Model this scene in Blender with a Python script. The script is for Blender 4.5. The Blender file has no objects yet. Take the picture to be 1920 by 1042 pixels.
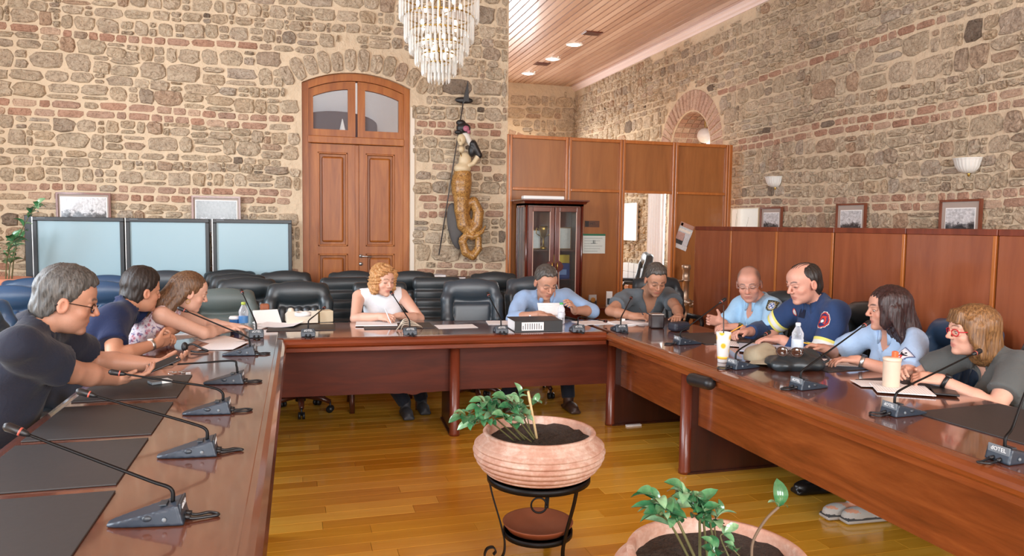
import bpy, bmesh, math, random
import numpy as np
from mathutils import Vector, Matrix, Euler
C = bpy.context.scene.collection
random.seed(7)
RNG = np.random.default_rng(7)
PI = math.pi
# ------------------------------------------------------------------ camera
F = 1383.0
EYE = 1.5
YAW, PITCH, ROLL = math.radians(16.18), math.radians(-4.1), math.radians(.74)
_fwd = Vector((math.sin(YAW)*math.cos(PITCH), math.cos(YAW)*math.cos(PITCH), math.sin(PITCH)))
_r0 = Vector((math.cos(YAW), -math.sin(YAW), 0))
_u0 = _r0.cross(_fwd)
_right = math.cos(ROLL)*_r0 + math.sin(ROLL)*_u0
_up = -math.sin(ROLL)*_r0 + math.cos(ROLL)*_u0
camd = bpy.data.cameras.new('camera'); camd.sensor_width = 36; camd.lens = F/1920*36
camd.clip_start = .05; camd.clip_end = 100
cam = bpy.data.objects.new('camera', camd); C.objects.link(cam)
cam.matrix_world = Matrix(((_right.x, _up.x, -_fwd.x, 0), (_right.y, _up.y, -_fwd.y, 0), (_right.z, _up.z, -_fwd.z, EYE), (0, 0, 0, 1)))
bpy.context.scene.camera = cam
def ray(px, py):
    return _right*((px-960)/F) - _up*((py-521)/F) + _fwd
def aY(px, py, Y):
    d = ray(px, py); return d*(Y/d.y) + Vector((0, 0, EYE))
def aX(px, py, X):
    d = ray(px, py); return d*(X/d.x) + Vector((0, 0, EYE))
def aZ(px, py, Z):
    d = ray(px, py); return d*((Z-EYE)/d.z) + Vector((0, 0, EYE))
# ------------------------------------------------------------------ light
sc = bpy.context.scene
sc.view_settings.view_transform = 'Standard'; sc.view_settings.look = 'None'
sc.view_settings.gamma = 1; sc.view_settings.use_curve_mapping = False
sc.view_settings.exposure = 0.1
sc.cycles.use_denoising = True
sc.cycles.max_bounces = 8; sc.cycles.diffuse_bounces = 5; sc.cycles.glossy_bounces = 4
sc.cycles.transmission_bounces = 6; sc.cycles.transparent_max_bounces = 8
sc.cycles.caustics_reflective = False; sc.cycles.caustics_refractive = False
w = bpy.data.worlds.new('world'); sc.world = w; w.use_nodes = True
bg = w.node_tree.nodes['Background']; bg.inputs[0].default_value = (.75, .87, 1, 1); bg.inputs[1].default_value = 1.2
def area(name, loc, target, sx, sy, power, col=(1, 1, 1), spread=180):
    l = bpy.data.lights.new(name, 'AREA'); l.shape = 'RECTANGLE'; l.size = sx; l.size_y = sy
    l.energy = power; l.color = col; l.spread = math.radians(spread)
    o = bpy.data.objects.new(name, l); C.objects.link(o)
    o.location = loc
    o.rotation_euler = (Vector(target)-Vector(loc)).to_track_quat('-Z', 'Y').to_euler()
    return o
COOL = (.80, .90, 1.0)
# daylight at the tall windows of the left wall and of the wall behind the camera, and the window of the far office
LEFTX, BACKY = -3.75, -3.4
WINL = [(1.0, 2.5), (4.0, 5.5)]
WINB = [(-2.6, -1.0), (.3, 1.9), (3.2, 4.8)]
for k, (a, b) in enumerate(WINL):
    area('daylight', (LEFTX+.06, (a+b)/2, 2.35), (0, (a+b)/2, 2.1), 1.35, 2.6, 190, COOL)
for k, (a, b) in enumerate(WINB):
    area('daylight', ((a+b)/2, BACKY+.06, 2.35), ((a+b)/2, 0, 2.1), 1.5, 2.7, 215, (.97, .985, 1))
area('daylight', (5.50, 9.5, 2.05), (3, 9.3, 1.4), .95, 1.6, 80, (1, .98, .95))
area('daylight', (3.55, 13.98, 1.95), (3.55, 8, 1.95), 1.75, 2.2, 150, (.95, .97, 1))
# ------------------------------------------------------------------ materials
def lin(c):
    return tuple((v/255/12.92 if v/255 <= .04045 else ((v/255+.055)/1.055)**2.4) for v in c)
MATS = {}
def nodes_of(name):
    m = bpy.data.materials.new(name); m.use_nodes = True
    nt = m.node_tree; b = nt.nodes['Principled BSDF']
    return m, nt, b
def N(nt, t, **kw):
    n = nt.nodes.new(t)
    for k, v in kw.items():
        if k.startswith('i_'):
            n.inputs[k[2:].replace('_', ' ')].default_value = v
        else: setattr(n, k, v)
    return n
def ramp(nt, fac, stops):
    r = N(nt, 'ShaderNodeValToRGB'); e = r.color_ramp.elements
    while len(e) < len(stops): e.new(.5)
    for i, (p, c) in enumerate(stops):
        e[i].position = p; e[i].color = (*lin(c), 1)
    nt.links.new(fac, r.inputs[0]); return r.outputs[0]
def coords(nt, scale=(1, 1, 1), kind='Object'):
    tc = N(nt, 'ShaderNodeTexCoord'); mp = N(nt, 'ShaderNodeMapping')
    mp.inputs['Scale'].default_value = scale
    nt.links.new(tc.outputs[kind], mp.inputs[0]); return mp.outputs[0]
def noise(nt, co, scale, detail=4, rough=.6, dist=0):
    n = N(nt, 'ShaderNodeTexNoise'); n.inputs['Scale'].default_value = scale
    n.inputs['Detail'].default_value = detail; n.inputs['Roughness'].default_value = rough
    n.inputs['Distortion'].default_value = dist
    nt.links.new(co, n.inputs['Vector']); return n.outputs['Fac']
def bump(nt, b, h, strength=.3, dist=.01):
    n = N(nt, 'ShaderNodeBump'); n.inputs['Strength'].default_value = strength; n.inputs['Distance'].default_value = dist
    nt.links.new(h, n.inputs['Height']); nt.links.new(n.outputs[0], b.inputs['Normal'])
def mixc(nt, fac, a, bcol, mode='MIX'):
    n = N(nt, 'ShaderNodeMix', data_type='RGBA', blend_type=mode)
    if isinstance(fac, float): n.inputs[0].default_value = fac
    else: nt.links.new(fac, n.inputs[0])
    for s, v in ((6, a), (7, bcol)):
        if isinstance(v, tuple): n.inputs[s].default_value = (*v, 1)
        else: nt.links.new(v, n.inputs[s])
    return n.outputs[2]
def plain(name, col, rough=.5, metal=0, var=.06, scale=30, bmp=0, coat=0, spec=.5, bdist=.003):
    """a flat colour broken by a slight procedural mottling"""
    if name in MATS: return MATS[name]
    m, nt, b = nodes_of(name)
    co = coords(nt)
    f = noise(nt, co, scale)
    c = lin(col)
    hi = tuple(min(1, v*(1+var)) for v in c); lo = tuple(v*(1-var) for v in c)
    nt.links.new(mixc(nt, f, lo, hi), b.inputs['Base Color'])
    b.inputs['Roughness'].default_value = rough; b.inputs['Metallic'].default_value = metal
    b.inputs['Specular IOR Level'].default_value = spec
    if coat: b.inputs['Coat Weight'].default_value = coat; b.inputs['Coat Roughness'].default_value = .06
    if bmp: bump(nt, b, f, bmp, bdist)
    MATS[name] = m; return m
def wood(name, dark, mid, light, axis=0, rough=.3, coat=.5, scale=1.0, stretch=9, cr=.08, rnd=False, spec=.5, fine=.25):
    if name in MATS: return MATS[name]
    m, nt, b = nodes_of(name)
    s = [stretch]*3; s[axis] = 1
    co = coords(nt, tuple(v*scale for v in s))
    if rnd:
        oi = N(nt, 'ShaderNodeObjectInfo'); ge = N(nt, 'ShaderNodeNewGeometry')
        ad = N(nt, 'ShaderNodeMath', operation='ADD'); nt.links.new(oi.outputs['Random'], ad.inputs[0]); nt.links.new(ge.outputs['Random Per Island'], ad.inputs[1])
        fr = N(nt, 'ShaderNodeMath', operation='FRACT'); nt.links.new(ad.outputs[0], fr.inputs[0])
        va = N(nt, 'ShaderNodeVectorMath', operation='ADD'); sc_ = N(nt, 'ShaderNodeVectorMath', operation='SCALE')
        cb = N(nt, 'ShaderNodeCombineXYZ')
        for i in range(3): nt.links.new(fr.outputs[0], cb.inputs[i])
        nt.links.new(cb.outputs[0], sc_.inputs[0]); sc_.inputs['Scale'].default_value = 37
        nt.links.new(co, va.inputs[0]); nt.links.new(sc_.outputs[0], va.inputs[1]); co = va.outputs[0]
    n1 = noise(nt, co, .9, 5, .6, 1.2)
    n2 = noise(nt, co, 5, 6, .7)
    mx = N(nt, 'ShaderNodeMix', data_type='FLOAT'); mx.inputs[0].default_value = fine
    nt.links.new(n1, mx.inputs[2]); nt.links.new(n2, mx.inputs[3])
    fac = mx.outputs[0]
    if rnd:
        m2 = N(nt, 'ShaderNodeMix', data_type='FLOAT'); m2.inputs[0].default_value = .42
        nt.links.new(fac, m2.inputs[2]); nt.links.new(fr.outputs[0], m2.inputs[3]); fac = m2.outputs[0]
    nt.links.new(ramp(nt, fac, [(.28, dark), (.5, mid), (.74, light)]), b.inputs['Base Color'])
    b.inputs['Roughness'].default_value = rough; b.inputs['Specular IOR Level'].default_value = spec
    b.inputs['Coat Weight'].default_value = coat; b.inputs['Coat Roughness'].default_value = cr
    bump(nt, b, n2, .04, .002)
    MATS[name] = m; return m
def stone_mat(name, stops, bscale=38, bst=.9, bd=.02):
    m, nt, b = nodes_of(name)
    oi = N(nt, 'ShaderNodeObjectInfo'); ge = N(nt, 'ShaderNodeNewGeometry')
    ad = N(nt, 'ShaderNodeMath', operation='ADD'); nt.links.new(oi.outputs['Random'], ad.inputs[0]); nt.links.new(ge.outputs['Random Per Island'], ad.inputs[1])
    fr = N(nt, 'ShaderNodeMath', operation='FRACT'); nt.links.new(ad.outputs[0], fr.inputs[0])
    base = ramp(nt, fr.outputs[0], stops)
    co = coords(nt)
    n1 = noise(nt, co, 11, 6, .7, .8); n2 = noise(nt, co, bscale, 6, .75, 1.0)
    dirt = ramp(nt, n1, [(.34, (140, 122, 100)), (.47, (226, 214, 198)), (.62, (255, 250, 240))])
    c = mixc(nt, .42, base, dirt, 'MULTIPLY')
    crevice_shade = ramp(nt, n2, [(.38, (128, 104, 84)), (.47, (236, 226, 212)), (.6, (255, 255, 250))])  # crevice shade and dirt painted into the colour where the bump noise dips
    c = mixc(nt, .62, c, crevice_shade, 'MULTIPLY')
    nt.links.new(c, b.inputs['Base Color']); b.inputs['Roughness'].default_value = .9
    b.inputs['Specular IOR Level'].default_value = .2
    mx = N(nt, 'ShaderNodeMix', data_type='FLOAT'); mx.inputs[0].default_value = .45
    nt.links.new(n1, mx.inputs[2]); nt.links.new(n2, mx.inputs[3])
    bump(nt, b, mx.outputs[0], bst, bd)
    MATS[name] = m; return m
STONE = stone_mat('rubble_stone', [(0, (208, 194, 174)), (.15, (218, 205, 185)), (.35, (210, 196, 178)), (.55, (228, 215, 196)), (.7, (214, 196, 172)), (.84, (206, 197, 186)), (.92, (206, 180, 158)), (.975, (192, 180, 166)), (1, (136, 124, 114))], 40, 1.0, .04)
BRICK = stone_mat('old_brick', [(0, (172, 138, 122)), (.3, (182, 148, 130)), (.6, (178, 152, 138)), (.85, (200, 178, 160)), (1, (164, 140, 128))], 60, .5, .01)
ARCHBRICK = stone_mat('pale_arch_brick', [(0, (196, 168, 154)), (.5, (206, 182, 168)), (1, (190, 160, 148))], 60, .5, .01)
MORTAR = plain('sandy_mortar', (206, 187, 160), .95, var=.14, scale=9, bmp=.8, spec=.1, bdist=.04)
PLASTER = plain('pale_plaster', (222, 212, 196), .9, var=.05, scale=6, bmp=.15)
REDWOOD = wood('red_table_wood', (84, 34, 18), (112, 48, 24), (136, 64, 32), 0, .26, .5, 1.3, 10)
PANELRED = wood('red_panel_wood', (66, 26, 15), (84, 34, 19), (100, 44, 25), 0, .5, .06, 1.3, 10, .3, spec=.25)
REDWOOD_Y = wood('red_table_wood_lengthwise', (92, 45, 21), (122, 62, 29), (148, 82, 40), 1, .24, .6, 1.3, 10)
TOPWOOD = wood('lacquered_table_top', (84, 46, 32), (102, 58, 40), (118, 70, 48), 1, .22, 1.0, 1.0, 8, .07)
DARKWOOD = wood('dark_table_side', (50, 22, 14), (64, 28, 18), (78, 36, 22), 2, .35, .4, 1.2, 9)
PANELWOOD = wood('partition_veneer', (132, 78, 36), (150, 92, 44), (164, 104, 54), 2, .38, .3, 1.0, 8)
FRAMEWOOD = wood('partition_frame_wood', (150, 84, 34), (172, 100, 44), (190, 116, 56), 2, .3, .4, 1.4, 9)
SCREENWOOD = wood('low_screen_veneer', (124, 64, 40), (142, 78, 48), (156, 90, 58), 2, .26, .55, .8, 7, .12)
DOORWOOD = wood('pine_door_wood', (124, 64, 22), (154, 88, 34), (176, 110, 50), 2, .42, .12, 1.2, 9, .2, spec=.3)
CEILWOOD = wood('ceiling_board_wood', (160, 118, 96), (188, 148, 124), (208, 174, 152), 1, .3, .7, 1.0, 10, .2, rnd=True, fine=.4)
FLOORWOOD = wood('amber_floor_board', (196, 136, 36), (218, 160, 52), (230, 178, 72), 0, .2, .6, 1.1, 12, .1, rnd=True)
CABWOOD = wood('cherry_cabinet_wood', (66, 22, 14), (88, 32, 20), (108, 44, 28), 2, .25, .6, 1.2, 9)
ROSEWOOD = wood('chair_base_wood', (58, 24, 14), (80, 36, 22), (98, 48, 30), 0, .35, .3, 2, 8)
BLACKLEATHER = plain('black_leather', (38, 46, 50), .36, var=.15, scale=160, bmp=.25, spec=.55, bdist=.001)
GREYLEATHER = plain('grey_green_leather', (88, 100, 98), .42, var=.12, scale=160, bmp=.25, spec=.5, bdist=.001)
NAVYLEATHER = plain('blue_leather', (52, 80, 112), .32, var=.12, scale=160, bmp=.25, spec=.5, bdist=.001)
BLACKPL = plain('black_plastic', (24, 25, 28), .42, var=.1)
DARKPL = plain('charcoal_plastic', (46, 54, 62), .38, var=.1)
GREYPL = plain('grey_plastic', (112, 120, 126), .45)
BLACKMETAL = plain('black_metal', (22, 21, 22), .45, .6, var=.15)
CHROME = plain('brushed_metal', (190, 190, 188), .28, .9)
STEEL = plain('warm_steel', (176, 150, 128), .38, .85)
BRASS = plain('brass', (196, 158, 82), .3, .9)
WHITE = plain('white_plastic', (240, 240, 238), .4, var=.02)
PAPER = plain('white_paper', (244, 244, 244), .8, var=.02)
MATM = plain('dark_desk_mat', (54, 52, 52), .5, var=.15, scale=50, bmp=.1, spec=.45)
TERRA = plain('terracotta', (196, 132, 104), .85, var=.18, scale=9, bmp=.15)
# ------------------------------------------------------------------ mesh helpers
def newmesh(name, V, Fc, mat, smooth=False, mats=None, midx=None):
    me = bpy.data.meshes.new(name); me.from_pydata([tuple(v) for v in V], [], [tuple(f) for f in Fc])
    for m in (mats or [mat]): me.materials.append(m)
    if smooth: me.polygons.foreach_set('use_smooth', [True]*len(me.polygons))
    if midx is not None: me.polygons.foreach_set('material_index', midx)
    me.update(); return me
def link(name, me, parent=None, loc=None, rot=None):
    o = bpy.data.objects.new(name, me); C.objects.link(o)
    if parent is not None: o.parent = parent
    if loc is not None: o.location = loc
    if rot is not None: o.rotation_euler = rot
    return o
class MB:
    """collects simple solids and links them as one mesh object"""
    def __init__(s): s.V = []; s.F = []; s.M = []; s.S = []
    def add(s, V, Fc, m=0, smooth=False):
        b = len(s.V); s.V += [tuple(v) for v in V]; s.F += [tuple(i+b for i in f) for f in Fc]; s.M += [m]*len(Fc); s.S += [smooth]*len(Fc)
        return s
    def box(s, lo, hi, m=0, mx=None, bev=0):
        lo = Vector(lo); hi = Vector(hi)
        if bev:
            bm = bmesh.new(); bmesh.ops.create_cube(bm, size=1)
            bmesh.ops.scale(bm, vec=hi-lo, verts=bm.verts); bmesh.ops.translate(bm, vec=(lo+hi)/2, verts=bm.verts)
            bmesh.ops.bevel(bm, geom=bm.edges[:], offset=bev, segments=2, affect='EDGES', profile=.5)
            bm.verts.index_update()
            V = [v.co.copy() for v in bm.verts]; Fc = [[v.index for v in f.verts] for f in bm.faces]; bm.free()
        else:
            V = [Vector((x, y, z)) for x in (lo.x, hi.x) for y in (lo.y, hi.y) for z in (lo.z, hi.z)]
            Fc = [(0, 1, 3, 2), (4, 6, 7, 5), (0, 4, 5, 1), (2, 3, 7, 6), (0, 2, 6, 4), (1, 5, 7, 3)]
        if mx is not None: V = [mx @ v for v in V]
        return s.add(V, Fc, m)
    def tube(s, pts, r, n=8, m=0, caps=True, smooth=True):
        pts = [Vector(p) for p in pts]
        rs = r if isinstance(r, (list, tuple)) else [r]*len(pts)
        V = []; Fc = []; t0 = (pts[1]-pts[0]).normalized()
        a = Vector((0, 0, 1)) if abs(t0.z) < .9 else Vector((1, 0, 0))
        u = t0.cross(a).normalized()
        for i, p in enumerate(pts):
            t = (pts[min(i+1, len(pts)-1)]-pts[max(i-1, 0)]).normalized()
            u = (u - t*u.dot(t)).normalized(); v = t.cross(u)
            for k in range(n):
                q = 2*PI*k/n; V.append(p+(u*math.cos(q)+v*math.sin(q))*rs[i])
        for i in range(len(pts)-1):
            for k in range(n):
                Fc.append((i*n+k, i*n+(k+1) % n, (i+1)*n+(k+1) % n, (i+1)*n+k))
        if caps: Fc.append(tuple(range(n-1, -1, -1))); Fc.append(tuple((len(pts)-1)*n+k for k in range(n)))
        return s.add(V, Fc, m, smooth)
    def lathe(s, prof, n=24, m=0, mx=None, smooth=True, ph=0, arc=2*PI):
        """prof: (radius, z) from bottom to top"""
        V = []; Fc = []
        for r, z in prof:
            for k in range(n):
                q = ph+arc*k/n; V.append(Vector((r*math.cos(q), r*math.sin(q), z)))
        for i in range(len(prof)-1):
            for k in range(n):
                Fc.append((i*n+k, i*n+(k+1) % n, (i+1)*n+(k+1) % n, (i+1)*n+k))
        if prof[0][0] > 1e-4: Fc.append(tuple(range(n-1, -1, -1)))
        if prof[-1][0] > 1e-4: Fc.append(tuple((len(prof)-1)*n+k for k in range(n)))
        if mx is not None: V = [mx @ v for v in V]
        return s.add(V, Fc, m, smooth)
    def prism(s, poly, h0, h1, m=0, fn=None):
        """poly: 2D outline (ccw) extruded from h0 to h1; fn maps (u, v, h) to 3D"""
        fn = fn or (lambda u, v, h: Vector((u, v, h)))
        n = len(poly); V = [fn(u, v, h0) for u, v in poly]+[fn(u, v, h1) for u, v in poly]
        Fc = [tuple(range(n-1, -1, -1)), tuple(range(n, 2*n))]+[(k, (k+1) % n, n+(k+1) % n, n+k) for k in range(n)]
        return s.add(V, Fc, m)
    def sphere(s, c, r, m=0, nu=12, nv=8):
        r = Vector(r) if hasattr(r, '__len__') else Vector((r, r, r)); c = Vector(c)
        prof = []
        V = []; Fc = []
        for i in range(nv+1):
            t = PI*i/nv
            for k in range(nu):
                q = 2*PI*k/nu; V.append(c+Vector((r.x*math.sin(t)*math.cos(q), r.y*math.sin(t)*math.sin(q), -r.z*math.cos(t))))
        for i in range(nv):
            for k in range(nu): Fc.append((i*nu+k, i*nu+(k+1) % nu, (i+1)*nu+(k+1) % nu, (i+1)*nu+k))
        return s.add(V, Fc, m, True)
    def mesh(s, name, mats):
        mats = mats if isinstance(mats, (list, tuple)) else [mats]
        me = newmesh(name, s.V, s.F, None, mats=mats, midx=s.M)
        me.polygons.foreach_set('use_smooth', s.S)
        return me
    def build(s, name, mats, parent=None, loc=None, rot=None):
        return link(name, s.mesh(name, mats), parent, loc, rot)
def thing(name, label, cat, loc=(0, 0, 0), rz=0, group=None):
    o = bpy.data.objects.new(name, None); C.objects.link(o); o.empty_display_size = .1
    o.location = loc; o.rotation_euler = (0, 0, rz); tag(o, label, cat, group); return o
def tag(o, label, cat, group=None):
    o['label'] = label; o['category'] = cat
    if group: o['group'] = group
    return o
def struct(o): o['kind'] = 'structure'; return o
def stuff(o): o['kind'] = 'stuff'; return o
def copy_tree(o, parent=None):
    c = o.copy(); C.objects.link(c)
    if parent is not None: c.parent = parent
    for ch in list(o.children): copy_tree(ch, c)
    return c
def bez(pts, n=8):
    """Catmull-Rom through points"""
    P = [Vector(p) for p in pts]; P = [P[0]*2-P[1]]+P+[P[-1]*2-P[-2]]
    out = []
    for i in range(1, len(P)-2):
        for k in range(n):
            t = k/n; a, b, c, d = P[i-1], P[i], P[i+1], P[i+2]
            out.append(.5*((2*b)+(c-a)*t+(2*a-5*b+4*c-d)*t*t+(3*b-a-3*c+d)*t**3))
    out.append(P[-2]); return out
def text_mesh(txt, size, mat, depth=.0006):
    cu = bpy.data.curves.new('lettering', 'FONT'); cu.body = txt; cu.size = size; cu.extrude = depth
    cu.align_x = 'CENTER'; cu.align_y = 'CENTER'; cu.resolution_u = 2
    o = bpy.data.objects.new('tmp', cu); C.objects.link(o)
    dg = bpy.context.evaluated_depsgraph_get()
    me = bpy.data.meshes.new_from_object(o.evaluated_get(dg)); me.name = 'lettering'
    bpy.data.objects.remove(o); me.materials.clear(); me.materials.append(mat); return me
# ================================================================== the setting
WG = bpy.data.materials.new('bright_window_pane'); WG.use_nodes = True
b_ = WG.node_tree.nodes['Principled BSDF']; b_.inputs['Base Color'].default_value = (.9, .95, 1, 1); b_.inputs['Roughness'].default_value = .15
b_.inputs['Emission Color'].default_value = (.92, .96, 1, 1); b_.inputs['Emission Strength'].default_value = 1.0
BW, RW, FW, CEIL = 8.04, 5.36, 14.1, 4.28
CORNER = 2.26
def wallbox(name, lo, hi, mat): return struct(MB().box(lo, hi).build(name, mat))
# --- floor: boards run along X
GROUT = plain('dark_floor_gap', (70, 42, 14), .7)
floor = struct(MB().box((-3.9, -3.5, -.06), (6.4, 14.3, -.008)).build('floor', GROUT))
def board_mesh(name, x0, x1, y0, y1):
    c = .0012
    V = [(x0, y0, -.012), (x1, y0, -.012), (x1, y1, -.012), (x0, y1, -.012), (x0, y0, -.0008), (x1, y0, -.0008), (x1, y1, -.0008), (x0, y1, -.0008),
         (x0+c, y0+c, 0), (x1-c, y0+c, 0), (x1-c, y1-c, 0), (x0+c, y1-c, 0)]
    Fc = [(3, 2, 1, 0), (8, 9, 10, 11)]+[(i, (i+1) % 4, 4+(i+1) % 4, 4+i) for i in range(4)]+[(4+i, 4+(i+1) % 4, 8+(i+1) % 4, 8+i) for i in range(4)]
    return V, Fc
rest = MB(); nb = 0; BWID = .102; row = 0
y = -3.4
while y < 14.05:
    x = -3.8-random.random()*1.2
    while x < 5.3:
        L = random.choice((.7, .9, 1.1, 1.4, 1.7))*random.uniform(.8, 1.1)
        x0, x1 = max(x, -3.8), min(x+L-.0012, 6.3)
        if x1-x0 > .05:
            V, Fc = board_mesh('b', x0, x1, y, y+BWID-.0014)
            if nb < 290 and 2.0 < y < 6.6 and x1 > -.9 and x0 < 3.3:
                link('floor_board', newmesh('floor_board', V, Fc, FLOORWOOD), floor); nb += 1
            else: rest.add(V, Fc)
        x += L
    y += BWID
stuff(rest.build('floor_board_field', FLOORWOOD, floor))
# --- ceiling: varnished boards run along Y
ceiling = struct(MB().box((-3.9, -3.5, CEIL+.018), (6.4, 14.3, CEIL+.12)).build('ceiling', plain('ceiling_gap', (60, 36, 24), .7)))
x = -3.9
while x < RW:
    w0, w1 = x, min(x+.099, RW)
    c = .007
    V = []
    for yy in (-3.4, FW): V += [(w0+.003, yy, CEIL+.022), (w0+.003, yy, CEIL+.008), (w0+c, yy, CEIL), (w1-c, yy, CEIL), (w1-.003, yy, CEIL+.008), (w1-.003, yy, CEIL+.022)]
    Fc = [(i, i+1, 7+i, 6+i) for i in range(5)]+[(5, 4, 3, 2, 1, 0), (6, 7, 8, 9, 10, 11)]
    link('ceiling_board', newmesh('ceiling_board', V, Fc, CEILWOOD), ceiling)
    x += .106
# cornice at the head of the right wall
MOULD = plain('pale_cornice_paint', (226, 206, 200), .4, var=.03)
m = MB()
prof = [(0, 0), (0, -.10), (-.02, -.10), (-.03, -.075), (-.055, -.06), (-.065, -.035), (-.09, -.02), (-.09, 0)]
m.prism(prof, 3.0, FW, fn=lambda u, v, h: Vector((RW+u, h, CEIL+v)))
struct(m.build('trim_1', MOULD))
# --- generic rubble masonry
def poly_stone(u0, u1, v0, v1, gap, rough=.11, e=5, n=12, wob=0):
    cu, cv = (u0+u1)/2, (v0+v1)/2; a, b = (u1-u0)/2-gap, (v1-v0)/2-gap
    if a < .012 or b < .010: return None
    P = []; ph = random.random()*6
    for k in range(n):
        q = 2*PI*(k+random.uniform(-.25, .25))/n+.2
        c, s_ = math.cos(q), math.sin(q)
        r = 1/((abs(c)**e+abs(s_)**e)**(1/e))*(1+random.uniform(-rough, rough))
        P.append((cu+a*c*r, cv+b*s_*r))
    return P
def stone_mesh(P, h, fn, dome=.5):
    n = len(P); cu = sum(p[0] for p in P)/n; cv = sum(p[1] for p in P)/n
    V = []; tilt = (random.uniform(-.5, .5)*h, random.uniform(-.5, .5)*h)
    for sc_, hh in ((1.0, -.004), (.93, h*.55), (.80, h*.92), (.45, h)):
        for u, v in P:
            du, dv = (u-cu)*sc_, (v-cv)*sc_
            jit = random.uniform(-.4, .4)*h if sc_ < 1 else 0
            V.append(fn(cu+du, cv+dv, hh+jit))
    V.append(fn(cu, cv, h*(1+random.uniform(-.3, .3))))
    Fc = []
    for r in range(3):
        for k in range(n): Fc.append((r*n+k, r*n+(k+1) % n, (r+1)*n+(k+1) % n, (r+1)*n+k))
    for k in range(n): Fc.append((3*n+k, 3*n+(k+1) % n, 4*n))
    return V, Fc
def masonry(wall, U, Vr, bands, free, fn, dist, big=1.0, lim=(295, 295), extra=()):
    """stones and bricks of one wall: the ones that show largest are single parts, the rest one part"""
    stones, bricks = list(extra), []
    vs = [Vr[0]]
    for bz, rows, ua, ub in sorted(bands): vs += [bz-rows*.042, bz+rows*.042]
    vs.append(Vr[1])
    wave = lambda u, v: .02*math.sin(u*1.3+v*2)+.012*math.sin(u*3.1+v*5)
    full = [(b, r) for b, r, ua, ub in sorted(bands)]
    for i in range(0, len(vs), 2):
        lo, hi = vs[i], vs[i+1]; hs = []
        while sum(hs) < hi-lo: hs.append(random.choice((.1,.13,.17,.2,.24))*random.uniform(.85,1.1)*big)
        k = (hi-lo)/sum(hs); v = lo
        for h in hs:
            h *= k; u = U[0]-random.random()*.2
            while u < U[1]:
                w_ = h*random.uniform(.7, 1.9) if h > .12 else h*random.uniform(1.1, 3.2)
                w_ = min(w_, .42)
                wv = wave(u, v); a0, a1, b0, b1 = u, u+w_, v+wv, v+h+wv
                q = random.random(); cells = []
                if q < .26 and h > .12:
                    t = random.uniform(.3, .7); cells = [(a0, a1, b0, b0+h*t), (a0, a1, b0+h*t, b1)]
                elif q < .58 and w_ > .17:
                    t = random.uniform(.55, .8); s_ = random.uniform(.35, .65)
                    cells = [(a0, a0+w_*t, b0, b1), (a0+w_*t, a1, b0, b0+h*s_), (a0+w_*t, a1, b0+h*s_, b1)]
                else: cells = [(a0, a1, b0, b1)]
                for c in cells:
                    if all(free(uu, vv) for uu in (c[0], (c[0]+c[1])/2, c[1]) for vv in (c[2], c[3])):
                        P = poly_stone(*c, random.choice((.002, .004, .006, .010)))
                        if P: stones.append((P, random.uniform(.012, .032)))
                    else:       # trim the cell back to its longest free run
                        fr_ = [free(c[0]+(c[1]-c[0])*t/16, c[2]) and free(c[0]+(c[1]-c[0])*t/16, c[3]) for t in range(17)]
                        best = (0, 0); st = None
                        for t in range(18):
                            ok = t < 17 and fr_[t]
                            if ok and st is None: st = t
                            if not ok and st is not None:
                                if t-1-st > best[1]-best[0]: best = (st, t-1)
                                st = None
                        q0, q1 = c[0]+(c[1]-c[0])*best[0]/16, c[0]+(c[1]-c[0])*best[1]/16
                        if q1-q0 > .04:
                            P = poly_stone(q0, q1, c[2], c[3], .005)
                            if P: stones.append((P, random.uniform(.012, .03)))
                u += w_
            v += h
    for bz, rows, ua, ub in bands:
        for r in range(rows):
            z0 = bz+(r-rows/2)*.084; u = U[0]-random.random()*.1
            while u < U[1]:
                w_ = random.choice((.1, .13, .2, .24))*random.uniform(.85, 1.15)
                wv = wave(u, bz)*.8
                if free(u, z0) and free(u+w_, z0+.08):
                    if ua <= u <= ub and random.random() > .1:
                        P = poly_stone(u, u+w_, z0+wv, z0+.084+wv, random.uniform(.005, .010), .05, 8, 12)
                        if P: bricks.append((P, random.uniform(.006, .016)))
                    else:
                        P = poly_stone(u, u+w_, z0+wv, z0+.08+wv, random.uniform(.004, .010))
                        if P: stones.append((P, random.uniform(.01, .022)))
                u += w_
    for lst, mat, nm, lm in ((stones, STONE, 'stone', lim[0]), (bricks, BRICK, 'brick', lim[1])):
        lst.sort(key=lambda s: dist(s[0][0]))
        rest = MB()
        for i, (P, h) in enumerate(lst):
            V, Fc = stone_mesh(P, h, fn)
            if i < lm and dist(P[0]) < 1e5: link(nm, newmesh(nm, V, Fc, mat, False), wall)
            else: rest.add(V, Fc, 0, False)
        if rest.V: stuff(rest.build(nm+'_field', mat, wall))
# --- back wall with the arched door
DC, DH, DS, DR = .607, .562, 2.945, .13     # door centre, half width, spring, rise
ARAD = (DH*DH+DR*DR)/(2*DR); ACZ = DS+DR-ARAD
def arch_z(u, pad=0): return ACZ+math.sqrt(max(0, (ARAD+pad)**2-(u-DC)**2))
def free_back(u, v):
    if abs(u-DC) < DH+.012 and v < DS+.02: return False
    r = math.hypot(u-DC, v-ACZ)
    if v > DS-.14 and r < ARAD+.25 and abs(u-DC) < DH+.16: return False
    return u < CORNER-.005 and v < CEIL
nA = 14
out = [(DC-DH+2*DH*k/nA, arch_z(DC-DH+2*DH*k/nA)) for k in range(nA+1)]
wb = MB()
T = .55
def backfn(u, v, h): return Vector((u, BW-h, v))
face = [(-3.9, 0), (DC-DH, 0)]+out+[(DC+DH, 0), (CORNER, 0), (CORNER, CEIL+.1), (-3.9, CEIL+.1)]
face = [(-3.9, 0), (DC-DH, 0)]+out+[(DC+DH, 0), (CORNER, 0), (CORNER, CEIL+.1), (-3.9, CEIL+.1)]
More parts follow.
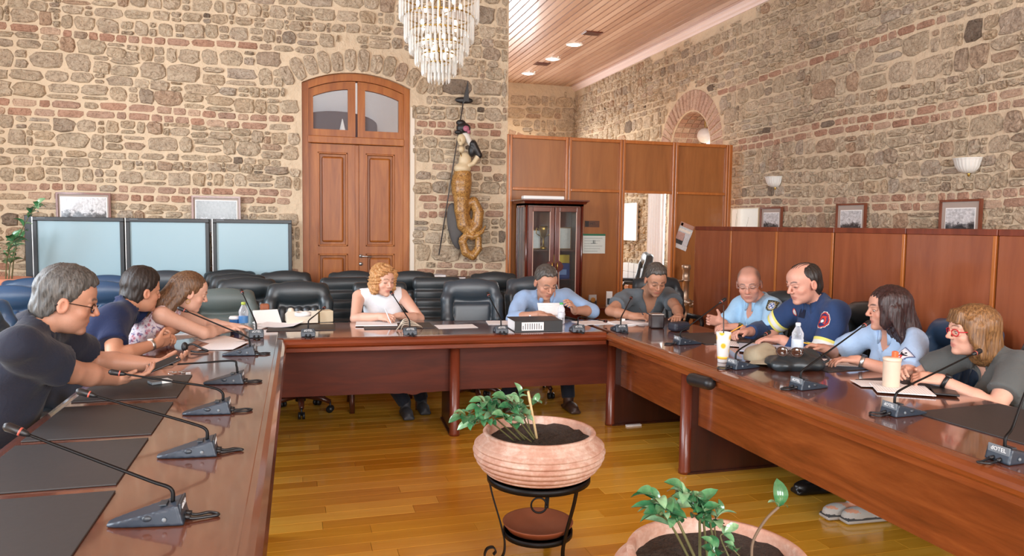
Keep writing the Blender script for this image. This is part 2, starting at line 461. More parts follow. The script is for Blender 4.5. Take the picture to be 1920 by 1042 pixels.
def band_wall(mb, U0, U1, top, outl, fn, thick, sill=0):
    """wall with an opening whose head is the polyline outl (and a sill)"""
    a, b = outl[0][0], outl[-1][0]
    for (x0, x1, z0, z1) in ((U0, a, 0, top), (b, U1, 0, top)):
        V = [fn(u, v, h) for h in (0, -thick) for u, v in ((x0, z0), (x1, z0), (x1, z1), (x0, z1))]
        mb.add(V, [(0, 1, 2, 3), (7, 6, 5, 4), (0, 4, 5, 1), (1, 5, 6, 2), (2, 6, 7, 3), (3, 7, 4, 0)])
    for k in range(len(outl)-1):
        (u0, z0), (u1, z1) = outl[k], outl[k+1]
        V = [fn(u, v, h) for h in (0, -thick) for u, v in ((u0, z0), (u1, z1), (u1, top), (u0, top))]
        mb.add(V, [(0, 1, 2, 3), (7, 6, 5, 4), (0, 4, 5, 1)])
    if sill:
        V = [fn(u, v, h) for h in (0, -thick) for u, v in ((a, 0), (b, 0), (b, sill), (a, sill))]
        mb.add(V, [(0, 1, 2, 3), (7, 6, 5, 4), (3, 2, 6, 7)])
band_wall(wb, -3.9, CORNER, CEIL+.1, out, backfn, T)
wall_back = struct(wb.build('wall_back', MORTAR))
vous = []
na = 12
A0 = math.asin((DH+.14)/ARAD)
for k in range(na):
    t0, t1 = -A0+2*A0*k/na, -A0+2*A0*(k+1)/na
    for (r0, r1) in ([(ARAD+.012, ARAD+random.uniform(.19, .26))]):
        P = []
        g = .006/ARAD; n = 12
        for j in range(n):
            q = 2*PI*j/n+.2; c, s_ = math.cos(q), math.sin(q); e = 4
            rr = 1/((abs(c)**e+abs(s_)**e)**(1/e))*(1+random.uniform(-.07, .07))
            tt = (t0+t1)/2+((t1-t0)/2-g)*c*rr; r_ = (r0+r1)/2+(r1-r0)/2*s_*rr
            P.append((DC+r_*math.sin(tt), ACZ+r_*math.cos(tt)))
        vous.append((P, random.uniform(.015, .03)))
def dist_back(p):
    if p[1] < 1.35 and not (1.16 < p[0]): return 1e6
    if p[1] < .9: return 1e6
    if p[1] > 4.15 or p[0] < -2.85: return 1e6
    return abs(p[0]+.3)+abs(p[1]-2.6)*.6
masonry(wall_back, (-3.7, CORNER), (.02, CEIL), [(1.75, 2, -3.7, 1.5), (2.54, 2, -3.7, 9), (3.27, 1, -3, -.55), (1.02, 2, -3.7, 9), (1.62, 1, 1.2, 2.3), (2.12, 1, 1.2, 2.0)], free_back, backfn, dist_back, 1.0, extra=vous)
# pale plaster edge beside the door's right jamb
link('plaster_edge', MB().box((DC+DH+.002, BW-.012, 0), (DC+DH+.045, BW+.1, 2.75)).mesh('plaster_edge', PLASTER), wall_back)
# --- right wall with the arched office window
WC, WH, WS, WR_ = 9.5, .55, 2.72, .42
wr = (WH*WH+WR_*WR_)/(2*WR_); wz = WS+WR_-wr
def rightfn(u, v, h): return Vector((RW-h, u, v))
outw = [(WC-WH+2*WH*k/12, wz+math.sqrt(wr*wr-(-WH+2*WH*k/12)**2)) for k in range(13)]
def free_right(u, v):
    if abs(u-WC) < WH+.03 and v < WS and v > 1.0: return False
    if v > 2.3 and math.hypot(u-WC, v-wz) < wr+.31: return False
    return v < CEIL-.1
rb = MB(); band_wall(rb, -3.5, 14.3, CEIL+.1, outw, rightfn, .75, .95)
wall_right = struct(rb.build('wall_right', MORTAR))
vous = []
na = 24; A0 = PI*.5
brickv = MB()
for k in range(na):
    t0, t1 = -A0+2*A0*k/na, -A0+2*A0*(k+1)/na
    P = [(WC+r_*math.sin(tt), wz+r_*math.cos(tt)) for r_, tt in ((wr+.01, t0+.012), (wr+.30, t0+.012), (wr+.30, t1-.012), (wr+.01, t1-.012))]
    P = P[::-1]
    V, Fc = stone_mesh(P, .016, rightfn)
    link('arch_brick', newmesh('arch_brick', V, Fc, ARCHBRICK), wall_right)
# brick soffit of the niche
na = 16
for k in range(na):
    for j in range(4):
        t0, t1 = -1.25+2.5*k/na+.01, -1.25+2.5*(k+1)/na-.01
        x0, x1 = RW+.02+j*.11, RW+.12+j*.11
        V = [Vector((x, WC+r_*math.sin(t), wz+r_*math.cos(t))) for r_ in (wr-.012, wr+.02) for x, t in ((x0, t0), (x1, t0), (x1, t1), (x0, t1))]
        brickv.add(V, [(0, 1, 2, 3), (0, 4, 5, 1), (1, 5, 6, 2), (2, 6, 7, 3), (3, 7, 4, 0)])
stuff(brickv.build('soffit_brick_field', BRICK, wall_right))
def dist_right(p):
    if p[1] < 1.5 and p[0] < 8.2: return 1e6
    if p[0] < 3.9 or p[1] < 1.2 or (p[1] > 1.5+(p[0])*.33): return 1e6
    return p[0]
masonry(wall_right, (2.6, FW), (.02, CEIL-.1), [(1.765, 2, 2.6, 8.6), (2.54, 2, 3, 8.6), (3.30, 1, 5.1, 8.7)], free_right, rightfn, dist_right, .98)
# --- far wall of the office beyond the partition, with a brick arch above its own window
def farfn(u, v, h): return Vector((u, FW-h, v))
wall_far = struct(MB().box((-3.9, FW, 0), (RW+.8, FW+.4, CEIL+.1)).build('wall_far', MORTAR))
fc, frad, fz = 3.55, 1.66, 1.44
extra = []
def free_far(u, v): return v > .02 and not (math.hypot(u-fc, v-fz) < frad+.36 and v > 1) and v < CEIL
na = 34
fb = 0
for k in range(na):
    for j in range(2):
        off = .5*(j % 2); t0, t1 = -1.5+3.0*(k+off)/na, -1.5+3.0*(k+off+1)/na
        P = [(fc+r_*math.sin(tt), fz+r_*math.cos(tt)) for r_, tt in ((frad+.03+j*.16, t1-.008), (frad+.17+j*.16, t1-.008), (frad+.17+j*.16, t0+.008), (frad+.03+j*.16, t0+.008))]
        V, Fc = stone_mesh(P, .014, farfn); link('arch_brick', newmesh('arch_brick', V, Fc, BRICK), wall_far)
masonry(wall_far, (2.0, RW), (2.0, CEIL), [(3.02, 2, 2, 6)], free_far, farfn, lambda p: abs(p[1]-3.8)+(0 if p[0] > 3.2 else 9), 1.2, (120, 60))
# --- left wall and the wall behind the camera, with their windows
def windowed(name, fn, U0, U1, wins, t, z0=.9, z1=3.75):
    mb = MB(); us = [U0]+[q for a in wins for q in a]+[U1]
    def slab(a, b, c, d):
        V = [fn(u, v, h) for h in (0, -t) for u, v in ((a, c), (b, c), (b, d), (a, d))]
        mb.add(V, [(0, 1, 2, 3), (7, 6, 5, 4), (0, 4, 5, 1), (1, 5, 6, 2), (2, 6, 7, 3), (3, 7, 4, 0)])
    for i in range(0, len(us), 2): slab(us[i], us[i+1], 0, CEIL+.1)
    for a, b in wins: slab(a, b, 0, z0); slab(a, b, z1, CEIL+.1)
    return struct(mb.build(name, MORTAR))
windowed('wall_left', lambda u, v, h: Vector((LEFTX+h, u, v)), -3.5, BW+.2, WINL, .4)
windowed('wall_front', lambda u, v, h: Vector((u, BACKY+h, v)), LEFTX-.2, RW+.3, WINB, .4)
n = 0
for side, wins in (('L', WINL), ('B', WINB)):
    for a, b in wins:
        n += 1
        f = MB()
        def P(u0, u1, z0, z1, d0=-.14, d1=-.08):
            lo, hi = ((LEFTX+d0, u0, z0), (LEFTX+d1, u1, z1)) if side == 'L' else ((u0, BACKY+d0, z0), (u1, BACKY+d1, z1))
            f.box(lo, hi)
        P(a, a+.07, .9, 3.75); P(b-.07, b, .9, 3.75); P(a, b, .9, .97); P(a, b, 3.68, 3.75); P((a+b)/2-.04, (a+b)/2+.04, .9, 3.75); P(a, b, 2.7, 2.76)
        struct(f.build('window_%d' % n, DOORWOOD))
# office window in the right wall: frame, sky pane and a globe lamp hanging in front
xw = RW+.5
f = MB()
def arcframe(r0, r1, x0, x1):
    pts = [(-WH*1.0+2*WH*k/12) for k in range(13)]
    V = []; Fc = []
    for x in (x0, x1):
        for rr in (r0, r1):
            for k in range(13):
                t = -1.25+2.5*k/12; V.append(Vector((x, WC+rr*math.sin(t), wz+rr*math.cos(t))))
    for k in range(12):
        Fc += [(k, k+1, 13+k+1, 13+k), (26+k, 39+k, 39+k+1, 26+k+1), (k, 26+k, 26+k+1, k+1), (13+k, 13+k+1, 39+k+1, 39+k)]
    f.add(V, Fc)
arcframe(wr-.09, wr, xw, xw+.07)
for u in (WC-WH, WC+WH-.09, WC-.045): f.box((xw, u, .95), (xw+.07, u+.09, 2.95 if abs(u-WC) > .1 else 3.05))
for z in (.95, 1.9): f.box((xw, WC-WH, z), (xw+.07, WC+WH, z+.08))
win = struct(f.build('window_9', DOORWOOD))
pv = [(WC-WH, .95), (WC+WH, .95)]+[(u, z) for u, z in outw[::-1]]
link('pane', MB().prism(pv, xw+.03, xw+.04, fn=lambda u, v, h: Vector((h, u, v))).mesh('pane', WG), win)
# lobby behind the arched door, seen through its fanlight
wallbox('wall_lobby', (-.9, 11.2, 0), (2.24, 11.3, CEIL+.1), plain('lobby_plaster', (214, 216, 220), .9))
aw = [(-.03, 0), (1.128, 0), (1.128, 2.93)]+[(.549+.579*math.cos(t), 2.93+.18*math.sin(t)) for t in np.linspace(0, PI, 15)][1:]
struct(MB().prism(aw, 11.10, 11.2, fn=lambda u, v, h: Vector((u, h, v))).build('door_2', plain('dark_lobby_door', (74, 50, 54), .5)))
area('lobby_fill_light', (.4, 9.9, CEIL-.1), (.4, 10.6, 2), 1.2, .6, 22, (1, 1, 1))  # added fill with no visible fitting, lights the lobby behind the fanlight
lp = thing('lobby_lamp', 'white conical lamp shining behind the left pane of the fanlight', 'lamp', (.625, 11.04, 2.72))
MB().lathe([(.07, 0), (.055, .06), (.006, .27), (0, .28)], 16).build('shade', plain('lamp_white', (250, 250, 248), .6), lp)
# arched window of the far wall
fw = MB()
for u in (2.62, 3.52, 4.42): fw.box((u-.04, FW-.06, .9), (u+.04, FW+.02, 2.95))
for z in (.9, 2.0, 2.92): fw.box((2.6, FW-.06, z), (4.46, FW+.02, z+.07))
fwin = struct(fw.build('window_8', DOORWOOD)); link('pane', MB().box((2.6, FW-.03, .95), (4.46, FW-.02, 2.95)).mesh('pane', WG), fwin)
# --- the arched double door
door = thing('door', 'tall arched pine double door with a glazed fanlight set in the stone wall', 'door', (DC, BW+.05, 0))
for ch in (): pass
door['kind'] = 'structure'; door.name = 'door_1'
for k_ in ('label', 'category'): del door[k_]
def dpart(mb, name, mat, parent=door): return mb.build(name, mat, parent)
ir = ARAD-.06
def az(u, r): return ACZ+math.sqrt(r*r-u*u)
fr = MB()
for s_ in (-1, 1):
    x0, x1 = sorted((s_*DH, s_*(DH-.065))); fr.box((x0, .003, 0), (x1, .12, DS+.0))
    x0, x1 = sorted((s_*(DH-.065), s_*(DH-.085))); fr.box((x0, .025, 0), (x1, .12, DS+.01))
V = []; Fc = []
for yy in (0, .12):
    for rr in (ARAD-.002, ARAD-.075):
        for k in range(15):
            u = -DH+2*DH*k/14; V.append((u, yy, az(u, rr)))
for k in range(14): Fc += [(k, k+1, 16+k, 15+k), (30+k, 45+k, 46+k, 31+k), (15+k, 16+k, 46+k, 45+k)]
fr.add(V, Fc)
dpart(fr, 'door_frame', DOORWOOD)
TZ = 2.335
dpart(MB().box((-DH+.06, -.012, TZ), (DH-.06, .1, TZ+.075), bev=.006), 'transom_bar', DOORWOOD)
GLASS = bpy.data.materials.new('fanlight_glass'); GLASS.use_nodes = True
GLN = True
nt = GLASS.node_tree; gb = nt.nodes['Principled BSDF']; gb.inputs['Base Color'].default_value = (.5, .5, .52, 1); gb.inputs['Roughness'].default_value = .02
tr = nt.nodes.new('ShaderNodeBsdfTransparent'); tr.inputs[0].default_value = (.86, .88, .9, 1); mx = nt.nodes.new('ShaderNodeMixShader'); mx.inputs[0].default_value = .12
nt.links.new(tr.outputs[0], mx.inputs[1]); nt.links.new(gb.outputs[0], mx.inputs[2]); nt.links.new(mx.outputs[0], nt.nodes['Material Output'].inputs[0])
for s_ in (-1, 1):
    a, b = sorted((s_*.012, s_*(DH-.075)))
    fr = MB(); rt = ARAD-.078; z0 = TZ+.08
    ga, gb_ = sorted((s_*.090, s_*(DH-.075-.040)))
    # stiles and bottom rail, then the curved head
    fr.box((a, .033, z0), (ga, .085, min(az(a, rt-.03), az(ga, rt-.03)))); fr.box((gb_, .033, z0), (b, .085, min(az(b, rt-.03), az(gb_, rt-.03))))
    fr.box((ga, .03, z0), (gb_, .085, z0+.07))
    V = []; Fc = []
    for yy in (.03, .085):
        for rr in (rt, rt-.08):
            for k in range(9):
                u = a+(b-a)*k/8; V.append((u, yy, az(u, rr)))
    for k in range(8): Fc += [(k, k+1, 10+k, 9+k), (18+k, 27+k, 28+k, 19+k), (9+k, 10+k, 28+k, 27+k)]
    fr.add(V, Fc)
    sash = dpart(fr, 'fanlight_sash', DOORWOOD)
    pg = [(ga, z0+.07), (gb_, z0+.07)]+[(ga+(gb_-ga)*k/8, az(ga+(gb_-ga)*k/8, rt-.07)) for k in range(8, -1, -1)]
    dpart(MB().prism(pg, .06, .065, fn=lambda u, v, h: Vector((u, h, v))), 'pane', GLASS, sash)
    # leaf with two recessed panels
    lf = MB(); zt = TZ-.004
    x0, x1 = a, b
    st = .082
    lf.box((x0, .03, 0), (x0+st, .085, zt)); lf.box((x1-st, .03, 0), (x1, .085, zt))
    for (q0, q1) in ((zt-.085, zt), (1.17, 1.25), (.0, .2), (.66, .74)): lf.box((x0+st, .03, q0), (x1-st, .085, q1))
    leaf = dpart(lf, 'door_leaf', DOORWOOD)
    for (q0, q1) in ((1.25, zt-.085), (.74, 1.17), (.2, .66)):
        pn = MB(); pn.box((x0+st, .062, q0), (x1-st, .075, q1))
        pn.box((x0+st+.045, .042, q0+.045), (x1-st-.045, .065, q1-.045), bev=.018)
        dpart(pn, 'door_panel', DOORWOOD, leaf)
        md = MB()
        for (u0, u1, w0, w1) in ((x0+st, x0+st+.02, q0, q1), (x1-st-.02, x1-st, q0, q1), (x0+st, x1-st, q0, q0+.02), (x0+st, x1-st, q1-.02, q1)):
            md.box((u0, .022, w0), (u1, .06, w1), bev=.006)
        dpart(md, 'panel_moulding', DOORWOOD, leaf)
    if s_ > 0:
        h = MB(); h.tube([(x0+.03, .03, 1.145), (x0+.03, -.02, 1.145), (x0+.14, -.025, 1.14)], .008); h.lathe([(.02, 0), (.02, .008)], 12, mx=Matrix.Translation((x0+.03, .03, 1.145)) @ Matrix.Rotation(PI/2, 4, 'X'))
        dpart(h, 'door_handle', CHROME, leaf)
        h = MB().lathe([(.02, 0), (.02, .01)], 12, mx=Matrix.Translation((x0+.03, .03, 1.06)) @ Matrix.Rotation(PI/2, 4, 'X')); dpart(h, 'lock', CHROME, leaf)
        dpart(MB().box((x0-.03, .018, 0), (x0+.012, .04, zt), bev=.006), 'meeting_strip', DOORWOOD)
# ================================================================== smooth solids (signed distance fields meshed on a rectilinear grid)
def np3(v): return np.array([v[0], v[1], v[2]], dtype=np.float32)
def axis(lo, hi, step, fine=()):
    """grid coordinates from lo to hi, with smaller steps inside the fine intervals (a, b, step)"""
    out = [lo]; x = lo
    while x < hi:
        s = step
        for a, b, f in fine:
            if a-step*.5 <= x < b: s = min(s, f)
        x += s; out.append(x)
    return np.array(out, dtype=np.float32)
class Field:
    def __init__(s, lo, hi, step, fine=((), (), ())):
        s.ax = [axis(lo[i], hi[i], step, fine[i]) for i in range(3)]
        s.D = np.full([len(a) for a in s.ax], .2, dtype=np.float32)
    def sub(s, lo, hi, pad):
        sl = []
        for i in range(3):
            a = int(np.searchsorted(s.ax[i], lo[i]-pad)); b = int(np.searchsorted(s.ax[i], hi[i]+pad))
            if b <= a: return None
            sl.append(slice(a, b))
        X = s.ax[0][sl[0]][:, None, None]; Y = s.ax[1][sl[1]][None, :, None]; Z = s.ax[2][sl[2]][None, None, :]
        return tuple(sl), X, Y, Z
    def put(s, prim, k=.02, op='u', pad=None):
        fn, lo, hi = prim
        r = s.sub(lo, hi, (k+.03) if pad is None else pad)
        if r is None: return s
        sl, X, Y, Z = r
        d = fn(X, Y, Z).astype(np.float32); D = s.D[sl]
        if op == 'u':
            if k > 0:
                h = np.clip(.5+.5*(D-d)/k, 0, 1); s.D[sl] = D*(1-h)+d*h-k*h*(1-h)
            else: s.D[sl] = np.minimum(D, d)
        else:
            if op == 's': d = -d
            if k > 0:
                h = np.clip(.5-.5*(D-d)/k, 0, 1); s.D[sl] = D*(1-h)+d*h+k*h*(1-h)
            else: s.D[sl] = np.maximum(D, d)
        return s
    def cut(s, p, n, k=0):
        """keep the side of the plane opposite to n"""
        n = np3(Vector(n).normalized()); X, Y, Z = s.ax[0][:, None, None], s.ax[1][None, :, None], s.ax[2][None, None, :]
        s.D = np.maximum(s.D, ((X-p[0])*n[0]+(Y-p[1])*n[1]+(Z-p[2])*n[2]).astype(np.float32)); return s
    def warp(s, fn):
        X, Y, Z = s.ax[0][:, None, None], s.ax[1][None, :, None], s.ax[2][None, None, :]
        s.D = s.D+fn(X, Y, Z).astype(np.float32); return s
    def verts(s):
        D = s.D; D = D.copy()
        for i in range(3):      # close at the grid's border
            sl = [slice(None)]*3
            for e in (0, -1):
                sl[i] = e; D[tuple(sl)] = np.maximum(D[tuple(sl)], .001)
        ins = D < 0
        n = [k-1 for k in D.shape]
        c = np.zeros(n, dtype=np.int8)
        for i in (0, 1):
            for j in (0, 1):
                for k in (0, 1): c += ins[i:i+n[0], j:j+n[1], k:k+n[2]]
        act = (c > 0) & (c < 8)
        idx = np.full(n, -1, dtype=np.int64); A = np.argwhere(act); idx[act] = np.arange(len(A))
        P = np.zeros((len(A), 3)); W = np.zeros(len(A))
        G = [np.asarray(a, dtype=np.float64) for a in s.ax]
        for a in range(3):
            b, c_ = (a+1) % 3, (a+2) % 3
            for ob in (0, 1):
                for oc in (0, 1):
                    I = A.copy(); I[:, b] += ob; I[:, c_] += oc
                    J = I.copy(); J[:, a] += 1
                    d0 = D[I[:, 0], I[:, 1], I[:, 2]]; d1 = D[J[:, 0], J[:, 1], J[:, 2]]
                    m = (d0 < 0) != (d1 < 0)
                    t = np.where(m, d0/np.where(m, d0-d1, 1), 0)
                    Q = np.stack([G[q][I[:, q]] for q in range(3)], 1)
                    Q[:, a] += t*(G[a][J[:, a]]-G[a][I[:, a]])
                    P += Q*m[:, None]; W += m
        P /= np.maximum(W, 1)[:, None]
        quads = []
        for a in range(3):
            b, c_ = (a+1) % 3, (a+2) % 3
            sl0 = [slice(None)]*3; sl1 = [slice(None)]*3; sl0[a] = slice(0, -1); sl1[a] = slice(1, None)
            m = ins[tuple(sl0)] != ins[tuple(sl1)]
            E = np.argwhere(m); E = E[(E[:, b] > 0) & (E[:, c_] > 0) & (E[:, b] < D.shape[b]-1) & (E[:, c_] < D.shape[c_]-1)]
            if len(E) == 0: continue
            q = []
            for ob, oc in ((0, 0), (1, 0), (1, 1), (0, 1)):
                K = E.copy(); K[:, b] += ob-1; K[:, c_] += oc-1; q.append(idx[K[:, 0], K[:, 1], K[:, 2]])
            q = np.stack(q, 1); inside = ins[E[:, 0], E[:, 1], E[:, 2]]
            q[~inside] = q[~inside][:, ::-1]
            quads.append(q)
        Q = np.concatenate(quads) if quads else np.zeros((0, 4), int)
        return P, Q
    def mesh(s, name, mats, origin=(0, 0, 0), pick=None, tint=None, attr=None, keep=0):
        P, Q = s.verts()
        if keep: P, Q = biggest(P, Q)
        me = bpy.data.meshes.new(name); n = len(P)
        me.vertices.add(n); me.vertices.foreach_set('co', (P-np.array(origin)).astype(np.float32).ravel())
        me.loops.add(len(Q)*4); me.loops.foreach_set('vertex_index', Q.astype(np.int32).ravel())
        me.polygons.add(len(Q)); me.polygons.foreach_set('loop_start', np.arange(0, len(Q)*4, 4, dtype=np.int32))
        me.polygons.foreach_set('use_smooth', np.ones(len(Q), dtype=bool))
        for m in (mats if isinstance(mats, (list, tuple)) else [mats]): me.materials.append(m)
        if pick is not None:
            me.polygons.foreach_set('material_index', pick(P[Q].mean(1)).astype(np.int32))
        me.update(); me.validate()
        if tint is not None:
            c = tint(P); c = np.concatenate([c, np.ones((n, 1))], 1) if c.shape[1] == 3 else c
            at = me.color_attributes.new('tint', 'FLOAT_COLOR', 'POINT'); at.data.foreach_set('color', c.astype(np.float32).ravel())
        return me
def biggest(P, Q):
    """keep the largest connected piece"""
    lab = np.arange(len(P))
    while True:
        old = lab.copy()
        m = lab[Q].min(1)
        for k in range(4): np.minimum.at(lab, Q[:, k], m)
        lab = lab[lab]
        if (lab == old).all(): break
    r = np.bincount(lab[Q[:, 0]], minlength=len(P)).argmax()
    kv = lab == r; new = np.cumsum(kv)-1
    return P[kv], new[Q[kv[Q[:, 0]]]]
def cap(a, b, ra, rb=None):
    rb = ra if rb is None else rb; a, b = np3(a), np3(b); r = max(ra, rb)
    ab = b-a; L2 = float(ab.dot(ab))+1e-9
    def fn(X, Y, Z):
        px, py, pz = X-a[0], Y-a[1], Z-a[2]
        t = np.clip((px*ab[0]+py*ab[1]+pz*ab[2])/L2, 0, 1)
        return np.sqrt((px-ab[0]*t)**2+(py-ab[1]*t)**2+(pz-ab[2]*t)**2)-(ra+(rb-ra)*t)
    return fn, np.minimum(a, b)-r, np.maximum(a, b)+r
def ell(c, r, R=None):
    """ellipsoid; R: 3 axes as columns"""
    c = np3(c); r = np3(r); R = np.eye(3) if R is None else np.array(R, dtype=np.float32)
    ext = np.sqrt(((R*r[None, :])**2).sum(1))
    def fn(X, Y, Z):
        px, py, pz = X-c[0], Y-c[1], Z-c[2]
        q = [px*R[0, i]+py*R[1, i]+pz*R[2, i] for i in range(3)]
        k0 = np.sqrt((q[0]/r[0])**2+(q[1]/r[1])**2+(q[2]/r[2])**2)
        k1 = np.sqrt((q[0]/r[0]**2)**2+(q[1]/r[1]**2)**2+(q[2]/r[2]**2)**2)+1e-6
        return k0*(k0-1)/k1
    return fn, c-ext, c+ext
def rbox(c, h, rad, R=None):
    c = np3(c); h = np3(h); R = np.eye(3) if R is None else np.array(R, dtype=np.float32)
    ext = np.abs(R) @ h
    def fn(X, Y, Z):
        px, py, pz = X-c[0], Y-c[1], Z-c[2]
        q = [np.abs(px*R[0, i]+py*R[1, i]+pz*R[2, i])-(h[i]-rad) for i in range(3)]
        o = np.sqrt(np.maximum(q[0], 0)**2+np.maximum(q[1], 0)**2+np.maximum(q[2], 0)**2)
        return o+np.minimum(np.maximum(np.maximum(q[0], q[1]), q[2]), 0)-rad
    return fn, c-ext, c+ext
def frame(fwd, up=(0, 0, 1)):
    """columns: right, forward, up"""
    f = Vector(fwd).normalized(); r = f.cross(Vector(up)).normalized(); u = r.cross(f)
    return np.array([[r.x, f.x, u.x], [r.y, f.y, u.y], [r.z, f.z, u.z]])
def chain(fl, pts, rs, k=.02):
    for i in range(len(pts)-1): fl.put(cap(pts[i], pts[i+1], rs[i], rs[i+1]), k)
    return fl
# ================================================================== conference tables set in a U
TH = .75
def moulding(pts, inward, name, parent, mat, cap_round=0):
    """edge profile swept along a straight line; d runs from the glass edge to the nose"""
    prof = [(0, TH-.001), (.018, TH-.002), (.036, TH-.006), (.052, TH-.018), (.060, TH-.034), (.056, TH-.050), (.042, TH-.060), (.036, TH-.064), (.036, TH-.088), (.020, TH-.094), (-.05, TH-.094), (-.05, TH-.03), (0, TH-.03)]
    a, b = Vector(pts[0]), Vector(pts[1]); n = Vector(inward).normalized()
    mb = MB(); V = [a+n*d+Vector((0, 0, z)) for d, z in prof]+[b+n*d+Vector((0, 0, z)) for d, z in prof]
    k = len(prof)
    mb.add(V, [(i, (i+1) % k, k+(i+1) % k, k+i) for i in range(k)]+[tuple(range(k-1, -1, -1)), tuple(range(k, 2*k))], 0, False)
    return mb.build(name, mat, parent)
def post_and_slab(parent, p, q, r=.036, th=.055):
    """rounded post at p carrying the slab that runs from p to q"""
    p, q = Vector(p), Vector(q); d = (q-p).normalized(); s = Vector((-d.y, d.x, 0))
    mb = MB(); mb.lathe([(r*1.08, 0), (r*1.08, .02), (r, .03), (r, TH-.1)], 20, mx=Matrix.Translation(p)); mb.build('post', REDPOST, parent)
    c = [p-s*th/2, q-s*th/2, q+s*th/2, p+s*th/2]
    mb = MB().prism([(v.x, v.y) for v in c], .012, TH-.1); mb.build('leg_slab', DARKWOOD, parent)
    c = [p-s*(th/2+.012), q-s*(th/2+.012), q+s*(th/2+.012), p+s*(th/2+.012)]
    MB().prism([(v.x, v.y) for v in c], 0, .012).build('foot_rail', DARKWOOD, parent)
REDPOST = wood('red_post_wood', (86, 36, 22), (112, 50, 30), (134, 66, 42), 2, .32, .3, 1.2, 9)
def panel(parent, a, b, z0, z1, t, mat, wave=0):
    a, b = Vector((*a, 0)), Vector((*b, 0)); d = (b-a); L = d.length; d.normalize(); s = Vector((-d.y, d.x, 0))*t
    n = 40; pts = [(0, z1), (L, z1)]
    if wave:
        for k in range(n+1):
            u = L*(1-k/n); t_ = (u/L-.5)*2
            pts.append((u, z0-.02*math.exp(-((u/L-.78)/.09)**2)*(.6+.4*math.cos(u*46))-.006))
    else: pts += [(L, z0), (0, z0)]
    MB().prism(pts[::-1], 0, 1, fn=lambda u, v, h: a+d*u+s*h+Vector((0, 0, v))).build('modesty_panel', PANELRED if mat is REDWOOD else mat, parent)
LX0, LX1 = -.93, -.077           # left table
RX0, RX1 = 2.092, 2.955          # right table
def FY(x): return 4.898-.0475*(x+.077)      # front edge of the far table
tl = thing('conference_table', 'long lacquered red-brown table on the left with four dark mats and a row of microphones', 'table', (0, 0, 0))
MB().box((LX0+.02, -.55, TH-.04), (LX1-.058, 5.68, TH), bev=.004).build('tabletop', TOPWOOD, tl)
moulding([(LX1-.06, -.55, 0), (LX1-.06, 4.93, 0)], (1, 0, 0), 'edge_moulding', tl, TOPWOOD)
moulding([(LX0+.022, 5.68, 0), (LX0+.022, -.55, 0)], (-1, 0, 0), 'edge_moulding', tl, TOPWOOD)
panel(tl, (-.30, -.5), (-.30, 4.95), .31, TH-.09, -.02, REDWOOD_Y)
for y in (-.3, 1.6, 3.6, 5.2): post_and_slab(tl, (-.24, y, 0), (-.82, y, 0))
tf = thing('conference_table', 'lacquered red-brown table closing the far end of the U in front of the arched door', 'table', (0, 0, 0))
f0, f1 = Vector((LX1-.055, FY(LX1)+.06, 0)), Vector((RX0+.005, FY(RX0)+.06, 0))
MB().prism([(f0.x, f0.y), (f1.x, f1.y), (f1.x, f1.y+.70), (f0.x, f0.y+.74)], TH-.04, TH).build('tabletop', TOPWOOD, tf)
dn = Vector((-.0475, -1, 0)).normalized()
moulding([Vector((LX1-.02, FY(LX1-.02), 0))-dn*.06, Vector((RX0+.01, FY(RX0), 0))-dn*.06], dn, 'edge_moulding', tf, REDWOOD)
moulding([Vector((RX0, FY(RX0)+.74, 0)), Vector((LX1-.05, FY(LX1)+.78, 0))], -dn, 'edge_moulding', tf, REDWOOD)
panel(tf, (LX1-.1, FY(LX1)+.29), (1.04, FY(1.04)+.29), .315, TH-.09, .02, REDWOOD, 1)
panel(tf, (1.08, FY(1.08)+.29), (RX0+.2, FY(RX0)+.29), .315, TH-.09, .02, REDWOOD)
post_and_slab(tf, (1.06, 5.08, 0), (1.085, 5.55, 0))
tr = thing('conference_table', 'long lacquered red-brown table on the right before the low veneered screen', 'table', (0, 0, 0))
MB().box((RX0+.058, -.55, TH-.04), (RX1-.02, 5.50, TH+.0005), bev=.004).build('tabletop', TOPWOOD, tr)
moulding([(RX0+.06, 4.80, 0), (RX0+.06, -.55, 0)], (-1, 0, 0), 'edge_moulding', tr, REDWOOD_Y)
mb = MB()      # rounded end of the inner edge
prof = [(0, TH-.001), (.036, TH-.006), (.052, TH-.018), (.060, TH-.034), (.056, TH-.050), (.036, TH-.064), (.036, TH-.094), (0, TH-.094)]
mb.lathe(prof[::-1], 20, mx=Matrix.Translation((RX0+.06, 4.80, 0)), smooth=True); mb.build('edge_moulding', REDWOOD_Y, tr)
moulding([(RX1-.022, -.55, 0), (RX1-.022, 5.50, 0)], (1, 0, 0), 'edge_moulding', tr, REDWOOD_Y)
panel(tr, (2.33, 3.93), (2.33, -.4), .30, TH-.09, .02, REDWOOD_Y)
panel(tr, (2.33, 5.06), (2.33, 3.97), .30, TH-.09, .02, REDWOOD_Y)
for y in (5.075, 3.95, .9, -.4): post_and_slab(tr, (2.262, y, 0), (2.90, y, 0))
fl = Field((2.0, 3.2, .6), (2.2, 3.7, .8), .008)
p0, p1 = aX(1299, 711, RX0-.016), aX(1330, 719, RX0-.006)
fl.put(cap(p0, p1, .036, .034), .01)
link('bumper', fl.mesh('bumper', BLACKPL), tr)['label'] = 'black rubber bumper under the table edge'
MB().box((2.36, 4.985, 0), (2.48, 5.012, .012)).build('floor_strip', WHITE, tr)
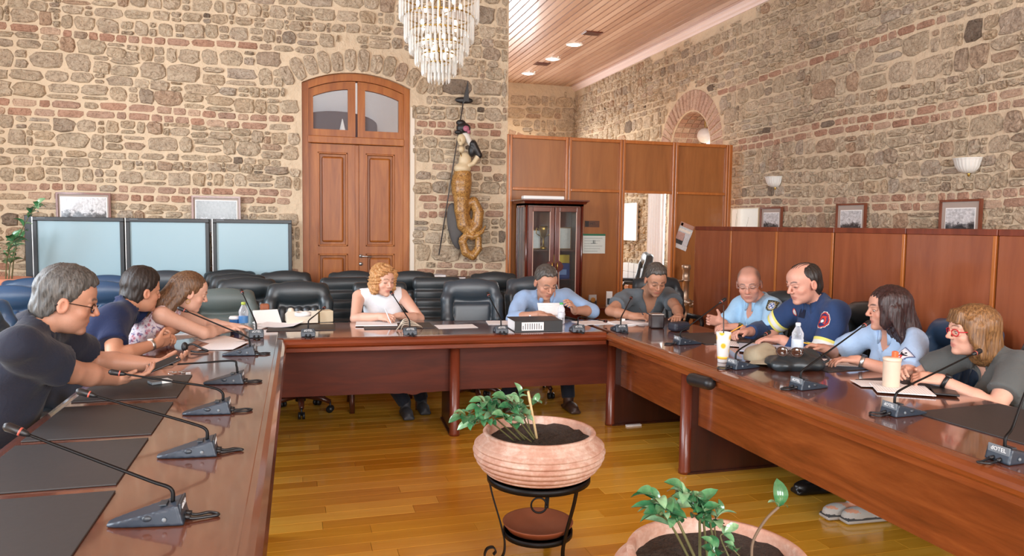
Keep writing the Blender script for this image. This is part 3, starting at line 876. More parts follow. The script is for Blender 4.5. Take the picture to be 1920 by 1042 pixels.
# desk mats lying on the tables
def mat_(x0, y0, x1, y1, label, rz=0, cut=.0, z=TH):
    w_, d = x1-x0, y1-y0
    me = MB().box((-w_/2, -d/2, .0), (w_/2, d/2, .005), bev=.0015).mesh('desk_mat', MATM)
    o = link('desk_mat', me, None, ((x0+x1)/2, (y0+y1)/2, z+.0006), (0, 0, rz)); tag(o, label, 'mat', 'dark mats laid on the tables'); return o
mat_(LX0+.03, 1.74, -.49, 2.215, 'dark desk mat on the left table, nearest to the camera and cut by the frame')
mat_(LX0+.03, 2.27, -.50, 2.74, 'dark desk mat on the left table under the nearest long gooseneck microphone')
mat_(LX0+.03, 2.79, -.50, 3.27, 'dark desk mat on the left table before the elbow of the man in glasses')
mat_(LX0+.03, 3.36, -.50, 3.84, 'dark desk mat under the hands of the man in glasses')
mat_(2.44, 1.95, 2.93, 2.43, 'dark desk mat on the right table before the empty grey armchair', .06)
mat_(2.67, 2.75, 3.0-.06, 3.02, 'dark desk mat under the tan travel mug and white papers', .03)
mat_(2.66, 3.22, 2.94, 3.62, 'dark desk mat under the hands of the woman with long dark hair', .05)
mat_(2.52, 4.15, 2.93, 4.62, 'dark desk mat on the right table under the open papers of the two officers', -.05)
def fmat(x, w_, label):
    y = FY(x)+.53; mat_(x-w_/2, y-.15, x+w_/2, y+.15, label, -.047)
fmat(.02, .46, 'dark desk mat on the far table under the white telephone and papers')
fmat(.70, .50, 'dark desk mat under the notepad of the woman in white')
# ================================================================== low veneered screen behind the right table
SX = 3.755
scr = thing('low_screen', 'low red-brown veneered office screen running behind the right table', 'partition', (SX, 0, 0))
ys = [6.489, 5.846, 5.183, 4.522, 3.858, 3.208, 2.55, 1.9, 1.24]
for i in range(len(ys)-1):
    a, b = ys[i+1], ys[i]
    g = .006 if i in (3, 4, 5) else .002
    MB().box((0, a+g, .08), (.035, b-g, 1.475), bev=.003).build('panel', SCREENWOOD, scr)
    MB().box((-.004, a+g/2, 1.475), (.04, b-g/2, 1.512), bev=.003).build('top_rail', REDPOST, scr)
    MB().box((-.006, a+g, .02), (.03, a+g+.022, 1.474), bev=.002).build('edge_strip', FRAMEWOOD, scr)
MB().box((0, ys[-1], 0), (.035, ys[0], .08)).build('plinth', DARKWOOD, scr)
# ================================================================== tall panelled partition with an open doorway
TP = thing('panelled_partition', 'tall panelled wooden partition with an open doorway beside the glass cabinet', 'partition', (0, BW, 0))
xs = [2.285, 2.99, 3.665, 4.352, 5.075]; ZT, ZR = 2.515, 1.912
for i, x in enumerate(xs):
    w0 = .035 if 0 < i < 4 else .03
    MB().box((x-w0, -.015, 0), (x-.004, .06, ZT), bev=.006).build('post', FRAMEWOOD, TP)
    MB().box((x+.004, -.015, 0), (x+w0, .06, ZT), bev=.006).build('post', FRAMEWOOD, TP)
MB().box((xs[-1]+.03, .0, 0), (xs[-1]+.062, .06, ZT), bev=.006).build('post', FRAMEWOOD, TP)
for i in range(4):
    a, b = xs[i]+.035, xs[i+1]-.035
    MB().box((a, -.008, ZT-.04), (b, .055, ZT-.002), bev=.005).build('rail', FRAMEWOOD, TP)
    MB().box((a, -.01, ZR-.016), (b, .055, ZR+.016), bev=.005).build('rail', FRAMEWOOD, TP)
    MB().box((a, .024, ZR+.016), (b, .04, ZT-.04)).build('panel', PANELWOOD, TP)
    if i != 2:
        MB().box((a, .024, .1), (b, .04, ZR-.016)).build('panel', PANELWOOD, TP)
        MB().box((a, -.005, 0), (b, .055, .1), bev=.005).build('rail', FRAMEWOOD, TP)
# ================================================================== office chairs (front = +Y of the chair)
def star_base(root, n=5, r=.235, z=.0, mat=None, ph=.3):
    for k in range(n):
        q = ph+2*PI*k/n; c, s = math.cos(q), math.sin(q)
        mb = MB(); mb.tube([(c*.03, s*.03, .135), (c*.16, s*.16, .115), (c*r, s*r, .085)], [.026, .024, .018], 8); lg = mb.build('leg', mat or ROSEWOOD, root)
        m2 = MB()
        for o_ in (-.016, .016):
            m2.tube([(c*r-s*(o_-.009), s*r+c*(o_-.009), .028), (c*r-s*(o_+.009), s*r+c*(o_+.009), .028)], .028, 12)
        m2.tube([(c*r, s*r, .03), (c*r, s*r, .09)], .008, 6)
        m2.build('caster', BLACKPL, lg)
    MB().lathe([(.04, .09), (.045, .16), (.028, .17), (.028, .40)], 14).build('column', BLACKPL, root)
def chair_back(w_=.27, h0=.47, h1=1.07, ribs=5, mat=BLACKLEATHER, roll=True, lean=.08, step=.011):
    """padded backrest: side bolsters, head roll and a channelled middle"""
    def Y(z): return -.15-lean*(z-h0)/(h1-h0)
    f = Field((-w_-.06, -.36, h0-.1), (w_+.06, -.02, h1+.06), step)
    zt = h1-.17 if roll else h1-.04
    f.put(rbox((0, Y((h0+h1)/2)-.02, (h0+h1)/2), (w_-.03, .035, (h1-h0)/2-.02), .03, frame((0, 1, lean/(h1-h0)))), .02)
    for s in (-1, 1):
        pts = [(s*(w_-.085), Y(h0)+.02, h0+.02), (s*(w_-.05), Y(h0+.2)+.035, h0+.22), (s*(w_-.05), Y(zt)+.02, zt), (s*(w_-.09), Y(h1)+.0, h1-.06)]
        chain(f, pts, [.04, .05, .05, .05], .02)
    n = ribs; hw = w_-.11
    if n <= 1:
        f.put(rbox((0, Y((h0+zt)/2)-.0, (h0+zt)/2-.03), (hw+.01, .045, (zt-h0)/2), .035, frame((0, 1, lean/(h1-h0)))), .008)
        f.put(cap((-hw, Y(zt-.1)+.048, zt-.10), (hw, Y(zt-.1)+.048, zt-.10), .006), .004, 's', pad=.02)
    for k in range(n if n > 1 else 0):
        x = -hw+2*hw*(k+.5)/n
        f.put(cap((x, Y(h0)+.02, h0+.04), (x, Y(zt)+.012, zt-.06), hw/n*1.02), .006)
    if roll:
        f.put(ell((0, Y(h1-.09)+.015, h1-.085), (w_-.03, .055, .095)), .02)
    else:
        f.put(rbox((0, Y(h1)-.0, h1-.07), (w_-.05, .05, .07), .045), .03)
    return f.mesh('backrest', mat)
def seat_mesh(mat, w_=.26):
    f = Field((-.33, -.32, .36), (.33, .34, .56), .013)
    f.put(rbox((0, .01, .435), (w_, .20, .05), .045), .02).put(ell((0, .02, .47), (w_-.03, .17, .035)), .03)
    return f.mesh('seat', mat)
def arm_mb(s, wood_=False, x=.29):
    mb = MB()
    if wood_:
        mb.tube([(s*x, -.18, .66), (s*x, .0, .665), (s*x, .14, .65), (s*x, .175, .60), (s*x, .14, .40), (s*(x-.03), .1, .32)], [.02, .022, .024, .024, .02, .018], 8)
    else:
        mb.tube([(s*(x-.03), -.14, .44), (s*x, -.12, .60), (s*x, -.09, .65), (s*x, .13, .65), (s*x, .16, .60), (s*(x-.02), .10, .42)], [.016, .018, .026, .026, .02, .016], 8)
    return mb
def exec_chair(mat, label, w_=.27, h1=1.07, ribs=5, roll=True, wood_=False, name='office_chair'):
    t = thing(name, label, 'chair')
    link('seat', seat_mesh(mat, min(.26, w_)), t); link('backrest', chair_back(w_, .47, h1, ribs, mat, roll), t)
    for s in (-1, 1): arm_mb(s, wood_, w_+.02).build('armrest', ROSEWOOD if wood_ else BLACKPL, t)
    star_base(t); return t
def visitor_chair(mat, label):
    t = thing('visitor_chair', label, 'chair')
    link('seat', seat_mesh(mat, .24), t)
    f = Field((-.3, -.36, .4), (.3, -.04, 1.02), .011)
    for k in range(6): f.put(rbox((0, -.16-.014*k, .50+.085*k), (.22, .034, .05), .032), .012)
    f.put(rbox((0, -.24, .95), (.225, .04, .055), .04), .02)
    link('backrest', f.mesh('backrest', mat), t)
    for s in (-1, 1):
        mb = MB(); mb.tube(bez([(s*.25, -.2, .66), (s*.27, -.05, .67), (s*.27, .13, .655), (s*.27, .175, .6), (s*.265, .16, .4), (s*.26, .18, .0)], 4), .021, 8); mb.build('arm_leg', ROSEWOOD, t)
        mb = MB(); mb.tube([(s*.245, -.19, .68), (s*.25, -.17, .4), (s*.26, -.22, 0)], .018, 8); mb.build('leg', ROSEWOOD, t)
    return t
protoA = exec_chair(BLACKLEATHER, 'x', .27, 1.02); protoB = exec_chair(GREYLEATHER, 'x', .275, .97, 1, True)
protoC = visitor_chair(BLACKLEATHER, 'x'); protoD = exec_chair(NAVYLEATHER, 'x', .27, .99, 4)
protoE = exec_chair(plain('slate_leather', (52, 62, 70), .36, var=.14, scale=160, bmp=.25, spec=.6, bdist=.001), 'x', .27, 1.03, 1)
usedp = set()
def chair(proto, x, y, rz, label, group=None, z1=None):
    if proto.name in usedp: o = copy_tree(proto)
    else: o = proto; usedp.add(proto.name)
    o.location = (x, y, 0); o.rotation_euler = (0, 0, rz); o['label'] = label
    if 'group' in o: del o['group']
    if group: o['group'] = group
    return o
FACE = PI          # facing the camera side (-Y)
def chY(proto, px, Y, rz, label, group=None):
    p = aY(px, 560, Y+.24); return chair(proto, p.x, Y, rz, label, group)
ROWS = 'empty chairs behind the tables'
chY(protoA, 562, 6.0, FACE+.04, 'black channelled leather chair standing empty behind the white telephone', ROWS)
chY(protoE, 880, 6.0, FACE-.06, 'dark blue-grey leather armchair with smooth centre, empty at the middle of the far table', ROWS)
chY(protoC, 652, 6.66, FACE+.1, 'black visitor chair with a wooden arm, left of the woman in white', ROWS)
chY(protoA, 662, 7.3, FACE, 'black chair top directly behind the visitor chair left of the woman in white', ROWS)
chY(protoA, 768, 7.22, FACE-.05, 'black ribbed leather chair right behind the woman in white', ROWS)
chY(protoC, 814, 6.62, FACE-.1, 'black visitor chair with a wooden arm left of the dark blue-grey armchair', ROWS)
chY(protoA, 925, 7.0, FACE, 'black leather chair behind the dark blue-grey armchair by the cabinet', ROWS)
chY(protoA, 538, 7.35, FACE+.05, 'black chair back just left of the door, behind the empty channelled chair', ROWS)
chY(protoA, 468, 6.5, FACE+.1, 'black leather chair left of the empty channelled chair, third of three nested backs', ROWS)
chY(protoA, 452, 7.02, FACE+.1, 'black leather chair, middle of three nested backs before the right-hand screen', ROWS)
chY(protoA, 437, 7.54, FACE+.1, 'black leather chair, rearmost of three nested backs before the right-hand screen', ROWS)
chY(protoB, 425, 5.97, FACE+.15, 'dark grey-green smooth leather chair next to the woman in the floral top', ROWS)
chY(protoE, 318, 7.3, FACE+.1, 'dark chair back showing between the man in navy and the woman in floral top', ROWS)
chY(protoD, 208, 7.3, FACE+.1, 'blue leather chair in the back row under the middle of the left screen', ROWS)
chY(protoD, 196, 6.6, FACE+.2, 'blue leather chair in front of the back row, left of the man in navy', ROWS)
chY(protoD, 78, 7.0, FACE+.2, 'blue leather chair in the back row behind the head of the man in glasses', ROWS)
chY(protoD, 36, 6.2, FACE+.3, 'light-catching blue leather chair second from the left edge', ROWS)
chY(protoD, -14, 5.2, FACE+.6, 'blue leather chair cut by the left edge of the photo', ROWS)
chair(protoB, -1.42, 3.16, -PI/2+.1, 'dark grey-green leather chair that the man in glasses sits on')
chair(protoE, -1.46, 4.62, -PI/2, 'dark chair that the man in the navy polo sits on')
chair(protoE, -1.24, 5.3, -PI/2-.2, 'dark chair that the woman in the floral top sits on')
chair(protoC, .66, 6.04, FACE, 'black visitor chair that the woman in the white blouse sits on')
chY(protoE, 1000, 6.2, FACE+.1, 'dark leather chair showing at the shoulder of the man in the light blue shirt')
chY(protoA, 1228, 6.25, FACE, 'black chair that the man in the grey tee sits on')
# ================================================================== people: one continuous body each, clothes, hair and small worn things as its parts
def vattr_mat(name, rough=.55, sub=.0, bmp=.0, bscale=200, spec=.4):
    m, nt, b = nodes_of(name)
    a = N(nt, 'ShaderNodeAttribute', attribute_name='tint'); co = coords(nt)
    f = noise(nt, co, bscale, 4)
    nt.links.new(mixc(nt, .16, a.outputs['Color'], ramp(nt, f, [(.3, (170, 150, 140)), (.7, (255, 255, 255))]), 'MULTIPLY'), b.inputs['Base Color'])
    b.inputs['Roughness'].default_value = rough; b.inputs['Specular IOR Level'].default_value = spec
    if sub: b.inputs['Subsurface Weight'].default_value = sub; b.inputs['Subsurface Radius'].default_value = (.01, .004, .002); b.inputs['Subsurface Scale'].default_value = .4
    if bmp: bump(nt, b, f, bmp, .001)
    return m
SKIN = vattr_mat('skin', .5, 0, .15, 300)
def cloth(name, col, rough=.85, var=.12, scale=9):
    m, nt, b = nodes_of(name)
    co = coords(nt); f = noise(nt, co, scale, 5, .6, .5); g = noise(nt, co, 420, 2)
    c = lin(col); nt.links.new(mixc(nt, f, tuple(v*(1-var) for v in c), tuple(min(1, v*(1+var)) for v in c)), b.inputs['Base Color'])
    b.inputs['Roughness'].default_value = rough; b.inputs['Specular IOR Level'].default_value = .25
    b.inputs['Sheen Weight'].default_value = .1
    mx = N(nt, 'ShaderNodeMix', data_type='FLOAT'); mx.inputs[0].default_value = .25
    nt.links.new(noise(nt, co, 26, 3, .5, 1.5), mx.inputs[2]); nt.links.new(g, mx.inputs[3])
    bump(nt, b, mx.outputs[0], .35, .012); return m
def hairmat(name, dark, light, rough=.42):
    m, nt, b = nodes_of(name)
    co = coords(nt, (90, 90, 9)); f = noise(nt, co, 1.6, 4, .6, .6)
    nt.links.new(ramp(nt, f, [(.3, dark), (.72, light)]), b.inputs['Base Color'])
    b.inputs['Roughness'].default_value = rough; b.inputs['Specular IOR Level'].default_value = .4
    bump(nt, b, f, .6, .006); return m
def cyl(a, b, ra, rb):
    """cone piece with flat ends"""
    a, b = np3(a), np3(b); ab = b-a; L = float(np.linalg.norm(ab)); u = ab/L; r = max(ra, rb)
    def fn(X, Y, Z):
        px, py, pz = X-a[0], Y-a[1], Z-a[2]; t = px*u[0]+py*u[1]+pz*u[2]
        q = np.sqrt(np.maximum((px*px+py*py+pz*pz)-t*t, 0))
        return np.maximum(q-(ra+(rb-ra)*np.clip(t/L, 0, 1)), np.maximum(-t, t-L))
    return fn, np.minimum(a, b)-r, np.maximum(a, b)+r
def ik(S, W, l1, l2, pole):
    """elbow between shoulder and wrist, bent towards the pole direction"""
    S, W = Vector(S), Vector(W); d = W-S; L = min(d.length, (l1+l2)*.995); d.normalize()
    a = (l1*l1-l2*l2+L*L)/(2*L); h = math.sqrt(max(0, l1*l1-a*a))
    p = Vector(pole); p = (p-d*p.dot(d)).normalized()
    return S+d*a+p*h, S+d*L
def hand_prims(W, d, n, right, curl=(.5, .5, .5, .5), spread=.04, thumb=(.6, .7, .3), s=1.0):
    W, d, n = Vector(W), Vector(d).normalized(), Vector(n).normalized()
    n = (n-d*n.dot(d)).normalized(); t = d.cross(n)
    if not right: t = -t
    R = np.array([[t.x, d.x, n.x], [t.y, d.y, n.y], [t.z, d.z, n.z]])
    out = [(rbox(W+d*.052*s, (.037*s, .048*s, .0135*s), .012*s, R), .012), (cap(W-d*.02, W+d*.03, .026*s, .026*s), .012)]
    for i, (o, L) in enumerate(((.029, .072), (.0095, .080), (-.0095, .074), (-.028, .058))):
        p = W+d*.092*s+t*o*s; a = curl[i]; dirv = (d+t*(o*spread/.03)).normalized(); ang = 0
        for seg, fr in enumerate((.44, .32, .24)):
            ang += a*(.75 if seg == 0 else 1)
            q = p+(dirv*math.cos(ang)+n*math.sin(ang))*L*fr*s
            r0 = (.0088, .0080, .0074)[seg]*s
            out.append((cap(p, q, r0, r0*.93), .0035)); p = q
    b = W+d*.028*s+t*.030*s+n*.004
    tv = (t*thumb[0]+d*thumb[1]+n*thumb[2]).normalized(); m = b+tv*.036*s; e = m+(tv*.75+d*.35+n*.1).normalized()*.030*s
    out += [(cap(b, m, .0125*s, .0105*s), .010), (cap(m, e, .0102*s, .0082*s), .004)]
    return out
class Head:
    def __init__(s, H, fwd, up=(0, 0, 1), sc_=1.0, wide=1.0):
        s.H = Vector(H); s.k = sc_; s.w = wide; R = frame(fwd, up); s.R = R
    def p(s, x, y, z):
        v = s.R @ np.array([x*s.k*s.w, y*s.k, z*s.k]); return s.H+Vector(v)
    def el(s, c, r): return ell(s.p(*c), (r[0]*s.k*s.w, r[1]*s.k, r[2]*s.k), s.R)
    def cp(s, a, b, ra, rb=None): return cap(s.p(*a), s.p(*b), ra*s.k, (rb or ra)*s.k)
    def dir(s, x, y, z): return Vector(s.R @ np.array([x, y, z]))
    def loc(s, P): return ((P-np.array(s.H)) @ s.R)/s.k/np.array([s.w, 1, 1])
    def put(s, f, female=False, nose=1.0):
        for c, r, k in (((0, -.012, .034), (.076, .096, .084), .01), ((0, .028, -.030), (.059, .060, .072), .03), ((0, .045, .045), (.06, .045, .05), .02)): f.put(s.el(c, r), k)
        f.put(s.el((0, .030, -.070), (.050 if female else .055, .050, .045)), .025)
        f.put(s.el((0, .070, -.098), (.020 if female else .026, .018, .016)), .018)
        for x in (-1, 1):
            f.put(s.el((x*.040, .056, -.028), (.021, .022, .020)), .016)
            f.put(s.cp((x*.012, .090, .022), (x*.042, .074, .024), .009, .008), .012)
            f.put(s.el((x*.031, .098, .002), (.017, .013, .012)), .012, 's')
            f.put(s.el((x*.031, .075, .002), (.0145, .0125, .0125)), .004)
            f.put(s.cp((x*.016, .0855, .006), (x*.044, .0795, .005), .0040, .0040), .004)
            f.put(s.el((x*.080, -.006, -.008), (.009, .020, .031)), .006)
            f.put(s.el((x*.088, -.004, -.006), (.006, .010, .018)), .004, 's')
        f.put(s.cp((0, .087, .014), (0, .108*nose, -.024), .0075, .0105), .008)
        for x in (-1, 1): f.put(s.el((x*.0115, .097, -.030), (.0075, .0095, .007)), .006)
        f.put(s.cp((-.018, .0785, -.058), (.018, .0785, -.058), .006), .008); f.put(s.cp((-.007, .0855, -.058), (.007, .0855, -.058), .0055), .006)
        f.put(s.cp((-.013, .081, -.070), (.013, .081, -.070), .0068), .006)
        f.put(s.cp((-.022, .090, -.0640), (.022, .090, -.0640), .0022), .003, 's')
    def brow(s, f): pass
def sm(x, a, b): t = np.clip((x-a)/(b-a), 0, 1); return t*t*(3-2*t)
def head_tint(hd, skin, lips, brow, stubble=0, buzz=None, buzz_fn=None, female=False):
    sk, lp, bw = (np.array(lin(c)) for c in (skin, lips, brow)); sk = sk*np.array([.90, .93, .95])
    def fn(P):
        q = hd.loc(P); x, y, z = np.abs(q[:, 0]), q[:, 1], q[:, 2]
        c = np.tile(sk, (len(P), 1))
        near = ((q**2).sum(1) < .16**2)
        red = np.array([1.04, .84, .80])
        m = near*((1-sm(np.hypot(x-.042, z+.03), .0, .035))*.6+(1-sm(np.hypot(x, z+.026), .008, .022))*(y > .09)*.8+(x > .073)*.6)
        c = c*(1+(red-1)*np.clip(m, 0, 1)[:, None])
        if stubble:
            m = near*sm(-z, .045, .062)*sm(y, .0, .03)*stubble; c = c*(1-m[:, None])+c*np.array([.62, .62, .66])*m[:, None]
        d = np.hypot((x)/.026, (z+.064)/.0125)
        m = near*(1-sm(d, .75, 1.1))*(y > .07)*.62; c = c*(1-m[:, None])+lp*m[:, None]
        bz = .0285+.004*np.sin(np.clip((x-.012)/.036, 0, 1)*PI)
        m = near*(1-sm(np.abs(z-bz), .0025, .006))*sm(x, .009, .014)*(1-sm(x, .044, .052))*(y > .055); c = c*(1-m[:, None]*.85)+bw*m[:, None]*.85
        m = near*(1-sm(np.hypot((x-.031)/.017, (z-.002)/.0045), .7, 1.1))*(y > .07)*.8; c = c*(1-m[:, None])+np.array(lin((66, 46, 40)))*m[:, None]
        if buzz:
            m = near*buzz_fn(q); c = c*(1-m[:, None])+np.array(lin(buzz))*m[:, None]
        return c
    return fn
def wbuild(mb, name, mat, root): return mb.build(name, mat, root, -root.location)
def glasses(hd, parent, mat, w_=.026, h=.017, r=.0016, full=True):
    mb = MB()
    for x in (-1, 1):
        pts = [hd.p(x*.032+w_*math.cos(q)*1.0, .097-.012*abs(x*.032+w_*math.cos(q))/.06, -.002+h*math.sin(q)) for q in np.linspace(0 if full else -PI, 2*PI if full else 0, 17)]
        if not full: pts = [hd.p(x*.032+w_*math.cos(q), .097-.012*abs(x*.032+w_*math.cos(q))/.06, .004+h*math.sin(q)) for q in np.linspace(0, PI, 9)]
        mb.tube(pts, r, 6)
        mb.tube([hd.p(x*.058, .088, .004), hd.p(x*.078, .04, .006), hd.p(x*.083, -.01, .006), hd.p(x*.084, -.03, -.012)], r, 6)
    mb.tube([hd.p(-.007, .103, .004), hd.p(0, .106, .007), hd.p(.007, .103, .004)], r, 6)
    return wbuild(mb, 'glasses', mat, parent)
def eyes(hd, parent, iris=(60, 40, 28), open_=1.0):
    for x in (-1, 1):
        mb = MB(); c = hd.p(x*.031, .0775, -.001); mb.sphere((0, 0, 0), (.0118*hd.k, .0118*hd.k, .0045*hd.k*open_), 0, 10, 8)
        d = hd.dir(0, 1, -.25).normalized()
        mb.sphere(d*.0078*hd.k, (.0052*hd.k, .0052*hd.k, .0040*hd.k*open_), 1, 8, 6)
        mb.build('eye', [EYEW, plain('iris', iris, .15)], parent, c-parent.location)
EYEW = plain('eye_white', (226, 220, 214), .25)
def ring_collar(parent, name, mat, c, axis_, front, r0=.060, r1=.084, h=.040, gap=.5, tip=.045, th=0):
    """folded shirt collar around the neck: stand, fold and pointed tips at the front opening"""
    u = Vector(axis_).normalized(); f = Vector(front); f = (f-u*f.dot(u)).normalized(); s = f.cross(u); c = Vector(c)
    n = 20; V = []
    for k in range(n+1):
        t = gap+(2*PI-2*gap)*k/n; d = f*math.cos(t)+s*math.sin(t)
        e = max(0, 1-min(k, n-k)/3.2)
        sh = d*1.0
        V += [c+sh*(r0*.96)-u*.01, c+sh*r0+u*(h-.012*e), c+sh*(r0+.006)+u*(h-.012*e), c+sh*(r1+.012*e)+u*(.004-tip*e)+f*.012*e, c+sh*(r1-.006+.012*e)+u*(.002-tip*e)+f*.010*e]
    Fc = []
    for k in range(n):
        a, b = k*5, k*5+5
        for i in range(5): Fc.append((a+i, a+(i+1) % 5, b+(i+1) % 5, b+i))
    Fc += [(4, 3, 2, 1, 0), tuple(n*5+i for i in range(5))]
    mb = MB(); mb.add(V, Fc, 0, True); return wbuild(mb, name, mat, parent)
def person(label, P, SL, SR, H, hf, hup=(0, 0, 1), hs=1.0, hw=1.0, female=False, WL=None, WR=None, poleL=None, poleR=None, l1=.285, l2=.255,
           hL=None, hR=None, skin=(206, 156, 128), lips=(176, 104, 92), brow=(50, 38, 30), stubble=0, buzz=None, buzz_fn=None, nose=1.0,
           top=None, sleeve=.55, topmat=None, pants=None, shoe=None, KL=None, KR=None, AL=None, AR=None, fat=0.0, vneck=None, neckr=.054, wrinkle=.0042, armr=1.0):
    P, SL, SR, H = Vector(P), Vector(SL), Vector(SR), Vector(H)
    root = thing('person', label, 'person', (P.x, P.y, 0)); O = (P.x, P.y, 0)
    mid = (SL+SR)/2; rr = (SR-SL).normalized(); sp = (mid-P).normalized(); ff = sp.cross(rr).normalized(); sp = rr.cross(ff)
    L = (mid-P).length; Rt = np.array([[rr.x, ff.x, sp.x], [rr.y, ff.y, sp.y], [rr.z, ff.z, sp.z]])
    sw = (SR-SL).length/2
    hd = Head(H, hf, hup, hs, hw)
    Nk = mid+sp*.035-ff*.012; nb = hd.p(0, -.022, -.055)
    def arm(S, W_, pole):      # the elbow rests on the table, not in it
        pole = Vector(pole)
        for k in range(14):
            E, W2 = ik(S, W_, l1, l2, pole)
            over = LX0 < E.x < LX1 or RX0 < E.x < RX1-.02 or (LX0 < E.x < RX1 and FY(E.x) < E.y < FY(E.x)+.79)
            if E.z > .795 or not over: break
            pole.z += .14
        return E, W2
    EL, WL = arm(SL, WL, poleL or (-rr*.6-Vector((0, 0, 1))*.8)); ER, WR = arm(SR, WR, poleR or (rr*.6-Vector((0, 0, 1))*.8))
    hf2 = ff.copy(); hf2.z = 0; hf2.normalize()
    hipL, hipR = P-rr*.095, P+rr*.095
    KL = Vector(KL) if KL else hipL+hf2*.40-rr*.03+Vector((0, 0, -.03)); KR = Vector(KR) if KR else hipR+hf2*.40+rr*.03+Vector((0, 0, -.03))
    AL = Vector(AL) if AL else KL-hf2*.06+Vector((0, 0, -(KL.z-.10))); AR = Vector(AR) if AR else KR-hf2*.06+Vector((0, 0, -(KR.z-.10)))
    hpr = []
    if hL: hpr += hand_prims(WL, right=False, s=.92 if female else 1, **hL)
    if hR: hpr += hand_prims(WR, right=True, s=.92 if female else 1, **hR)
    b = .92 if female else 1.0
    def torso(f, o, k=.04):
        f.put(ell(P+sp*.03, (.17*b+o, .125*b+o, .14+o), Rt), k)
        f.put(ell(P+sp*L*.42+ff*(.012+fat*.5), (.150*b+fat+o, .110*b+fat+o, L*.34+o), Rt), k)
        f.put(ell(P+sp*L*.74+ff*.006, (.165*b+fat*.5+o, .112*b+fat*.5+o, L*.30+o), Rt), k)
        if female: [f.put(ell(P+sp*L*.68+ff*.085+rr*x*.07, (.062+o, .055+o, .06+o), Rt), .03) for x in (-1, 1)]
        f.put(cap(SL+rr*.03, SR-rr*.03, .055*b+o), k)
        for S, g in ((SL, 1), (SR, -1)): f.put(cap(Nk+sp*.025, S+rr*g*.02, .040*b+o, .045*b+o), .03)
    def arms(f, o=0, k=.012):
        for S, E, W in ((SL, EL, WL), (SR, ER, WR)):
            f.put(cap(S, E, (.050 if female else .056)*armr+o, .041*armr*b+o), .03); f.put(cap(E, E+(W-E)*.35, .041*armr*b+o, .043*armr*b+o), k); f.put(cap(E+(W-E)*.35, W, .043*armr*b+o, .0275*b+o), k)
    pts = [P, SL, SR, H+Vector((0, 0, .15*hs)), H-Vector((.15, .15, .15)), H+Vector((.15, .15, 0)), EL, ER, WL, WR, KL, KR]
    ext = [Vector(p[1]) for p, k in hpr]+[Vector(p[2]) for p, k in hpr]
    lo = [min(p[i] for p in pts+ext)-.12 for i in range(3)]; hi = [max(p[i] for p in pts+ext)+.12 for i in range(3)]
    lo[2] = .04
    fine = []
    for i in range(3):
        fn_ = [(H[i]-.125*hs, H[i]+.128*hs, .0044)]
        for p, k in hpr: fn_.append((float(p[1][i])-.004, float(p[2][i])+.004, .0050))
        fine.append(fn_)
    f = Field(lo, hi, .017, fine)
    torso(f, -.004); f.put(cap(Nk, nb, neckr, neckr*.98), .03); arms(f)
    for Hp, K, A in ((hipL, KL, AL), (hipR, KR, AR)): f.put(cap(Hp, K, .078, .058), .03); f.put(cap(K, A, .052, .036), .02)
    hd.put(f, female, nose)
    for p, k in hpr: f.put(p, k, pad=.02)
    tint = head_tint(hd, skin, lips, brow, stubble, buzz, buzz_fn, female)
    link('body', f.mesh('body', SKIN, O, tint=tint, keep=1), root)
    # upper garment
    if topmat:
        o = .009
        lo2 = [min(p[i] for p in (P, SL, SR, EL, ER, WL, WR, Nk))-.2 for i in range(3)]; hi2 = [max(p[i] for p in (P, SL, SR, EL, ER, WL, WR, Nk))+.2 for i in range(3)]
        lo2[2] = max(P.z-.16, .3); hi2[2] = Nk.z+.12
        g = Field(lo2, hi2, .0115)
        torso(g, o); g.put(cap(Nk-sp*.05, Nk+sp*.015, neckr+.02, neckr+.012), .03)
        long_ = sleeve > 1
        for S, E, W in ((SL, EL, WL), (SR, ER, WR)):
            ra = ((.050 if female else .056)*armr+.013)
            if sleeve <= 0: continue
            if long_:
                g.put(cap(S, E, ra+.004, .058*armr), .03); g.put(cyl(E, E+(W-E)*(sleeve-1), .058*armr, .046*armr), .015); g.put(ell(E, (.06*armr, .06*armr, .06*armr)), .01)
            else:
                e = S+(E-S)*sleeve; g.put(cap(S, S+(E-S)*sleeve*.55, ra, ra+.002), .03); g.put(cyl(S+(E-S)*.1, e, ra, ra+.010), .012)
        # neck opening
        if vneck is not None:
            a = Nk+ff*.02+sp*.03; bt = mid+ff*.13-sp*vneck
            for t in np.linspace(0, 1, 9): g.put(cap(a+(bt-a)*t-ff*.06, a+(bt-a)*t+ff*.10, neckr*1.25*(1-t)+.006), .004, 's', pad=.08)
        g.put(cyl(Nk-sp*.02, Nk+sp*.14, neckr+.004, neckr+.012), .006, 's', pad=.05)
        if sleeve <= 0:      # sleeveless: cut the armholes
            for S, g_ in ((SL, -1), (SR, 1)): g.put(ell(S+rr*g_*.045, (.062, .16, .135), Rt), .01, 's', pad=.06)
        if wrinkle:
            rs = random.random()*9
            g.warp(lambda X, Y, Z: wrinkle*(np.sin(34*X+21*Z+rs+3*np.sin(9*Y))+.7*np.sin(48*Y-31*Z+rs*2+2*np.sin(11*X))))
        link('shirt' if top is None else top, g.mesh('shirt', topmat, O, keep=1), root)
    if pants:
        g = Field([min(p[i] for p in (P, KL, KR, AL, AR))-.2 for i in range(2)]+[.06], [max(p[i] for p in (P, KL, KR, AL, AR))+.2 for i in range(2)]+[P.z+.12], .016)
        g.put(ell(P+sp*.02, (.178*b, .14*b, .13), Rt), .03)
        for Hp, K, A in ((hipL, KL, AL), (hipR, KR, AR)):
            g.put(cap(Hp, K, .092, .070), .03); g.put(cyl(K, A+Vector((0, 0, .0)), .068, .055), .02)
        link('trousers', g.mesh('trousers', pants, O, keep=1), root)
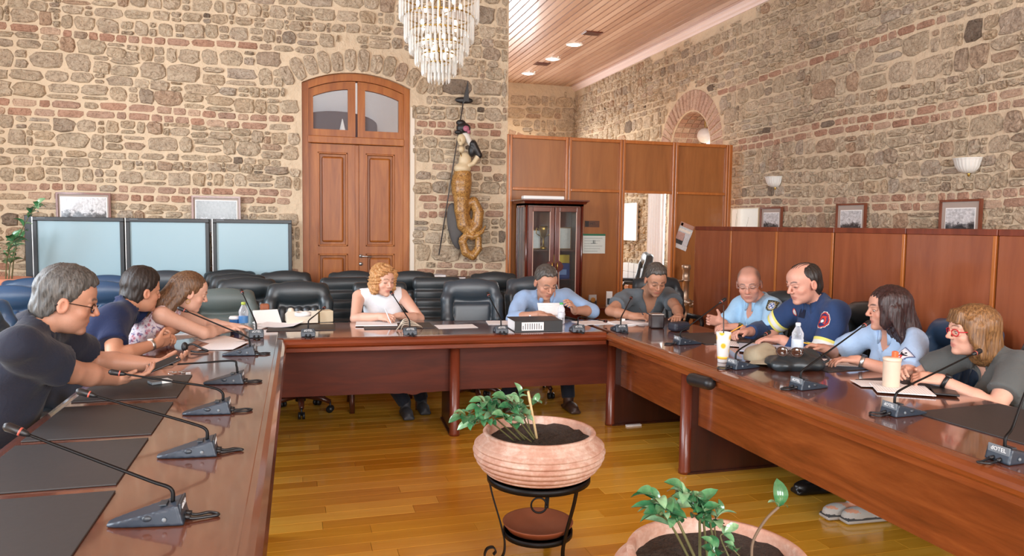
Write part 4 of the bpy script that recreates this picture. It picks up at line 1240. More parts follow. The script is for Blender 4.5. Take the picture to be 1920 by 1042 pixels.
    if shoe:
        for A in (AL, AR):
            g = Field([A.x-.2, A.y-.2, 0], [A.x+.2, A.y+.2, .16], .009)
            fr_ = frame(hf2)
            g.put(rbox(A+hf2*.06+Vector((0, 0, -A.z+.016)), (.043, .135, .014), .012, fr_), .01)
            g.put(ell(A+hf2*.10+Vector((0, 0, -A.z+.045)), (.042, .095, .034), fr_), .02); g.put(cap(A+Vector((0, 0, -A.z+.05)), A+Vector((0, 0, -A.z+.10)), .042, .044), .02)
            g.cut((0, 0, .003), (0, 0, -1))
            if isinstance(shoe, (list, tuple)): link('sandal', g.mesh('sandal', list(shoe), O, keep=1, pick=lambda q: np.where(q[:, 2] < .022, 0, np.where(q[:, 2] < .034, 1, np.where((q[:, 2] < .06) | (np.sin(q[:, 0]*60+q[:, 1]*60) > .2), 0, 2)))), root)
            else: link('shoe', g.mesh('shoe', shoe, O, keep=1), root)
    return dict(root=root, hd=hd, O=O, Nk=Nk, ff=ff, sp=sp, rr=rr, EL=EL, ER=ER, WL=WL, WR=WR, SL=SL, SR=SR, P=P, mid=mid, L=L)
def hair(pp, mat, prims, cuts=(), step=.0065, groove=.0015, freq=46, lo=(-.15, -.17, -.2), hi=(.15, .15, .17), name='hair', extra=(), subs=()):
    """hair in head coordinates: prims (prim, k); cuts (point, normal)"""
    hd = pp['hd']
    cs = [hd.p(x, y, z) for x in (lo[0], hi[0]) for y in (lo[1], hi[1]) for z in (lo[2], hi[2])]
    f = Field([min(c[i] for c in cs) for i in range(3)], [max(c[i] for c in cs) for i in range(3)], step)
    for p, k in prims: f.put(p, k)
    for p, n in cuts: f.cut(hd.p(*p), hd.dir(*n))
    for p, k in subs: f.put(p, k, 's', pad=.06)
    for p, k in extra: f.put(p, k)
    if groove:
        R = hd.R; H = hd.H
        def w_(X, Y, Z):
            x = (X-H.x)*R[0, 0]+(Y-H.y)*R[1, 0]+(Z-H.z)*R[2, 0]; y = (X-H.x)*R[0, 1]+(Y-H.y)*R[1, 1]+(Z-H.z)*R[2, 1]; z = (X-H.x)*R[0, 2]+(Y-H.y)*R[1, 2]+(Z-H.z)*R[2, 2]
            a = np.arctan2(x, y+.02)
            return groove*(np.sin(a*freq/3+z*30)+.8*np.sin(a*freq/1.7-z*21+x*40)+.8*np.sin(x*freq*3+y*40))
        f.warp(w_)
    return link(name, f.mesh('hair', mat, pp['O'], keep=1), pp['root'])
# ------------------------------------------------------------------ the ten people at the table
POLO1 = cloth('blue_black_polo_cloth', (34, 38, 52)); NAVY = cloth('navy_polo_cloth', (28, 40, 74)); WHITEC = cloth('white_blouse_cloth', (232, 236, 242))
BLUESH = cloth('light_blue_striped_cloth', (150, 178, 214)); GREYT = cloth('grey_tee_cloth', (92, 100, 106)); POLBLUE = cloth('police_blue_cloth', (162, 204, 236))
FIRENAVY = cloth('fire_jacket_cloth', (44, 66, 106)); LIGHTBL = cloth('pale_blue_uniform_cloth', (172, 200, 232)); GREYSH = cloth('grey_pleated_cloth', (86, 89, 88))
DENIM = cloth('dark_trouser_cloth', (34, 38, 48)); BLACKSHOE = plain('black_shoe_leather', (24, 22, 22), .3); BROWNSHOE = plain('brown_shoe_leather', (70, 48, 38), .5)
def floral():
    m, nt, b = nodes_of('floral_cloth')
    co = coords(nt); v = N(nt, 'ShaderNodeTexVoronoi'); v.inputs['Scale'].default_value = 34; nt.links.new(co, v.inputs['Vector'])
    n = noise(nt, co, 30, 4, .6, 1)
    c1 = ramp(nt, v.outputs['Distance'], [(.15, (206, 120, 134)), (.32, (226, 190, 200)), (.5, (240, 228, 232))])
    c2 = ramp(nt, n, [(.40, (104, 96, 150)), (.47, (240, 236, 240)), (.60, (255, 255, 255)), (.66, (150, 70, 90))])
    nt.links.new(mixc(nt, .85, c1, c2, 'MULTIPLY'), b.inputs['Base Color']); b.inputs['Roughness'].default_value = .85; return m
FLORAL = floral()
CURL = (1.0, 1.05, 1.1, 1.15)
# 1 man in glasses, left table
m1 = person('greying man in glasses and dark polo shirt looking at the phone in his hands',
    (-1.30, 3.26, .55), (-1.0, 3.46, 1.03), (-.985, 3.06, 1.035), (-.885, 3.285, 1.175), (.95, .22, -.26), (.1, 0, 1), 1.06, 1.04,
    WL=(-.64, 3.70, .835), WR=(-.755, 3.53, .805), poleL=(-.2, .9, -.6), poleR=(-.3, -.5, -.8), l1=.30, l2=.26,
    hL=dict(d=(.85, -.30, .12), n=(0, -.35, .9), curl=(.35, .4, .45, .5), thumb=(.9, .45, .1)), hR=dict(d=(.93, .30, .05), n=(0, .2, .95), curl=(.45, .45, .5, .55), thumb=(.85, .5, .3)),
    skin=(196, 144, 118), stubble=.25, brow=(58, 54, 52), topmat=POLO1, sleeve=.74, pants=DENIM, fat=.035, top='polo_shirt', armr=1.1)
ring_collar(m1['root'], 'collar', POLO1, m1['Nk']+m1['sp']*.005, m1['sp']*.8+Vector((.4, 0, .3)), m1['ff'], .066, .092, .042, .35, .03)
h1 = m1['hd']
GREYH = hairmat('greying_hair', (40, 39, 38), (104, 102, 98)); DKH = hairmat('dark_hair', (24, 20, 18), (58, 50, 46)); BRH = hairmat('brown_hair', (58, 38, 26), (128, 96, 68), .36)
BLONDE = hairmat('curly_blonde_hair', (146, 92, 50), (218, 172, 116)); DKBR = hairmat('dark_brown_long_hair', (26, 16, 16), (74, 50, 48), .3); BOBH = hairmat('brown_bob_hair', (72, 46, 28), (158, 116, 72), .36); GREYDK = hairmat('salt_pepper_hair', (40, 38, 36), (104, 98, 92))
def short_hair(pp, mat, thick=.008, front=.074, top=.014, temple=.0, name='hair', step=.0055, groove=.0013, wav=.006):
    """close-cropped cap with an uneven hairline and bared temples"""
    hd = pp['hd']
    cs = [hd.p(x, y, z) for x in (-.11, .11) for y in (-.14, .12) for z in (-.13, .15)]
    f = Field([min(c[i] for c in cs) for i in range(3)], [max(c[i] for c in cs) for i in range(3)], step)
    f.put(hd.el((0, -.018, .036+top*.4), (.0775+thick*.7, .0955+thick*.5, .082+thick+top*.5)), .01); f.put(hd.el((0, -.048, -.03), (.064+thick*.5, .062+thick*.4, .07)), .02)
    f.put(hd.el((0, .018, .082), (.062, .064+thick*.6, .042+top*.8)), .02)
    R, H, k = hd.R, hd.H, hd.k
    X, Y, Z = f.ax[0][:, None, None], f.ax[1][None, :, None], f.ax[2][None, None, :]
    q = [((X-H.x)*R[0, i]+(Y-H.y)*R[1, i]+(Z-H.z)*R[2, i])/k for i in range(3)]
    lim = (q[1]-front+temple*np.exp(-((np.abs(q[0])-.052)/.020)**2))*.78-(q[2]-.075)*.66+wav*(np.sin(q[0]*170)+.6*np.sin(q[0]*310+1))*.35
    f.D = np.maximum(f.D, (lim*k).astype(np.float32)); f.D = np.maximum(f.D, ((-.092-q[2]-.1*q[1]+.0*q[0])*k).astype(np.float32))
    for x in (-1, 1): f.put(hd.el((x*.086, .006, -.018), (.018, .030, .036)), .006, 's', pad=.05)
    a = np.arctan2(q[0], q[1]+.02)
    f.D = f.D+(groove*(np.sin(a*21+q[2]*60)+.8*np.sin(a*39-q[2]*45+q[0]*70)+.8*np.sin(q[0]*190+q[1]*70)+.7*np.sin(q[1]*150-q[2]*90))).astype(np.float32)
    return link(name, f.mesh('hair', mat, pp['O'], keep=1), pp['root'])
short_hair(m1, GREYH, .009, .074, .018, .010); glasses(h1, m1['root'], BLACKMETAL, .027, .016, .0018); eyes(h1, m1['root'])
mb = MB(); c = m1['mid']+m1['ff']*.152+m1['sp']*-.11-m1['rr']*.07; mb.box(c-Vector((.004, .012, .012)), c+Vector((.010, .012, .014)), bev=.003); wbuild(mb, 'chest_emblem', WHITE, m1['root'])
# 2 man in navy polo, left table
m2 = person('dark-haired man in a navy polo with clasped hands and face turned away',
    (-1.36, 4.62, .55), (-.99, 4.98, .945), (-1.0, 4.58, .955), (-.905, 4.845, 1.075), (.80, .58, -.12), (.12, .05, 1), 1.04, 1.0,
    WL=(-.79, 4.80, .81), WR=(-.79, 4.555, .80), poleL=(-.5, .9, -.5), poleR=(.2, -.8, -.8), l1=.285, l2=.25,
    hL=dict(d=(.55, -.75, .1), n=(-.2, -.3, -.8), curl=(.8, .8, .8, .8)), hR=dict(d=(.62, .72, .12), n=(-.5, .5, .3), curl=(.8, .85, .9, .9)),
    skin=(208, 152, 122), topmat=NAVY, sleeve=.66, pants=DENIM, fat=.015, top='polo_shirt')
ring_collar(m2['root'], 'collar', NAVY, m2['Nk']+m2['sp']*.005, m2['sp']*.8+Vector((.4, 0, .3)), m2['ff'], .064, .086, .036, .4, .03)
short_hair(m2, DKH, .012, .080, .024)
# 3 woman in floral top, left table
m3 = person('woman with long straight brown hair in a sleeveless floral top reading at the left table',
    (-1.12, 5.05, .54), (-.79, 5.19, .93), (-.80, 4.86, .925), (-.655, 4.985, 1.055), (.93, .28, -.34), (.2, 0, 1), 1.0, .97, True,
    WL=(-.42, 5.20, .80), WR=(-.48, 5.16, .79), poleL=(-.4, .8, -.6), poleR=(.1, -.9, -.7), l1=.27, l2=.235,
    hL=dict(d=(.8, -.3, 0), n=(0, -.2, -1), curl=(.3, .3, .35, .4)), hR=dict(d=(.95, .25, 0), n=(0, 0, -1), curl=(.3, .35, .4, .4)),
    skin=(226, 178, 154), lips=(190, 96, 96), brow=(70, 48, 36), topmat=FLORAL, sleeve=0, pants=DENIM, vneck=.10, top='floral_top', neckr=.046)
hd = m3['hd']
hair(m3, BRH, [(hd.el((0, -.018, .042), (.082, .102, .090)), .01), (hd.cp((0, -.07, .02), (0, -.115, -.10), .066, .06), .03), (hd.cp((0, -.11, -.10), (-.01, -.16, -.24), .06, .035), .03), (hd.cp((.06, -.03, .0), (.06, -.09, -.14), .03, .03), .03), (hd.cp((-.06, -.03, .0), (-.06, -.09, -.14), .03, .03), .03), (hd.cp((.05, -.09, -.13), (.03, -.15, -.24), .028, .02), .03)],
     [((0, .080, .078), (0, .84, -.54))], .0065, .0014, 90, (-.15, -.25, -.32), (.15, .15, .17))
mb = MB(); mb.tube([hd.p(.083+.002*math.cos(q), -.006+.012*math.sin(q), -.052+.014*math.cos(q)) for q in np.linspace(0, 2*PI, 13)], .0018, 6); wbuild(mb, 'earring', BRASS, m3['root'])
# 4 woman in white, far table
m4 = person('woman with curly blonde hair in a white sleeveless blouse writing at the far table',
    (.66, 6.16, .54), (.80, 5.93, .925), (.455, 5.93, .92), (.635, 5.80, 1.055), (.42, -.90, -.16), (.06, -.1, 1), 1.0, .98, True,
    WL=(.74, 5.60, .80), WR=(.585, 5.55, .805), poleL=(.8, -.1, -.6), poleR=(-.8, -.1, -.6), l1=.27, l2=.235,
    hL=dict(d=(-.85, -.3, 0), n=(0, 0, -1), curl=(.5, .5, .55, .6)), hR=dict(d=(.6, -.75, .0), n=(.5, .3, -.7), curl=(.85, .9, 1, 1.0), thumb=(.4, .8, .5)),
    skin=(226, 176, 152), lips=(186, 100, 96), brow=(120, 84, 60), topmat=WHITEC, sleeve=0, pants=DENIM, shoe=plain('dark_sneaker', (60, 60, 64), .6), top='blouse', neckr=.046, AR=(.80, 5.72, .09), AL=(.95, 5.85, .09))
hd = m4['hd']
pr = [(hd.el((0, -.024, .042), (.090, .106, .092)), .01), (hd.el((0, -.055, -.035), (.090, .080, .085)), .03)]
for x in (-1, 1): pr += [(hd.el((x*.076, -.005, .015), (.034, .055, .070)), .025), (hd.el((x*.074, .0, -.060), (.034, .048, .048)), .025), (hd.el((x*.060, .050, .070), (.030, .034, .034)), .02)]
pr.append((hd.el((.015, .055, .098), (.055, .042, .028)), .02))
g = hair(m4, BLONDE, pr, [], .006, .0, 60, (-.17, -.18, -.2), (.17, .15, .19), subs=[(hd.el((0, .100, -.035), (.052, .066, .088)), .012), (hd.el((-.006, .105, .035), (.040, .050, .040)), .014)]) if False else None
cs = [hd.p(x, y, z) for x in (-.15, .15) for y in (-.17, .14) for z in (-.15, .17)]
f = Field([min(c[i] for c in cs) for i in range(3)], [max(c[i] for c in cs) for i in range(3)], .0056)
for p, k in pr: f.put(p, k)
f.put(hd.el((0, .100, -.035), (.052, .066, .088)), .012, 's', pad=.06); f.put(hd.el((-.006, .105, .035), (.040, .050, .040)), .014, 's', pad=.06)
R, H = hd.R, hd.H; X, Y, Z = f.ax[0][:, None, None], f.ax[1][None, :, None], f.ax[2][None, None, :]
q = [(X-H.x)*R[0, i]+(Y-H.y)*R[1, i]+(Z-H.z)*R[2, i] for i in range(3)]; a = np.arctan2(q[0], q[1]+.02)
f.D = f.D+(.0055*np.sin(a*7+9*np.sin(q[2]*32)+q[1]*20)+.0030*np.sin(a*17-q[2]*95+3*np.sin(q[0]*50))+.0016*np.sin(a*41+q[2]*70)).astype(np.float32)
link('hair', f.mesh('hair', BLONDE, m4['O'], keep=1), m4['root'])
# 5 man in light blue shirt, far table
m5 = person('grey-haired man in a light blue striped shirt reading papers at the far table',
    (2.0, 6.16, .56), (2.185, 5.86, .895), (1.80, 5.88, .885), (1.93, 5.665, 1.04), (.10, -.87, -.48), (.02, -.45, 1), 1.08, 1.02,
    WL=(2.12, 5.50, .825), WR=(1.83, 5.50, .80), poleL=(.9, .1, -.5), poleR=(-.9, .1, -.5), l1=.285, l2=.25,
    hL=dict(d=(-.45, -.55, .6), n=(-.5, .2, -.4), curl=(.55, .6, .65, .6)), hR=dict(d=(.5, -.8, 0), n=(0, 0, -1), curl=(.4, .4, .45, .5)),
    skin=(198, 146, 120), stubble=.18, brow=(66, 60, 56), topmat=BLUESH, sleeve=1.4, pants=DENIM, shoe=BROWNSHOE, vneck=.09, fat=.01, AL=(2.12, 5.60, .09), AR=(1.62, 5.75, .09), KL=(2.12, 5.72, .52))
ring_collar(m5['root'], 'collar', BLUESH, m5['Nk']+m5['sp']*.0, m5['sp'], m5['ff'], .064, .088, .042, .42, .05)
short_hair(m5, GREYDK, .007, .056, .014, .022)
# 6 man in grey tee
m6 = person('man with short dark hair in a grey tee writing at the far table',
    (2.86, 5.98, .55), (3.03, 5.66, .915), (2.645, 5.66, .905), (2.80, 5.44, 1.068), (-.16, -.87, -.46), (-.08, -.45, 1), 1.04, 1.0,
    WL=(2.86, 5.13, .80), WR=(2.52, 5.26, .80), poleL=(.95, .05, -.4), poleR=(-.95, .1, -.4), l1=.285, l2=.255,
    hL=dict(d=(-.6, -.7, 0), n=(0, 0, -1), curl=(.5, .5, .5, .5)), hR=dict(d=(.75, -.6, .05), n=(.3, .3, -.8), curl=(.8, .9, 1, 1), thumb=(.4, .8, .5)),
    skin=(192, 140, 112), stubble=.35, brow=(42, 36, 32), topmat=GREYT, sleeve=.62, pants=DENIM, vneck=.10, top='tee_shirt')
short_hair(m6, GREYDK, .007, .060, .016, .018)
# 7 police officer
bz = lambda q: sm(-(q[:, 1]*.8-.60*q[:, 2])+.012*np.cos(q[:, 0]*75), -.022, .030)*(q[:, 2] > -.07)*(.30+.55*np.maximum(sm(np.abs(q[:, 0]), .036, .064), sm(-q[:, 1], -.01, .05)))
m7 = person('balding police officer in a light blue uniform shirt and glasses, one hand raised',
    (3.36, 4.66, .56), (3.22, 4.46, .945), (3.22, 4.83, .935), (3.085, 4.565, 1.105), (-.62, -.74, -.32), (-.2, -.12, 1), 1.04, 1.0,
    WL=(2.93, 4.47, .81), WR=(2.91, 4.62, .825), poleL=(.3, -.8, -.6), poleR=(.3, .8, -.6), l1=.285, l2=.25,
    hL=dict(d=(-.9, .3, 0), n=(0, .3, -.9), curl=(.6, .6, .65, .7)), hR=dict(d=(-.9, .1, .2), n=(-.1, -.9, -.1), curl=(.55, .6, .7, .8), thumb=(.9, .5, .1)),
    skin=(218, 160, 138), stubble=.1, brow=(92, 72, 62), buzz=(92, 76, 68), buzz_fn=bz, topmat=POLBLUE, sleeve=.72, pants=DENIM, vneck=.06, top='uniform_shirt', shoe=BLACKSHOE, fat=.01)
ring_collar(m7['root'], 'collar', POLBLUE, m7['Nk'], m7['sp'], m7['ff'], .064, .090, .040, .42, .05)
glasses(m7['hd'], m7['root'], CHROME, .024, .014, .0012, False)
# 8 firefighter
m8 = person('firefighter in a navy jacket with reflective bands writing at the right table, in profile',
    (3.40, 3.98, .56), (3.20, 3.80, .985), (3.23, 4.20, .975), (3.09, 3.985, 1.155), (-.95, -.04, -.26), (-.15, 0, 1), 1.08, 1.02,
    WL=(2.93, 3.98, .80), WR=(2.89, 4.28, .805), poleL=(.35, -.7, -.7), poleR=(.2, .8, -.5), l1=.30, l2=.265,
    hL=dict(d=(-.8, .5, -.02), n=(0, 0, -1), curl=(.4, .45, .5, .5)), hR=dict(d=(-.95, -.1, 0), n=(.1, -.3, -.9), curl=(.9, .95, 1, 1), thumb=(.4, .8, .5)),
    skin=(222, 164, 142), brow=(60, 46, 40), topmat=FIRENAVY, sleeve=1.82, pants=DENIM, top='fire_jacket', shoe=BLACKSHOE, fat=.03, nose=1.03, armr=1.18, AL=(2.88, 3.46, .09), KL=(2.98, 3.68, .5))
ring_collar(m8['root'], 'collar', FIRENAVY, m8['Nk']+m8['sp']*.0, m8['sp'], m8['ff'], .068, .096, .050, .5, .05)
hd = m8['hd']
hair(m8, DKH, [(hd.el((0, -.020, .032), (.083, .100, .086)), .01), (hd.el((0, -.05, -.03), (.070, .066, .07)), .02)],
     [((0, .030, .06), (0, .86, -.50)), ((0, 0, -.098), (0, -.15, -1))], .006, .0016,
     subs=[(hd.el((0, .02, .118), (.05, .082, .036)), .012)]+[(hd.el((x*.086, .004, -.018), (.016, .028, .034)), .006) for x in (-1, 1)])
mb = MB()
for x in (-.028, -.014, 0, .014, .028):
    mb.tube([hd.p(x+.006*math.sin(y*60), y, .0345+.0845*math.sqrt(max(.05, 1-((y+.012)/.097)**2-(x/.078)**2))) for y in np.linspace(-.06, .066, 8)], .0022, 5)
wbuild(mb, 'hair', DKH, m8['root'])
# 9 woman with long dark hair
m9 = person('woman with long dark hair in a pale blue uniform shirt with a shoulder badge',
    (3.42, 3.36, .54), (3.22, 3.205, .90), (3.24, 3.545, .895), (3.135, 3.33, 1.062), (-.93, .30, -.06), (-.05, 0, 1), 1.0, .97, True,
    WL=(2.885, 3.25, .80), WR=(2.965, 3.62, .80), poleL=(.35, -.9, -.5), poleR=(.4, .8, -.5), l1=.275, l2=.245,
    hL=dict(d=(-.85, .45, 0), n=(0, 0, -1), curl=(.35, .4, .45, .5)), hR=dict(d=(-.85, .3, .15), n=(.1, -.4, -.8), curl=(.8, .85, .9, .9), thumb=(.4, .8, .5)),
    skin=(214, 158, 134), lips=(176, 92, 88), brow=(44, 32, 30), topmat=LIGHTBL, sleeve=.80, pants=DENIM, vneck=.05, top='uniform_shirt', neckr=.047, armr=1.05, AL=(2.86, 3.05, .09), AR=(2.8, 3.12, .09), KL=(2.95, 3.2, .48), KR=(2.95, 3.35, .48), shoe=(plain('grey_white_sandal', (170, 166, 160), .7), plain('dark_sole', (58, 56, 56), .7), plain('bare_foot', (196, 140, 112), .6)))
ring_collar(m9['root'], 'collar', LIGHTBL, m9['Nk'], m9['sp'], m9['ff'], .056, .080, .036, .45, .045)
hd = m9['hd']
hair(m9, DKBR, [(hd.el((0, -.018, .045), (.088, .106, .092)), .01), (hd.cp((0, -.055, .03), (0, -.09, -.12), .078, .082), .03), (hd.cp((0, -.095, -.12), (.01, -.125, -.26), .078, .04), .03),
     (hd.el((-.074, .022, .03), (.024, .050, .075)), .02), (hd.el((-.082, .012, -.075), (.026, .054, .090)), .03), (hd.el((-.090, .002, -.175), (.026, .050, .085)), .03), (hd.cp((-.080, .04, -.10), (-.095, .075, -.25), .022, .006), .02), (hd.cp((-.074, -.01, .0), (-.088, -.02, -.15), .034, .03), .02), (hd.cp((-.088, -.02, -.15), (-.10, -.0, -.25), .03, .012), .02),
     (hd.cp((.072, .030, .06), (.080, .035, -.06), .018, .02), .015), (hd.cp((.080, .03, -.06), (.085, .05, -.18), .022, .012), .015), (hd.cp((.074, -.01, .0), (.085, -.03, -.16), .034, .03), .02)],
     [((0, .092, .085), (0, .90, -.42))], .0066, .0017, 84, (-.17, -.25, -.34), (.17, .15, .17), extra=[(hd.el((-.075, .045, .02), (.016, .030, .062)), .02), (hd.el((-.080, .046, -.055), (.016, .028, .05)), .02), (hd.el((.075, .040, .0), (.016, .026, .07)), .02)])
eyes(hd, m9['root'])
# 10 woman with red glasses
m10 = person('woman with a brown bob, red glasses and a grey pleated shirt',
    (3.42, 2.66, .54), (3.22, 2.60, .875), (3.23, 2.93, .875), (3.115, 2.775, 1.02), (-.93, .34, -.05), (-.06, 0, 1), 1.0, .97, True,
    WL=(2.905, 2.735, .80), WR=(2.885, 2.89, .805), poleL=(.3, -.9, -.6), poleR=(.4, .8, -.5), l1=.27, l2=.24,
    hL=dict(d=(-.75, .6, .05), n=(.2, .4, -.7), curl=(.75, .8, .85, .9)), hR=dict(d=(-.8, -.2, .2), n=(0, -.5, -.7), curl=(.8, .8, .85, .9)),
    skin=(226, 172, 148), lips=(190, 104, 98), brow=(110, 78, 56), topmat=GREYSH, sleeve=.70, pants=DENIM, vneck=.08, top='pleated_shirt', neckr=.046, armr=1.05)
ring_collar(m10['root'], 'collar', GREYSH, m10['Nk'], m10['sp'], m10['ff'], .056, .078, .030, .5, .05)
hd = m10['hd']
hair(m10, BOBH, [(hd.el((0, -.016, .042), (.090, .108, .092)), .01), (hd.cp((0, -.05, .03), (0, -.065, -.10), .080, .078), .03), (hd.cp((-.072, .0, .02), (-.082, .0, -.11), .028, .024), .02), (hd.cp((.072, .0, .02), (.082, .0, -.11), .028, .024), .02),
     (hd.cp((-.066, .045, .055), (-.080, .030, -.05), .018, .016), .015), (hd.cp((.066, .045, .055), (.080, .030, -.05), .018, .016), .015)],
     [((0, .095, .075), (0, .9, -.42))], .0062, .0015, 92, (-.16, -.18, -.26), (.16, .15, .17),
     extra=[(hd.cp((x, .066, .095), (x*1.15, .088, .046), .013, .007), .012) for x in (-.04, -.024, -.008, .008, .024, .04)])
glasses(hd, m10['root'], plain('red_glasses_frame', (196, 24, 40), .3), .025, .016, .0024); eyes(hd, m10['root'])
# ---- chairs of the right side
chair(protoA, 3.40, 4.72, PI/2+.35, 'black leather chair of the balding police officer')
chair(protoA, 3.42, 3.99, PI/2-.05, 'black leather chair behind the firefighter in the navy jacket')
chair(protoD, 3.44, 3.33, PI/2-.1, 'blue leather chair behind the woman with long dark hair')
chair(exec_chair(BLACKLEATHER, 'x', .27, 1.0, 5), 3.34, 2.64, PI/2-.1, 'black leather chair with pale metal foot behind the woman with red glasses')
chair(protoB, 3.28, 2.0, PI/2+.1, 'grey smooth leather chair at the right edge of the photo, pushed to the right table')

# ================================================================== microphones
WHITEINK = plain('white_lettering', (232, 236, 238), .5)
REDRING = plain('red_ring', (176, 84, 70), .4)
MICBODY = plain('mic_blue_grey_plastic', (44, 54, 66), .35, var=.08)
def mic_base_mesh():
    f = Field((-.11, -.06, -.01), (.10, .06, .08), .0042)
    def wedge(X, Y, Z):
        t = np.clip((X+.09)/.175, 0, 1); h = .008+.046*t; w = .012+.034*np.sqrt(t)
        return np.maximum(np.maximum(np.maximum(np.abs(Y)-w, Z-h), -Z), np.maximum(-X-.09, X-.085+ (Z-.02)*.25))+0*X
    f.put((wedge, np3((-.09, -.05, 0)), np3((.09, .05, .06))), .004)
    return f.mesh('base', MICBODY)
MICBASE = mic_base_mesh()
DOTEL = text_mesh('dOTEL', .019, WHITEINK)
def microphone(x, y, rz, head, label, group, wire=True, bend=.03):
    t = thing('gooseneck_microphone', label, 'microphone', (x, y, TH+.001), rz, group)
    link('base', MICBASE, t)
    M = (Matrix.Translation((x, y, TH+.001)) @ Matrix.Rotation(rz, 4, 'Z')).inverted()
    h = M @ Vector(head); S = Vector((.058, 0, .045)); d = (h-S); d.z = 0
    if d.length > .01: d.normalize()
    p2 = S+Vector((0, 0, .035))+d*.004; p3 = S+Vector((0, 0, .058))+d*bend
    e = (h-p3).normalized()
    pts = bez([S, p2, p3, p3+(h-p3)*.35, p3+(h-p3)*.7, h-e*.05], 5)
    MB().tube(pts, [.0055-.0022*k/len(pts) for k in range(len(pts))], 8).build('gooseneck', BLACKMETAL, t)
    mb = MB(); mb.tube([h-e*.055, h-e*.045, h-e*.03, h-e*.002, h+e*.006], [.004, .0075, .0105, .0115, .006], 12); hh = mb.build('microphone_head', BLACKPL, t)
    MB().tube([h-e*.0345, h-e*.030], .0106, 12).build('ring', REDRING, hh)
    mb = MB().box((.077, -.040, .020), (.083, .040, .054), bev=.002); pl = mb.build('label_plate', GREYPL if abs(rz) > 2 else DARKPL, t)
    link('lettering', DOTEL, pl, (.0838, 0, .041), (PI/2, 0, PI/2))
    for s in (-1, 1):
        mb = MB().sphere((.005, s*.036, .022), (.013, .006, .008), 0, 10, 6); mb.build('side_knob', DARKPL, t)
        MB().sphere((.045, s*.044, .018), (.006, .004, .006), 0, 8, 5).build('socket', GREYPL, t)
    MB().box((.028, -.018, .0435), (.046, .018, .0475), bev=.001).build('button', DARKPL, t)
    if wire:
        a = random.uniform(-.02, .02)
        mb = MB(); mb.tube(bez([(.08, -.012, .012), (.105, -.016, .006), (.14, -.02+a, .0045), (.165, .0, .0045), (.14, .02, .0045), (.11, .012, .0045), (.082, .012, .012)], 5), .004, 6)
        mb.tube([(.078, -.012, .013), (.10, -.015, .009)], .0065, 8); mb.tube([(.078, .012, .013), (.10, .013, .009)], .0065, 8)
        mb.build('cable', BLACKPL, t)
    return t
GL = 'microphones along the left table'; GF = 'microphones along the far table'; GR = 'microphones along the right table'
MY = (1.968, 2.515, 3.06, 3.62, 4.38)
for y, x, hd_, lb in zip(MY, (-.365, -.345, -.347, -.335, -.325), ((12, 799, 1.985), (147, 733, 2.53), (207, 697, 3.06), (280, 686, 3.64), (335, 577, 4.40)),
    ('long gooseneck microphone nearest to the camera on the left table', 'second gooseneck microphone from the camera on the left table', 'third gooseneck microphone on the left table, reaching the hands of the man in glasses',
     'fourth gooseneck microphone on the left table, its arm bent low and level', 'farthest wedge microphone on the left table, raised towards the woman in floral top')):
    microphone(x, y, random.uniform(-.04, .04), aY(*hd_), lb, GL, True, .05 if y < 3.5 else .02)
for x, y, hd_, lb in ((-.27, 5.09, (452, 543, 5.32), 'tall gooseneck microphone on the table corner before the black channelled chair'), (.06, 5.07, (609, 576, 5.4), 'microphone on the far table just right of the left corner'),
    (.72, 5.01, (733, 547, 5.28), 'microphone tangled in pale cable before the woman in white'), (1.35, 4.97, (914, 549, 5.2), 'microphone before the empty dark blue-grey armchair'),
    (1.90, 4.91, (1137, 602, 5.15), 'microphone with its gooseneck laid flat, right of the black binder'), (2.21, 4.87, (1184, 557, 5.2), 'microphone before the man in the grey tee')):
    microphone(x, y, -PI/2+random.uniform(-.08, .08), aY(*hd_), lb, GF, True, .02)
for x, y, hd_, lb in ((2.41, 4.21, (1360, 560, 4.2), 'gooseneck microphone standing farthest up the right table, arm sloping to the police officer'), (2.30, 3.42, (1443, 622, 3.5), 'microphone behind the tan cap on the right table'),
    (2.32, 2.91, (1630, 603, 2.95), 'gooseneck microphone between the black bag and the tan travel mug'), (2.38, 2.40, (1838, 657, 2.47), 'gooseneck microphone with a red ring aimed at the woman in red glasses'), (2.27, 1.82, (1935, 700, 1.86), 'nearest microphone on the right table, cut by the right edge')):
    microphone(x, y, PI+random.uniform(-.06, .1), aY(*hd_), lb, GR, True, .04)
mb = MB()
for k in range(4):
    mb.tube(bez([(.66+random.uniform(-.04, .04), 5.14+random.uniform(-.02, .03), TH+.006), (.70, 5.10, TH+.05+.012*k), (.76, 5.12, TH+.04+.01*k), (.82+random.uniform(-.03, .03), 5.16, TH+.03), (.85, 5.22, TH+.006)], 5), .0035, 6)
tag(mb.build('pale_cable', plain('pale_cable_plastic', (206, 196, 178), .5)), 'bundle of pale cable looped behind the microphone of the woman in white', 'cable')
